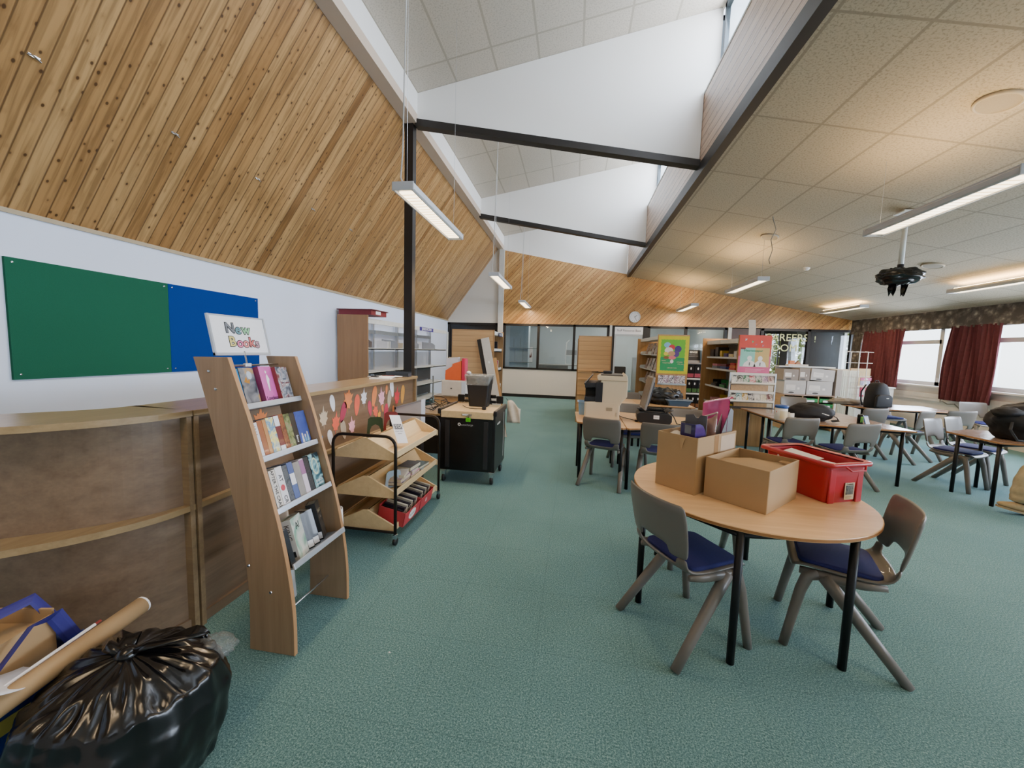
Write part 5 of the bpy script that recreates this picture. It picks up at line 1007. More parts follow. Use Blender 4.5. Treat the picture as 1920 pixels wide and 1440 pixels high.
o = thing('desk_phone', 'small black gadget with a lead lying on top of the printer', 'gadget', (.43, 4.95, 1.2945)); P('handset', MB().box(-.06, -.03, 0, .05, .02, .035), BLKP, o, bevel=.01); P('lead', MB().tube([(-.06, 0, .012), (-.14, .03, .01), (-.2, -.02, .012), (-.12, -.04, .02)], .006, 6), CABLE, o)
o = thing('storage_tub', 'pale blue plastic tub behind the left side of the printer', 'tub', (.17, 5.25, .7205)); mb = MB(); V = mb.grid([sqr(.07, .08, 0), sqr(.085, .095, .17), sqr(.09, .1, .175), sqr(.083, .093, .175), sqr(.068, .078, .01)], closed=True); mb._face(V[0]); mb._face(V[-1]); P('tub_body', mb, mat('tub_blue', '#8db4dc', .4), o); P('tub_rim', MB().tube(rrect(-.092, .092, -.102, .102, .172), .005, 6, closed=True), mat('tub_rim_blue', '#a5c4e2', .4), o)
pc = thing('projector_case', 'long black projector unit with a white label on the beech table', 'projector', (1.0, 4.93, .7205), -.1); P('case_body', MB().prism([(-.20, .03), (-.16, .0), (.18, .0), (.2, .03), (.2, .1), (.16, .125), (-.17, .125), (-.2, .1)], 'y', -.13, .16), BLKP, pc, bevel=.008)
lb = P('white_label', MB().box(-.01, -.1315, .055, .055, -.1305, .1), PAPER, pc); text('lettering', 'Library', .018, INK, lb, (.022, -.132, .078), (1, 0, 0), (0, 0, 1)); P('top_plate', MB().box(-.12, -.1, .126, .12, .12, .135), PRD, pc, bevel=.004)
mo = thing('monitor', 'thin grey framed monitor standing side on upon the projector unit', 'monitor', (.87, 4.98, .857), .0); TM = Matrix.Rotation(radians(12), 4, 'Y') @ Matrix.Rotation(radians(-90), 4, 'Z')
P('screen_bezel', MB().box(-.19, -.012, .02, .19, .012, .43, TM), mat('monitor_silver', '#9a9896', .35, .3), mo, bevel=.004); P('screen', MB().box(-.172, -.0135, .04, .172, -.012, .413, TM), mat('screen_off', '#6d6259', .2), mo); P('back_shell', MB().box(-.12, .012, .08, .12, .04, .37, TM), mat('monitor_back', '#2a3040', .4), mo, bevel=.008); P('stand', MB().box(-.05, -.06, 0, .06, .06, .02), BLACK, mo, bevel=.005)
o = thing('keyboard', 'black keyboard lying tilted on the projector unit', 'keyboard', (1.06, 4.99, .858), -.35); P('key_deck', MB().box(-.13, -.06, .0, .13, .06, .018), BLACK, o, bevel=.004)
ks = MB()
for i in range(11):
    for j in range(4): ks.box(-.12+.022*i, -.05+.026*j, .018, -.102+.022*i, -.03+.026*j, .024)
P('key_block', ks, BLKP, o)
c = MB()
for i in range(6): c.tube([(1.16 + .05*sin(i*1.3+t*6), 4.84 + .03*i + .06*cos(t*5+i), .853 + .035*abs(sin(t*4+i))) for t in [k/12 for k in range(13)]], .006, 5)
c.tube([(1.2, 4.9, .84), (1.23, 4.86, .79), (1.25, 4.82, .73), (1.29, 4.8, .7265)], .006, 6); tag(P('cable_bundle', c, CABLE), 'bundle of black and grey cables on the right end of the projector unit', 'cable', kind='stuff')
o = thing('power_lead', 'thin dark lead running along the table between printer and projector unit', 'cable', (.66, 5.0, .7245)); P('lead', MB().tube([(-.05, .3, 0.003), (.0, .1, .003), (.1, -.04, .003), (.13, -.1, .003)], .004, 6), CABLE, o); P('plug', MB().box(.115, -.135, -.003, .15, -.1, .015), BLKP, o, bevel=.004)
# bags on the second row
def bag(label, loc, r, seed, amp=.16, m=None, strap=None, pleat=0.0, flat=None, cat='bag', name='bag', fr=2.2):
    o = thing(name, label, cat, loc); mb = MB(); blob(mb, (0, 0, r[2]*.82), r, amp, fr, 30, 44, seed, pleat, 0.0, flat=flat); P('bag_body', mb, m or CLOTH, o, smooth=True)
    for s in (strap or ()): P('strap', MB().tube(s, [(.018, .004)]*len(s), 6), mat('strap_webbing', '#23262c', .7), o)
    return o
bag('slumped pile of black bags on the second row table', (1.52, 6.82, .7205), (.30, .2, .15), 3, .24, mat('black_vinyl', '#17181a', .35, var=.3, scale=25, bmp=.4), strap=[[(-.2, -.12, .17), (-.1, -.17, .2), (.0, -.19, .12)], [(-.05, -.16, .2), (.1, -.2, .13), (.2, -.18, .07)], [(.0, .0, .27), (.12, -.1, .24), (.22, -.13, .14)]], fr=3.2)
o = thing('storage_tray', 'slate blue plastic tray in front of the black bags', 'tray', (1.72, 6.63, .7205)); mb = MB(); V = mb.grid([sqr(.15, .06, 0), sqr(.19, .08, .085), sqr(.2, .09, .09), sqr(.2, .09, .1), sqr(.188, .078, .1), sqr(.15, .06, .006)], closed=True); mb._face(V[0]); mb._face(V[-1]); P('tray_body', mb, mat('slate_blue', '#46586e', .45), o); P('tray_rim', MB().tube(rrect(-.2, .2, -.09, .09, .1), .006, 6, closed=True), mat('tray_rim_pale', '#a3b0c0', .4), o)
# things on the brown tables
tb = thing('plastic_tub', 'white plastic tub with a blue lid on the brown table', 'tub', (2.79, 5.66, .7205)); P('tub_body', MB().lathe([(.068, 0), (.074, .01), (.074, .15), (.068, .165)], n=28), mat('tub_white', '#e8e3dc', .35), tb, smooth=True); P('lid', MB().lathe([(.074, .166), (.078, .17), (.078, .195), (.07, .203)], n=28), mat('lid_blue', '#1f4a94', .4), tb, smooth=True)
P('front_label', MB().prism([(.0748*cos(a), .0748*sin(a)) for a in [-2.2+.13*i for i in range(12)]] + [(.0742*cos(a), .0742*sin(a)) for a in [-2.2+.13*i for i in range(11, -1, -1)]], 'z', .03, .13), mat('label_cream', '#d9cba4', .5), tb); P('red_mark', MB().box(-.071, -.03, .105, -.068, -.01, .125), mp('redspot', '#c8323e'), tb)
o = thing('mug', 'plain white mug beside the plastic tub', 'mug', (2.95, 5.74, .7205)); P('cup', MB().lathe([(.038, 0), (.042, .01), (.042, .095), (.038, .095), (.036, .01)], n=24), WINK, o, smooth=True); P('handle', MB().tube([(.04, -.005, .08), (.072, -.005, .075), (.075, -.005, .04), (.04, -.005, .025)], .006, 8), WINK, o, smooth=True)
o = bag('low black holdall with a white zip tag on the brown table', (3.22, 5.80, .7205), (.27, .17, .13), 7, .12, CLOTH, strap=[[(.2, -.1, .1), (.27, -.1, .06), (.27, -.14, .03), (.18, -.15, .02)]]); P('zip_tag', MB().box(.02, -.165, .12, .11, -.155, .132, Matrix.Rotation(.25, 4, 'Y')), WINK, o)
can = thing('drinks_can', 'tall black drinks can with green claw marks on the brown table', 'can', (3.62, 5.48, .7205)); P('can_body', MB().lathe([(.026, 0), (.031, .008), (.031, .135), (.026, .148)], n=24), mat('can_black', '#0f1110', .25, .5), can, smooth=True); P('can_lid', MB().lathe([(.026, .148), (.027, .152), (.022, .149)], n=24), CHROME, can)
mb = MB()
for dx in (-.012, 0, .012): mb.prism([(dx-.003, .125), (dx+.003, .125), (dx+.002, .06), (dx-.001, .05)], 'y', -.0316, -.029)
P('claw_mark', mb, mat('claw_green', '#7fd23a', .4), can)
o = thing('phone', 'small silver phone standing beside the drinks can', 'phone', (3.76, 5.55, .7205), .3); P('phone_body', MB().box(-.035, -.006, 0, .035, .006, .13, Matrix.Rotation(-.35, 4, 'X')), mat('phone_blue', '#5f7fb5', .2, .4), o, bevel=.004); P('phone_screen', MB().box(-.03, -.0075, .01, .03, -.006, .12, Matrix.Rotation(-.35, 4, 'X')), mat('phone_screen', '#c9d3e6', .2), o)
# rucksacks
def rucksack(label, loc, rz, r, seed, tag_=True):
    o = thing('rucksack', label, 'rucksack', loc, rz); w, d, h = r
    rows = []
    for t, k in ((0, .9), (.05, 1), (.3, 1.02), (.6, .95), (.8, .82), (.93, .6), (1.0, .25)):
        rows.append([(w*k*cos(a)*(abs(cos(a))**-.35 if abs(cos(a)) > .3 else 1.2)*.82*(1+.05*mnoise.noise(Vector((cos(a)*2, t*3, seed)))), d*(k*.5+.5)*sin(a)*(1+.06*mnoise.noise(Vector((sin(a)*2, t*4, seed+3)))), h*t) for a in [2*pi*i/28 for i in range(28)]])
    mb = MB(); V = mb.grid(rows, closed=True); mb._face(V[0]); mb._face(V[-1]); P('bag_body', mb, CLOTH, o, smooth=True)
    P('front_pocket', MB().prism([(-w*.7, h*.06), (w*.7, h*.06), (w*.68, h*.45), (w*.45, h*.55), (-w*.45, h*.55), (-w*.68, h*.45)], 'y', -d*1.16, -d*.8), CLOTH, o, bevel=.02, seg=3, smooth=True)
    P('grab_handle', MB().tube([(-.04, .03, h*.97), (-.03, .03, h*1.07), (.03, .03, h*1.07), (.04, .03, h*.97)], .008, 6), mat('strap_webbing', '#23262c', .7), o)
    for s in (-1, 1): P('shoulder_strap', MB().tube([(s*w*.5, d*.8, h*.9), (s*w*.6, d*1.25, h*.6), (s*w*.62, d*1.15, h*.25), (s*w*.6, d*.9, h*.05)], [(.025, .007)]*4, 6), mat('strap_webbing', '#23262c', .7), o)
    if tag_: P('badge', MB().box(.02, -d*1.19, h*.40, .06, -d*1.165, h*.425), WINK, o)
    return o
rucksack('upright black rucksack on the rounded brown table below the far curtain', (5.36, 7.78, .7205), .15, (.21, .14, .45), 1)
o = thing('rucksack', 'bulky black backpack slumped on the near right table', 'rucksack', (5.02, 5.12, .7205), .2); mb = MB(); blob(mb, (0, 0, .18), (.36, .23, .22), .16, 1.9, 30, 44, 31, 0, 0.0); P('bag_body', mb, CLOTH, o, smooth=True)
P('top_seam', MB().tube([(-.28, -.14, .22), (-.1, -.2, .31), (.1, -.19, .33), (.28, -.1, .26)], .006, 6), mat('strap_webbing', '#23262c', .7), o); P('shoulder_strap', MB().tube([(-.05, -.2, .34), (.02, -.27, .2), (.05, -.27, .06), (.02, -.235, .01)], [(.028, .006)]*4, 6), mat('strap_webbing', '#23262c', .7), o)
P('loose_strap', MB().tube([(-.3, -.1, .25), (-.4, -.16, .14), (-.36, -.2, .03), (-.25, -.2, .02)], [(.012, .004)]*4, 6), mat('strap_webbing', '#23262c', .7), o); mb = MB(); blob(mb, (-.30, -.05, .31), (.14, .1, .055), .2, 2.5, 14, 20, 9); P('flap_pocket', mb, CLOTH, o, smooth=True)
o = thing('grey_coat', 'folded grey coat on the end of the rounded brown table', 'coat', (5.22, 8.12, .7205)); mb = MB(); blob(mb, (-.08, .1, .035), (.28, .16, .07), .3, 3.0, 18, 30, 12, 0, 0.0); P('folded_cloth', mb, mat('grey_cloth', '#8a847c', .9, var=.15, scale=30), o, smooth=True); mb = MB(); blob(mb, (.05, .0, .05), (.18, .1, .05), .3, 3.4, 14, 24, 15, 0, 0.02); P('sleeve', mb, mat('grey_cloth', '#8a847c'), o, smooth=True)
# ------------------------------------------------------------------ bookcases at the back of the room
def end_board(mb_parent, name, x0, x1, y, h, m): return P(name, MB().box(x0, y, .001, x1, y+.025, h), m, mb_parent, bevel=.003)
# slatted end of the tall unit behind the printer
su = slat_unit('shelving unit with a plain oak slatted end behind the printer', .09, .80, 8.61, 10.6, 1.91, 1)
P('display_shelf', MB().box(.03, -.05, .62, .69, -.006, .64).box(.03, -.05, .95, .69, -.006, .97).box(.03, -.05, 1.14, .69, -.006, 1.155), BEECHZ, su)
bk = thing('bookcase', 'bookcase with the green and yellow poster on its end', 'bookcase', (1.52, 7.5, 0))
P('end_panel', MB().box(0, .0, .001, .55, .03, 1.92), BEECHZ, bk); P('far_panel', MB().box(-.06, 1.9, .001, .6, 1.93, 1.9), BEECHZ, bk); P('centre_spine', MB().box(.26, .03, .001, .28, 1.9, 1.75), GMET, bk); P('top_canopy', MB().box(.0, .031, 1.83, .25, 1.899, 1.895), WMET, bk)
for z in (.25, .6, .92, 1.22, 1.53):
    P('shelf', MB().box(.04, .031, z, .26, 1.899, z+.018), WMET, bk)
    for y in (.9, 1.85): P('shelf_bracket', MB().prism([(.02, z), (.26, z), (.26, z+.1), (.02, z+.08), (.0, z+.04)], 'y', y, y+.006), WMET, bk)
po = thing('poster', 'green and yellow poster of colourful shapes on the bookcase end', 'poster', (1.52, 7.495, 0)); P('poster_border', MB().box(.012, -.004, 1.205, .545, 0, 1.895), mat('poster_yellow', '#d8cf1c', .5), po)
def zig(x0, x1, z0, z1, n=16, a=.008):
    q = [(x0 + (x1-x0)*i/n, z0 + (a if i % 2 else 0)) for i in range(n)] + [(x1 - (a if i % 2 else 0), z0 + (z1-z0)*i/n) for i in range(n)] + [(x1 - (x1-x0)*i/n, z1 - (a if i % 2 else 0)) for i in range(n)] + [(x0 + (a if i % 2 else 0), z1 - (z1-z0)*i/n) for i in range(n)]
    return q
P('poster_field', MB().prism(zig(.055, .485, 1.255, 1.835), 'y', -.0052, -.0041), mat('poster_green', '#6cc02e', .5), po); P('poster_ground', MB().prism([(.06, 1.26), (.478, 1.26), (.478, 1.50), (.06, 1.51)], 'y', -.006, -.0053), mat('poster_teal', '#1f9a5a', .5), po)
for i, (cx, czz, rx, rz_, col) in enumerate(((.17, 1.73, .06, .05, '#8cc4e0'), (.25, 1.69, .055, .05, '#d6323f'), (.36, 1.66, .06, .06, '#4a2f7a'), (.2, 1.63, .075, .06, '#efe3d8'), (.33, 1.57, .055, .06, '#5c3c88'), (.25, 1.575, .065, .045, '#c99a6a'), (.15, 1.57, .04, .035, '#e2cf4a'), (.26, 1.50, .07, .035, '#e87a80'), (.16, 1.50, .045, .03, '#8a5a2e'), (.26, 1.43, .03, .035, '#f2f0ee'))):
    P('poster_shape', MB().prism(ell(cx, czz, rx, rz_), 'y', -.0062-.0004*i, -.0058-.0004*i), mat('shape_'+col[1:], col, .5), po)
for s, x, z in (('READ', .12, 1.44), ('TOGETHER', .17, 1.40), ('STORIES', .40, 1.42), ('FOR ALL', .42, 1.385), ('LIBRARY FUN', .27, 1.31)): text('lettering', s, .028, mat('poster_pale', '#e6c9a8'), po, (x, -.0068, z), (1, 0, 0), (0, 0, 1))
lf = thing('leaflet_holder', 'clear leaflet holder of pale booklets below the green poster', 'holder', (1.54, 7.495, 1.0)); P('holder_tray', MB().box(0, -.05, 0, .5, -.001, .01).box(0, -.052, 0, .5, -.048, .03), CHROME, lf)
for i in range(5):
    o = thing('booklet', 'pale patterned booklet in the holder under the green poster, %s' % ('leftmost', 'second from left', 'middle one', 'second from right', 'rightmost')[i], 'booklet', (1.60+.095*i, 7.455, 1.0105), 0, 'booklets under the green poster'); P('cover', MB().box(-.044, 0, 0, .044, .008, .165), A('bk%d' % i, ['#efe9ee', '#e7dfe6', '#7a4a6a' if i % 2 else '#3a3540', '#f1edf0'], scale=22, seed=i*3.0), o); P('spine_fold', MB().box(-.046, .0, 0, -.044, .008, .165), PAPER, o)
for i in range(12):
    z = (1.549, 1.239, .939)[i//4]; y = .35+.32*(i % 4); o = thing('magazine', 'magazine on the %s shelf of the green poster bookcase, %s along' % (('upper', 'middle', 'lower')[i//4], ('first', 'second', 'third', 'last')[i % 4]), 'magazine', (1.57, 7.5+y, z), 0, 'magazines in the green poster bookcase'); P('cover', MB().box(0, 0, 0, .01, .2, .24, Matrix.Rotation(.25, 4, 'Y')), A('mg%d' % (i % 4), ['#8a6a66', '#c9b6ae', '#4a3a3c', '#d8d0d2'], scale=16, seed=i*1.0), o); P('pages', MB().box(.0101, .004, .004, .016, .196, .236, Matrix.Rotation(.25, 4, 'Y')), PAGES, o)
# low bookcase of black book sets
lb = thing('bookcase', 'low white shelved bookcase of black book sets between the two poster bookcases', 'bookcase', (2.3, 9.4, 0))
P('side_panel', MB().box(0, 0, .001, .02, .32, 1.36), WMET, lb); P('side_panel', MB().box(.86, 0, .001, .88, .32, 1.36), WMET, lb); P('back_panel', MB().box(.02, .3, .02, .86, .32, 1.36), mat('grey_steel_flat', '#8d9299', .6), lb)
for z in (.34, .69, 1.03): P('shelf', MB().box(.02, 0, z-.035, .86, .3, z), WMET, lb)
P('top_board', MB().box(0, 0, 1.36, .88, .32, 1.39), GMET, lb)
BS = [(.36, 1.0305, .15, .30, '#b04a5c', 3), (.36, .6905, .115, .29, '#4d7a3a', 4), (.36, .3405, .105, .29, '#a0683c', 5)]
for ri, (xx, z, w, h, col, n) in enumerate(BS):
    for i in range(n):
        o = thing('boxed_book', 'black boxed book with a %s lower band, %s on its shelf' % (('dusky red', 'green', 'copper brown')[ri], ('first from the left', 'second from the left', 'third from the left', 'fourth from the left', 'fifth from the left')[i]), 'book', (2.3+.3+i*(w+.004), 9.42, z), 0, 'black boxed books'); P('case', MB().box(0, 0, 0, w-.004, .2, h), mat('boxset_black', '#141315', .35), o); P('lower_band', MB().box(.006, -.0012, .02, w-.01, -.0002, h*.36), mat('band_'+col[1:], col, .5, var=.3, scale=60), o); P('white_mark', MB().prism(ell(w*.5, h*.74, .016, .03), 'y', -.0012, -.0002), WINK, o)
o = thing('grey_file', 'pale grey file beside the green banded boxed books', 'file', (2.47, 9.42, .6905)); P('spine', MB().box(0, 0, 0, .05, .2, .29), GRYB, o); P('finger_hole', MB().disc((.025, -.0005, .06), .01, 12, 'y'), INK, o)
o = thing('shelf_notice', 'dark grey notice board with white lettering on the low bookcase', 'notice', (2.6, 9.55, 1.391)); P('board', MB().box(0, 0, .05, .30, .01, .29), mat('notice_grey', '#3a393b', .5), o); text('lettering', 'BINGE', .06, WINK, o, (.14, -.002, .235), (1, 0, 0), (0, 0, 1), bold=.003); text('lettering', 'read a whole series', .025, WINK, o, (.15, -.002, .175), (1, 0, 0), (0, 0, 1)); text('lettering', 'one book after another', .022, WINK, o, (.15, -.002, .14), (1, 0, 0), (0, 0, 1)); P('foot', MB().box(.02, -.03, 0, .28, .04, .05), GMET, o)
o = thing('storage_box', 'pale blue clear storage box on top of the low bookcase', 'box', (2.96, 9.56, 1.391)); P('box_body', MB().prism([(-.06, 0), (.17, 0), (.19, .27), (-.08, .27)], 'y', -.12, .12), mat('pale_blue_clear', '#a9c9e2', .25, var=.1, scale=6), o, bevel=.01); P('box_lid', MB().box(-.09, -.13, .271, .2, .13, .30), mat('pale_blue_lid', '#b9d5ea', .3), o, bevel=.006)
# games bookcase with the red poster
gb = thing('bookcase', 'bookcase of board games with the red poster on its end', 'bookcase', (2.79, 7.2, 0))
P('end_panel', MB().box(0, 0, .001, .52, .03, 1.925), BEECHZ, gb); P('far_panel', MB().box(-.10, 1.55, .001, .52, 1.58, 1.92), BEECHZ, gb); P('centre_spine', MB().box(.4, .03, .001, .42, 1.55, 1.8), mat('shelf_back', '#a9a59b', .6), gb)
P('top_canopy', MB().box(-.02, .031, 1.79, .4, .78, 1.865).box(-.02, .80, 1.79, .4, 1.549, 1.865), WMET, gb); P('mid_post', MB().box(.36, .77, .001, .4, .81, 1.79), GMET, gb)
for z in (.3, .62, .95, 1.30, 1.53): P('shelf', MB().box(.0, .031, z-.02, .40, 1.549, z).box(-.008, .031, z-.02, .0, 1.549, z+.015), WMET, gb)
po = thing('poster', 'red and pink poster with a teal and tan picture on the games bookcase end', 'poster', (2.79, 7.1945, -.124)); po.scale = (1.08, 1.08, 1.08); P('poster_top', MB().box(.005, -.004, 1.57, .475, -.0002, 1.90), mat('poster_red', '#d8432f', .5), po); P('poster_bottom', MB().box(.005, -.004, 1.28, .475, -.0002, 1.57), mat('poster_pink', '#dd5f8c', .5), po)
P('picture_left', MB().box(.03, -.0052, 1.40, .245, -.0041, 1.70), mat('picture_teal', '#8fd0bd', .5), po); P('picture_right', MB().box(.245, -.0052, 1.40, .455, -.0041, 1.70), mat('picture_tan', '#d2ae66', .5), po)
for cx in (.175, .33):
    P('pale_shape', MB().prism([(cx-.1, 1.402), (cx+.09, 1.402), (cx+.07, 1.47), (cx+.02, 1.50), (cx-.03, 1.50), (cx-.08, 1.46)], 'y', -.0062, -.0053), mat('picture_white', '#eeeae4', .5), po); P('round_shape', MB().prism(ell(cx-.005, 1.535, .035, .04), 'y', -.0066, -.0056), mat('picture_white', '#eeeae4'), po); P('dark_mark', MB().box(cx-.008, -.007, 1.42, cx+.004, -.0063, 1.47), INK, po)
text('lettering', 'Heartstopper', .05, mat('picture_green', '#1f8a60'), po, (.22, -.0062, 1.655), (1, 0, 0), (0, 0, 1), bold=.001); P('corner_tag', MB().box(.03, -.006, 1.675, .10, -.0053, 1.70), mat('dark_red_tag', '#7a2320'), po)
for x, z, c in ((.1, 1.83, '#c9ccd8'), (.2, 1.80, '#4fae72'), (.33, 1.80, '#e8e4de'), (.25, 1.755, '#b85a6a'), (.35, 1.74, '#c0707c')): P('printed_mark', MB().prism([(x-.012, z-.02), (x+.01, z-.012), (x+.016, z+.014), (x, z+.006), (x-.008, z+.02)], 'y', -.0052, -.0041), mat('mark_'+c[1:], c), po)
for i in range(3): P('text_line', MB().box(.12, -.0048, 1.36-.02*i, .40-.05*i, -.0041, 1.366-.02*i), mat('line_pink', '#e9a3b8'), po)
o = thing('paper_strip', 'long cream paper strip sticking up behind the red poster', 'paper', (2.99, 7.21, 1.926)); mb = MB(); mb.grid([[(-.055 + .11*s + .01*t - .03*t*t, .004*sin(4*t), .26*t) for s in (0, .5, 1)] for t in [j/6 for j in range(7)]]); P('strip', mb, mat('strip_paper', '#d3c8b8', .7), o, solid=.002)
GM = [('white and silver game box', .07, 1.301+.23, .12, .16, .12, '#d8d4cc'), ('cream game box', .22, 1.531, .2, .2, .07, '#d9c48a'), ('purple game tin', .5, 1.531, .16, .14, .08, '#5a4a86'), ('yellow game box', .75, 1.531, .1, .12, .13, '#d0b040'), ('black and gold game box', .95, 1.531, .16, .2, .2, '#2e2a2c'), ('dark game box', 1.2, 1.531, .2, .2, .16, '#3a3030'),
      ('red striped game box', .1, 1.301, .26, .26, .05, '#cf4436'), ('orange game box on the red striped one', .1, 1.352, .24, .24, .045, '#dc7a44'), ('scarlet game box topmost of the red pile', .12, 1.398, .2, .22, .04, '#c93438'), ('blue and white game box', .5, 1.301, .3, .26, .06, '#3f4f86'), ('maroon game box on the blue one', .5, 1.362, .28, .26, .05, '#6e2a30'), ('grey game box', .95, 1.301, .28, .26, .06, '#8a8f96'), ('pink game box on the grey one', .95, 1.362, .26, .24, .04, '#d8808a'),
      ('navy storage bin', .1, .951, .28, .24, .16, '#20264f'), ('green storage bin', .5, .951, .26, .24, .15, '#2f8a4a'), ('black storage bin', .95, .951, .26, .24, .14, '#26262b'), ('yellow storage bin', .08, .621, .28, .26, .2, '#d9b51c'), ('second yellow storage bin', .5, .621, .28, .26, .19, '#c9a828'), ('pink paper stack', .95, .621, .26, .24, .1, '#cf8f98'), ('red storage bin', .08, .301, .28, .3, .24, '#a81f2c'), ('dark red storage bin', .5, .301, .28, .3, .22, '#8a1c28')]
for lab, y, z, d, w, h, col in GM:
    bin_ = 'bin' in lab; o = thing('storage_bin' if bin_ else 'game_box', lab + ' in the bookcase with the red poster', 'bin' if bin_ else 'game', (2.80, 7.22+y, z), 0, 'storage bins in the games bookcase' if bin_ else 'board games'); m = mat('game_'+col[1:], col, .4, var=.18, scale=30)
    if bin_:
        P('bin_body', MB().box(0, 0, 0, w, d, .006).box(.03, 0, 0, w, .006, h).box(.03, d-.006, 0, w, d, h).box(w-.006, 0, 0, w, d, h).box(0, 0, 0, .008, d, h*.45), m, o, bevel=.004); P('bin_contents', MB().box(.03, .02, .007, w-.02, d-.02, h*.6), mat('game_dk', '#33302e'), o)
    else: P('box_base', MB().box(.004, .004, 0, w-.004, d-.004, h*.5), m, o); P('box_lid', MB().box(0, 0, h*.3, w, d, h), m, o, bevel=.002)
# magazine rack in front of it
mr = thing('magazine_rack', 'white wire and steel magazine rack with two tiers in front of the red poster', 'rack', (2.60, 6.93, 0)); WR = mat('rack_white', '#e2ddd2', .4)
for x in (0, .70): P('side_post', MB().box(x, .04, .001, x+.02, .07, 1.29).box(x, -.1, .001, x+.02, .2, .02), GMET, mr)
TT_ = []
for z in (1.10, .80):
    Mm = Matrix.Translation((.0, .05, z)) @ Matrix.Rotation(radians(-22), 4, 'X'); TT_.append(Mm)
    P('tier_back', MB().box(.02, -.004, 0, .70, .004, .16, Mm), GMET, mr); P('tier_ledge', MB().box(.02, -.05, -.01, .70, .004, 0, Mm).box(.02, -.053, -.01, .70, -.048, .02, Mm), WR, mr); P('tier_top', MB().box(.02, .04, z+.15, .70, .10, z+.19), WR, mr)
P('lower_panel', MB().box(.04, .06, .97, .60, .075, 1.08), OAK, mr); P('base_tray', MB().box(.02, -.1, .70, .70, .12, .715), mat('dark_board', '#2d2b2a'), mr)
MC = [['#bfc3bd', '#6a6f6a', '#4f8f6a', '#d8737a', '#5a7a60', '#8f5a8a', '#c9a09a'], ['#3f4442', '#8fb8b8', '#c9a34c', '#4d4a50', '#d8d0c0', '#c2b68a', '#8a5a58']]
for t in (0, 1):
    for i in range(7):
        c = MC[t][i]; o = thing('magazine', ('upper' if t == 0 else 'lower') + ' tier magazine with a %s cover, %s from the left on the rack' % ((('pale grey', 'olive grey', 'green and pink', 'coral', 'moss green', 'purple', 'dusky pink'), ('charcoal', 'pale teal', 'mustard', 'dark grey', 'cream', 'khaki', 'brown pink'))[t][i], ('first', 'second', 'third', 'fourth', 'fifth', 'sixth', 'seventh')[i]), 'magazine', M=Matrix.Translation((2.60, 6.93, 0)) @ TT_[t] @ Matrix.Translation((.03+.095*i, -.03, .001)), group='magazines on the white rack')
        P('cover', MB().box(0, 0, 0, .091, .004, .15), A('rk%d%d' % (t, i), [c, '#e3dcd2', c, '#3c3638'], scale=20, seed=i*2.0), o); P('pages', MB().box(.002, .0041, .001, .09, .01, .148), PAGES, o)
# tray unit and archive boxes
tu = thing('tray_unit', 'grey unit of green trays with archive boxes on top', 'storage unit', (4.58, 9.25, 0)); GU = mat('unit_grey', '#a59c94', .6)
P('carcass', MB().box(0, 0, .001, .02, .45, .75).box(.37, 0, .001, .39, .45, .75).box(.98, 0, .001, 1.0, .45, .75).box(.68, 0, .001, .70, .45, .75).box(.02, .43, .001, .98, .45, .75), OAK, tu); P('unit_top', MB().box(0, -.01, .751, 1.01, .45, .775), BROWN, tu); P('tall_back', MB().box(.0, .452, .001, 1.1, .47, 1.36).box(1.0, 0, .776, 1.1, .45, 1.34), GU, tu); P('top_ledge', MB().box(.0, .30, 1.36, 1.14, .48, 1.385), WMET, tu)
GT = mat('tray_green', '#1f8a44', .4)
for c_, x in enumerate((.03, .40, .71)):
    for r_ in range(4):
        z = .62 - .11*r_; w = (.33, .27, .26)[c_]; t = P('tray', MB().box(x, -.01, z, x+w, .4, z+.075).box(x, -.025, z+.055, x+w, -.01, z+.075), GT, tu); P('tray_label', MB().box(x+.06, -.0262, z+.005, x+.2, -.0102, z+.045), PAPER, t)
def archive(label, x, z, w, h, d=.36, rz=0, dark=False, tilt=0):
    o = thing('archive_box', label, 'box', (x, 9.27, z), rz, 'archive boxes'); o.rotation_euler = (0, tilt, rz); m = mat('archive_dark' if dark else 'archive_grey', '#8d8279' if dark else '#b5b1ae', .8, var=.05, scale=8)
    P('box_body', MB().box(0, 0, 0, w, d, h), m, o, bevel=.004); P('label_panel', MB().box(w*.10, -.0015, h*.32, w*.52, -.0003, h*.68), mat('label_white', '#ded8d2', .7), o); P('label_lines', MB().box(w*.12, -.0022, h*.6, w*.5, -.0016, h*.62).box(w*.12, -.0022, h*.5, w*.5, -.0016, h*.52).box(w*.12, -.0022, h*.4, w*.5, -.0016, h*.42), mat('label_line', '#a9a29c'), o); P('hand_hole', MB().prism(ell(w*.35, h*.12, .06, .018), 'y', -.0014, -.0002), mat('hole_dark', '#4a4642'), o); P('small_label', MB().box(w*.62, -.0015, h*.35, w*.72, -.0003, h*.5), mat('label_white', '#ded8d2'), o)
archive('grey archive box lower left on the green tray unit', .0+4.58, .776, .43, .30); archive('grey archive box lower right on the green tray unit', 5.03, .776, .50, .30); archive('brown grey archive box upper left in the stack', 4.55, 1.0775, .30, .24, dark=True); archive('brown grey archive box upper middle of the stack, dark labelled', 4.86, 1.0775, .21, .27, dark=True); archive('grey archive box tilted on the upper right of the stack', 5.085, 1.10, .46, .25, tilt=.06)
o = thing('wood_blocks', 'small orange wooden blocks on a cream tray above the archive boxes', 'blocks', (4.80, 9.58, 1.3855)); P('tray_base', MB().box(-.04, -.05, 0, .36, .08, .04), mat('cream_plastic', '#d5c9b8'), o); P('block', MB().box(.0, -.02, .041, .1, .05, .12, Matrix.Rotation(.0, 4, 'Y')), mat('block_orange', '#c9794a', .6), o); P('block', MB().prism([(.11, .041), (.24, .041), (.17, .11)], 'y', -.02, .05), mat('block_brown', '#9a6a46', .6), o)
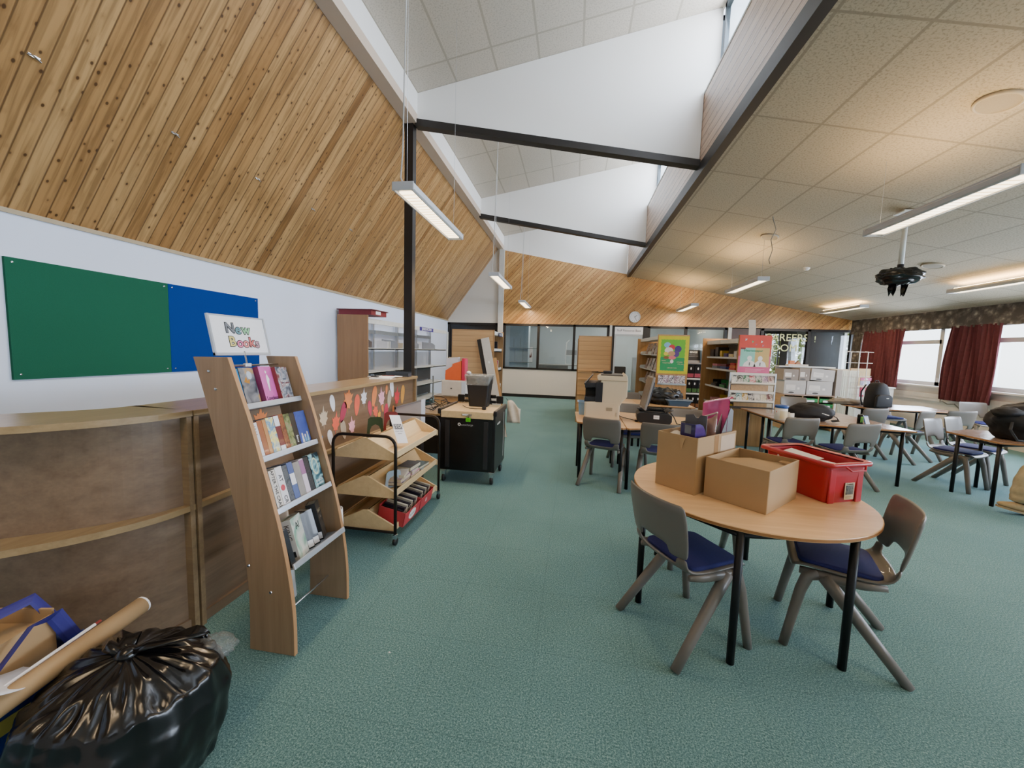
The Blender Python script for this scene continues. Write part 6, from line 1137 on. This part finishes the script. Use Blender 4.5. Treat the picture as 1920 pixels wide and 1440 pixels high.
# wire display rack
wr = thing('display_rack', 'white slatted panel with a wire leaflet rack right of the archive boxes', 'rack', (5.70, 9.3, 0)); P('slat_panel', MB().box(0, .05, .001, .36, .08, 1.33), mat('slat_cream', '#dcdccb', .5), wr)
gr = MB()
for i in range(9): gr.box(.02+.04*i, .0475, .05, .024+.04*i, .0502, 1.3)
P('slat_grooves', gr, mat('groove_grey', '#b9b9aa'), wr)
wm = MB()
for x in (.10, .26, .42): wm.tube([(x, -.06, .1), (x, -.06, 1.74), (x, .03, 1.74)], .008, 6)
for z in (.75, .99, 1.22, 1.50, 1.73): wm.tube([(.0, -.06, z), (.52, -.06, z)], .006, 6)
P('wire_frame', wm, mat('wire_white', '#e3ddd6', .35), wr)
for z in (.72, .96, 1.19):
    wb = MB()
    for i in range(8): wb.tube([(.11+.03*i, -.065, z), (.11+.03*i, -.12, z), (.11+.03*i, -.12, z+.12)], .002, 4)
    wb.tube([(.10, -.12, z+.12), (.34, -.12, z+.12)], .003, 5); P('wire_pocket', wb, mat('wire_grey', '#9d9a94', .35), wr)
for i, (x, z, w, h, col, lab) in enumerate(((.37, .78, .13, .22, '#c63c62', 'pink leaflet with a white shape in the wire rack'), (.52, .8, .1, .2, '#4a2740', 'dark purple booklet right of the wire rack'), (.36, 1.02, .18, .10, '#b9b6d8', 'lilac leaflet pile in the wire rack'), (.36, 1.13, .2, .06, '#d86aa0', 'magenta leaflet pile topmost in the wire rack'))):
    o = thing('leaflet', lab, 'leaflet', (5.70+x, 9.28, z), 0, 'leaflets in the wire rack'); P('cover', MB().box(0, 0, 0, w, .02, h), mat('leaflet_'+col[1:], col, .5, var=.2, scale=40), o); P('printed_mark', MB().prism([(w*.3, h*.2), (w*.7, h*.2), (w*.6, h*.8), (w*.4, h*.8)], 'y', -.0012, -.0002), PAPER if i != 1 else mat('ochre_mark', '#c99a3a'), o)
o = thing('side_cupboard', 'low pale cupboard behind the wire rack by the corner curtains', 'cupboard', (6.35, 10.6, 0)); P('cupboard_body', MB().box(0, 0, .001, 1.3, .45, .9), CREAM, o, bevel=.003); P('cupboard_top', MB().box(-.02, -.02, .901, 1.32, .46, .925), WMET, o); P('door_line', MB().box(.645, -.003, .05, .655, 0, .88), GMET, o)
o = thing('cork_panel', 'small tan board standing at the right behind the black rucksack', 'board', (6.75, 10.7, .926)); P('board_face', MB().box(0, 0, 0, .42, .03, .42), mat('cork_tan', '#c9ab7c', .8, var=.1, scale=80), o); P('board_edge', MB().box(-.01, -.004, 0, 0, .034, .43).box(.42, -.004, 0, .43, .034, .43).box(0, -.004, .42, .42, .034, .43), BEECHZ, o)
o = thing('wood_rail', 'pale wooden rail running left of the small tan board', 'rail', (6.28, 10.72, .926)); P('rail_bar', MB().box(.0, 0, .36, .45, .03, .40), PLY, o); P('rail_post', MB().box(0, 0, 0, .03, .03, .36), PLY, o)
# ------------------------------------------------------------------ furniture of the far room seen through glass
o = thing('tall_cupboard', 'pale blue cupboard with glass shelves behind the left window pane', 'cupboard', (-2.4, 14.4, 0)); P('cabinet', MB().box(0, 0, .001, .7, .5, 2.6), mat('cupboard_blue', '#a9bccb', .5), o, bevel=.004); P('shelf', MB().box(.02, -.25, 1.62, 1.1, -.002, 1.64), mat('shelf_greyblue', '#7d8a92', .4), o); P('low_shelf', MB().box(.02, -.2, 1.1, .9, -.002, 1.12), mat('shelf_greyblue', '#7d8a92'), o); P('panel_rods', MB().box(.15, -.01, 1.66, .165, -.002, 2.0).box(.4, -.01, 1.66, .415, -.002, 2.0).box(.2, -.015, 1.14, .22, -.002, 1.6).box(.5, -.015, 1.14, .52, -.002, 1.6), mat('rod_grey', '#8f9aa2', .4), o)
o = thing('wall_poster', 'white notice with a dark red drawing behind the left window pane', 'notice', (-1.98, 16.79, 1.38)); P('sheet', MB().box(-.2, -.008, -.32, .2, -.001, .32), PAPER, o); P('drawing', MB().prism([(-.17, -.05), (-.08, .02), (0, -.06), (.06, .05), (.1, -.08), (.15, .12), (.16, -.12), (.05, -.14), (-.05, -.1)], 'y', -.012, -.009), mat('dark_red_ink', '#6e2430'), o)
o = thing('step_ladder', 'white step ladder standing in the room behind the glass', 'ladder', (-.1, 15.2, 0)); LW = mat('ladder_white', '#d6d9dc', .4)
for s in (-.24, .24): P('rail', MB().tube([(s, 0, 0), (s*.85, .25, 1.9), (s*.4, .27, 2.0)], .018, 8), LW, o); P('rear_leg', MB().tube([(s, .7, 0), (s*.9, .3, 1.55)], .015, 8), LW, o)
for z in (.35, .7, 1.05, 1.4): P('step', MB().box(-.23, z*.13-.05, z, .23, z*.13+.09, z+.03), LW, o)
P('platform', MB().box(-.2, .1, 1.42, .2, .3, 1.62), mat('ladder_tray', '#8c8f94'), o)
o = thing('work_bench', 'grey bench behind the middle window pane', 'bench', (-1.4, 14.6, 0)); P('bench_top', MB().box(0, 0, 1.03, 2.0, .5, 1.06), GMET, o); P('bench_front', MB().box(.1, .02, .001, 1.2, .06, 1.03), mat('bench_grey', '#777b80', .7), o); P('bench_leg', MB().box(1.9, .05, .001, 1.95, .1, 1.03), GMET, o)
o = thing('wheelie_chair', 'dark office chair and clutter seen through the glass door', 'chair', (1.75, 15.0, 0)); P('seat', MB().box(-.25, -.25, .45, .25, .25, .53), BLKP, o, bevel=.03); P('back', MB().box(-.22, .2, .55, .22, .26, 1.05), BLKP, o, bevel=.03); P('stem', MB().tube([(0, 0, .05), (0, 0, .45)], .03, 10), BLACK, o); P('foot', MB().box(-.3, -.03, .001, .3, .03, .05).box(-.03, -.3, .001, .03, .3, .05), BLACK, o)
o = thing('flip_chart', 'pale grey board leaning inside the glass door', 'board', (2.02, 13.3, .001)); P('board_face', MB().box(-.09, 0, 0, .16, .03, 1.42), mat('board_grey', '#b7bcc1', .5), o); P('board_frame', MB().box(-.1, -.004, 1.40, .17, .034, 1.43).box(-.1, -.004, 0, -.085, .034, 1.4), GMET, o)
# light strips added out of view to brighten the far room
for x, y in ((-1.0, 14.6), (3.4, 14.6), (1.6, 15.4)):
    o = thing('fill_batten', 'added fill light on the far room ceiling %s' % ('over the step ladder' if x < 0 else ('behind the right hand panes' if x > 3 else 'behind the glass door')), 'light', (x, y, 2.979)); P('lamp', MB().box(-.5, -.12, -.05, .5, .12, -.02), mat('far_fill_lamp', '#fff2dc', .5, emit=22), o); P('lamp_body', MB().box(-.55, -.15, -.02, .55, .15, 0), WMET, o)
# ------------------------------------------------------------------ seated person at the right edge
pe = thing('person', 'person in crumpled khaki trousers and beige shoes at the right edge', 'person', (4.99, 4.42, 0))
def skin(name, verts, edges, radii, m, parent, sub=2):
    me = bpy.data.meshes.new(name); me.from_pydata(verts, edges, []); me.materials.append(m); o = bpy.data.objects.new(name, me); put(o, parent)
    md = o.modifiers.new('skin', 'SKIN'); md.use_smooth_shade = True
    for i, r in enumerate(radii): me.skin_vertices[0].data[i].radius = (r, r) if not isinstance(r, tuple) else r
    me.skin_vertices[0].data[0].use_root = True
    q = o.modifiers.new('sub', 'SUBSURF'); q.levels = sub; q.render_levels = sub; return o
SK = mat('skin_tone', '#c79a7e', .5, var=.04)
V = [(.25, 0, .52), (.25, 0, .70), (.23, 0, .90), (.22, 0, 1.08), (.21, 0, 1.17), (.20, 0, 1.25), (.19, 0, 1.33), (.18, 0, 1.40),
     (.22, -.17, 1.07), (.16, -.21, .83), (-.02, -.17, .76), (-.12, -.12, .75), (.22, .17, 1.07), (.16, .21, .83), (-.02, .17, .76), (-.12, .14, .75),
     (.22, -.10, .50), (-.20, -.13, .50), (-.17, -.13, .12), (-.17, -.13, .09), (.22, .10, .50), (-.27, .27, .505), (-.33, .27, .15), (-.335, .27, .12)]
E_ = [(0,1),(1,2),(2,3),(3,4),(4,5),(5,6),(6,7),(3,8),(8,9),(9,10),(10,11),(3,12),(12,13),(13,14),(14,15),(0,16),(16,17),(17,18),(18,19),(0,20),(20,21),(21,22),(22,23)]
R_ = [.15,.14,.15,.13,.055,.075,.095,.07,.055,.045,.035,.03,.055,.045,.035,.03,.085,.062,.045,.04,.085,.062,.045,.04]
skin('body', V, E_, R_, SK, pe)
KH = mat('khaki_cotton', '#b0a284', .9, var=.14, scale=22, bmp=.5); SHOE = mat('suede_shoe', '#b59d74', .85, var=.14, scale=40); TOP = mat('dark_top', '#23242a', .9)
def limb(name, pts, m, n=22, amp=.08, fr=9):
    mb = MB(); rows = []; m_ = len(pts); q = []
    for i in range(m_-1):
        for k in range(5):
            t = k/5; a, b = pts[i], pts[i+1]; q.append((Vector(a[0]).lerp(Vector(b[0]), t), a[1]+(b[1]-a[1])*t))
    q.append((Vector(pts[-1][0]), pts[-1][1]))
    q = [((q[max(i-1,0)][0]+q[i][0]*2+q[min(i+1,len(q)-1)][0])/4 if 0 < i < len(q)-1 else q[i][0], q[i][1]) for i in range(len(q))]
    up = Vector((0, 1, 0))
    for i, (p, r) in enumerate(q):
        d = (q[min(i+1, len(q)-1)][0] - q[max(i-1, 0)][0]).normalized(); a = up - d*up.dot(d); a.normalize(); b = d.cross(a)
        rows.append([p + (a*cos(2*pi*k/n) + b*sin(2*pi*k/n)) * r * (1 + amp*sin(i*2.1 + 2.2*sin(2*pi*k/n + i*.3)) + amp*.7*mnoise.noise(p*fr + Vector((k*.3, 0, 0)))) for k in range(n)])
    V = mb.grid(rows, closed=True); mb._face(V[0]); mb._face(V[-1]); return P(name, mb, m, pe, smooth=True, sub=1)
limb('trouser_leg', [((.25, .09, .52), .115), ((.0, .17, .51), .10), ((-.235, .265, .515), .085), ((-.30, .27, .40), .085), ((-.325, .27, .22), .088), ((-.335, .27, .125), .08)], KH, amp=.07)
limb('trouser_leg', [((.25, -.09, .52), .115), ((.0, -.11, .51), .10), ((-.17, -.13, .50), .08), ((-.18, -.13, .38), .08), ((-.175, -.13, .12), .075)], KH, amp=.07)
limb('jumper', [((.25, 0, .56), .175), ((.24, 0, .72), .165), ((.23, 0, .92), .175), ((.22, 0, 1.06), .16), ((.21, 0, 1.15), .075)], TOP, amp=.02)
for s in (-1, 1): limb('sleeve', [((.22, .13*s, 1.06), .08), ((.17, .21*s, .84), .068), ((.02, .18*s, .77), .055), ((-.06, .155*s, .757), .045)], TOP, amp=.04)
def shoe(x, y, z, rz, pitch):
    Ms = Matrix.Translation((x, y, z)) @ Matrix.Rotation(rz, 4, 'Z') @ Matrix.Rotation(pitch, 4, 'Y'); rows = []
    for t, w, h0, h1 in ((-.09, .02, .01, .06), (-.08, .036, 0, .085), (-.03, .042, 0, .105), (.04, .044, 0, .09), (.11, .048, 0, .07), (.16, .045, .003, .058), (.185, .032, .01, .045), (.195, .01, .02, .035)):
        rows.append([Ms @ Vector((-t, w*cos(a)*(1 if sin(a) > -.3 else 1.05), h0 + (h1-h0)*(.5+.5*sin(a)))) for a in [2*pi*i/16 for i in range(16)]])
    mb = MB(); V = mb.grid(rows, closed=True); mb._face(V[0]); mb._face(V[-1]); s = P('shoe', mb, SHOE, pe, smooth=True, sub=1)
    P('sole', MB().prism([(.088, -.03), (.088, .03), (.0, .044), (-.1, .05), (-.17, .044), (-.196, 0), (-.17, -.044), (-.1, -.05), (0, -.044)], 'z', -.012, .008, Ms), mat('shoe_sole', '#a08b66', .8), s)
    P('cuff_band', MB().lathe([(.05, .085), (.052, .115)], c=(.03, 0, 0), n=18, M=Ms), mat('dark_sock', '#1a1a1d', .9), s)
shoe(-.35, .265, .035, .0, radians(14)); shoe(-.19, -.13, .0125, 0, 0)
# head details
hd = MB(); blob(hd, (.17, 0, 1.345), (.098, .078, .118), .02, 2, 24, 32, 1); P('head', hd, SK, pe, smooth=True)
hr = MB(); rows = []
for i in range(12):
    th = pi*.62*i/11; rows.append([(.18+.105*sin(th)*cos(a) + (.03 if False else 0), .086*sin(th)*sin(a), 1.355+.125*cos(th) - (0 if cos(a) > -.2 else 0)) for a in [radians(-118)+radians(236)*k/24 for k in range(25)]])
hr.grid(rows); P('hair', hr, mat('hair_brown', '#3a2a1e', .7, var=.3, scale=60), pe, smooth=True, solid=.012)
for s in (-1, 1):
    P('eye', MB().lathe([(.001, -.011), (.008, -.008), (.011, 0), (.008, .008), (.001, .011)], c=(.083, .032*s, 1.355), n=12), mat('eye_white', '#e8e4de', .2), pe, smooth=True); P('ear', MB().lathe([(.002, -.028), (.014, -.018), (.018, 0), (.014, .02), (.003, .03)], c=(.18, .082*s, 1.345), n=10), SK, pe, smooth=True)
P('nose', MB().prism([(-.012, 0), (.012, 0), (0, .05)], 'x', .052, .09, Matrix.Translation((0, 0, 1.315))), SK, pe, bevel=.006); P('mouth', MB().box(.074, -.024, 1.288, .086, .024, 1.296), mat('lip_tone', '#a8685c', .5), pe, bevel=.003)
for s in (-1, 1):
    for i in range(4): P('finger', MB().tube([(-.14, (.12 if s < 0 else .14)*s + .016*(i-1.5), .745), (-.185-.008*(i in (1, 2)), (.12 if s < 0 else .14)*s + .017*(i-1.5), .735), (-.205-.01*(i in (1, 2)), (.12 if s < 0 else .14)*s + .017*(i-1.5), .73)], [.0095, .0085, .007], 8), SK, pe, smooth=True)
    P('thumb', MB().tube([(-.11, (.12 if s < 0 else .14)*s - .03*s, .748), (-.145, (.12 if s < 0 else .14)*s - .048*s, .738), (-.165, (.12 if s < 0 else .14)*s - .045*s, .735)], [.011, .0095, .008], 8), SK, pe, smooth=True)
dup(first, (5.24, 4.42, 0), pi/2, 'grey chair under the person at the right edge', 'school chairs')
# ------------------------------------------------------------------ bags in the bottom left corner
bb = thing('bin_bag', 'full black bin bag tied at the top, on the carpet at bottom left', 'bin bag', (-1.485, 1.03, 0)); mb = MB()
rows = []; N = 120
def bagr(t):
    pts = [(0, .18), (.08, .24), (.3, .275), (.55, .28), (.75, .25), (.9, .15), (.97, .06), (1.0, .022)]
    for (a, ra), (b, rb) in zip(pts, pts[1:]):
        if a <= t <= b: return ra + (rb-ra)*(t-a)/(b-a)
    return .02
for i in range(46):
    t = i/45; row = []
    for j in range(N):
        a = 2*pi*j/N; r = bagr(t); h = .46*(1 - (1-t)**1.25) if t > .02 else .003
        pl = max(0, t-.45)/.55; d = Vector((cos(a), sin(a), t*1.6))
        f = 1 + .10*mnoise.noise(d*1.8 + Vector((3, 0, 0))) + .055*mnoise.noise(Vector((cos(a)*4.5, sin(a)*4.5, t*2.2))) + .03*mnoise.noise(Vector((cos(a)*9, sin(a)*9, t*3.5)))
        f += pl*pl*(.10*mnoise.noise(Vector((cos(a)*5.5, sin(a)*5.5, 7+t*.8))) + .09*mnoise.noise(Vector((cos(a)*11, sin(a)*11, 3+t*.6))) + .05*mnoise.noise(Vector((cos(a)*21, sin(a)*21, t*.5)))) * (1.5 if t < .97 else .4)
        crease = .035*mnoise.noise(Vector((3*a/pi + 2.2*t, 9*t - 2.4*sin(a), 1.3*cos(a))))*(1-t)
        row.append((cos(a)*r*1.02*f*(1+crease), sin(a)*r*.95*f*(1+crease), h + .02*pl*mnoise.noise(d*6)*8*r))
    rows.append(row)
V = mb.grid(rows, closed=True); mb._face(V[0]); mb._face(V[-1]); P('bag_body', mb, BAG, bb, smooth=True)
def tail(pts, w):
    mb = MB(); rw = []
    for i, p in enumerate(pts):
        p = Vector(p); rw.append([p + Vector((.35*w[i]*s, w[i]*s, .25*w[i]*abs(s) + .012*sin(9*s+i))) for s in (-1, -.6, -.2, .2, .6, 1)])
    mb.grid(rw); return mb
P('tied_tail', tail([(0, 0, .455), (.07, .05, .475), (.15, .08, .49), (.21, .10, .485)], [.02, .045, .05, .012]), BAG, bb, smooth=True, solid=.003); P('tied_tail', tail([(0, 0, .455), (-.06, .03, .47), (-.12, .05, .465)], [.02, .05, .03]), BAG, bb, smooth=True, solid=.003); P('knot', MB().lathe([(.012, -.02), (.03, -.008), (.034, .01), (.02, .025), (.006, .03)], c=(0, 0, .455), n=16), BAG, bb, smooth=True)
cl = thing('clear_bag', 'crumpled clear plastic bag corner at the right of the black bin bag', 'bag', (-1.335, 1.215, .365)); mb = MB(); blob(mb, (0, 0, 0), (.075, .055, .035), .35, 3.5, 16, 24, 21); P('film_wrap', mb, film('crumpled_film', '#9aa0a0', .28, .06), cl, smooth=True)
bg = thing('shopping_bag', 'large blue woven shopping bag at the bottom left corner', 'bag', (-1.99, .93, 0)); BL = mat('woven_blue', '#173a8c', .5, var=.12, scale=60, coat=.2); mb = MB()
rows = []
for t, w, d in ((0, .15, .16), (.1, .17, .18), (.5, .185, .195), (.9, .185, .19), (1, .19, .2)):
    rows.append([(x + .012*sin(3*i+4*t), y + .012*cos(2*i+5*t), .40*t + (.03*sin(i*.5) if t == 1 else 0)) for i, (x, y, _) in enumerate(sqr(w, d, 0, 8, .06))])
V = mb.grid(rows, closed=True); mb._face(V[0]); P('bag_body', mb, BL, bg, smooth=True, solid=.004)
STR = mat('purple_webbing', '#2e2a7c', .6); YEL = mat('yellow_print', '#c9bf62', .6)
P('strap', MB().tube([(.10, -.2, .38), (.06, -.15, .46), (.02, .0, .56), (.05, .13, .58), (.1, .2, .40)], [(.022, .004)]*5, 6), STR, bg); s2 = P('strap', MB().tube([(.19, -.14, .36), (.21, -.10, .42), (.18, .05, .55), (.13, .14, .52), (.14, .19, .38)], [(.025, .004)]*5, 6), STR, bg)
P('printed_band', MB().box(.192, -.12, .24, .196, .08, .29), YEL, bg)
cb = thing('cardboard_box', 'flattened brown cardboard box standing in the blue shopping bag', 'box', (-2.01, .93, .02), .2); P('wall_panel', MB().box(-.16, -.12, 0, .16, -.112, .50), CARD, cb); P('wall_panel', MB().box(-.16, .112, 0, .16, .12, .52), CARD, cb); P('wall_panel', MB().box(-.16, -.112, 0, -.152, .112, .51), CARD, cb); P('wall_panel', MB().box(.152, -.112, 0, .16, .112, .50), CARD, cb); P('lid_flap', MB().box(-.15, -.11, .46, .15, .11, .466), CARD, cb)
tbx = thing('poster_tube', 'brown cardboard poster tube with a white end lying across the blue bag', 'tube', (0, 0, 0)); a, b = Vector((-1.70, .78, .405)), Vector((-1.765, 1.285, .425)); P('tube_wall', MB().tube([a, b], .034, 22), CARD, tbx, smooth=True); dd = (b-a).normalized(); P('end_cap', MB().tube([b+dd*.0005, b+dd*.008], .0335, 22), PAPER, tbx)
o = thing('white_stick', 'thin white rod lying along the poster tube', 'rod', (0, 0, 0)); P('rod', MB().tube([(-1.73, .78, .43), (-1.772, 1.13, .452)], .006, 8), PAPER, o); P('rod_tip', MB().tube([(-1.772, 1.13, .452), (-1.7745, 1.15, .4535)], .005, 8), mat('red_mark', '#8c2f2a'), o)
for lab, x, y, z, rz, w, d in (('large torn white paper lying on the blue bag', -1.74, .86, .43, .3, .06, .26), ('small white paper scrap at the near side of the blue bag', -1.735, .66, .36, .5, .06, .14)):
    o = thing('paper_scrap', lab, 'paper', (x, y, z), rz); mb = MB(); mb.grid([[(-w+2*w*s, -d/2+d*t, .03*sin(4*t+2*s)+.05*s*(1-t)) for s in [i/5 for i in range(6)]] for t in [j/8 for j in range(9)]]); P('torn_sheet', mb, PAPER, o, smooth=True, solid=.002)
o = P('paper_fleck', MB().prism(ell(0, 0, .006, .004, 8), 'z', 0, .002), PAPER); o.location = (-.86, 1.72, .0005); tag(o, 'tiny white fleck on the carpet right of the display stand', 'paper')
# ------------------------------------------------------------------ light
w = bpy.data.worlds.new('sky'); S.world = w; w.use_nodes = True; nt = w.node_tree; nt.nodes.clear()
bgN = nt.nodes.new('ShaderNodeBackground'); ou = nt.nodes.new('ShaderNodeOutputWorld'); tc = nt.nodes.new('ShaderNodeTexCoord'); sp = nt.nodes.new('ShaderNodeSeparateXYZ'); nt.links.new(tc.outputs['Generated'], sp.inputs[0])
c = ramp(nt, mth(nt, 'MULTIPLY_ADD', sp.outputs[2], .5, .5), [(.42, '#b8bfae'), (.5, '#f4f7fb'), (.9, '#cfe0f6')]); nt.links.new(c, bgN.inputs[0]); bgN.inputs[1].default_value = 3.0; nt.links.new(bgN.outputs[0], ou.inputs[0])
def area(name, loc, rot, sx, sy, e, col):
    l = bpy.data.lights.new(name, 'AREA'); l.shape = 'RECTANGLE'; l.size = sx; l.size_y = sy; l.energy = e; l.color = lin(col)[:3]; o = bpy.data.objects.new(name, l); put(o); o.location = loc; o.rotation_euler = rot; return o
# daylight entering at the clerestory (pointing -X) and the window wall
for y, sy in ((-.7, 4.6), (3.77, 3.6), (7.7, 3.6), (11.2, 2.9)): area('clerestory_daylight', (1.80, y, 5.5), (0, radians(75), 0), .95, sy, 75 if y > 0 else 28, '#eef2ff')
for y, sy in ((10.85, 3.5), (7.1, 3.5), (3.4, 3.5), (-.8, 4.5)): area('window_daylight', (XR+.25, y, 1.7), (0, radians(85), 0), 1.2, sy, 190, '#dfe9ff')
# tubes of the fittings
for x, y, z in ((-1.525, 4.03, 2.885), (-1.525, 7.88, 2.885), (-1.525, 11.75, 2.885), (3.16, 4.14, 2.885), (3.24, 8.3, 2.885), (3.1, 11.75, 2.845), (6.66, 11.1, 2.775), (6.64, 7.42, 2.775), (3.16, .3, 2.885), (6.64, 3.6, 2.775)):
    area('tube_downlight', (x, y, z), (0, 0, 0), .035, 1.3, 20, '#ffdcae')
area('tube_downlight', (-1.525, .1, 2.885), (0, 0, 0), .035, 1.3, 9, '#ffdcae')  # weak lamp of the added unseen walkway fitting
S.view_settings.view_transform = 'AgX'; S.view_settings.look = 'None'; S.view_settings.exposure = 0.88
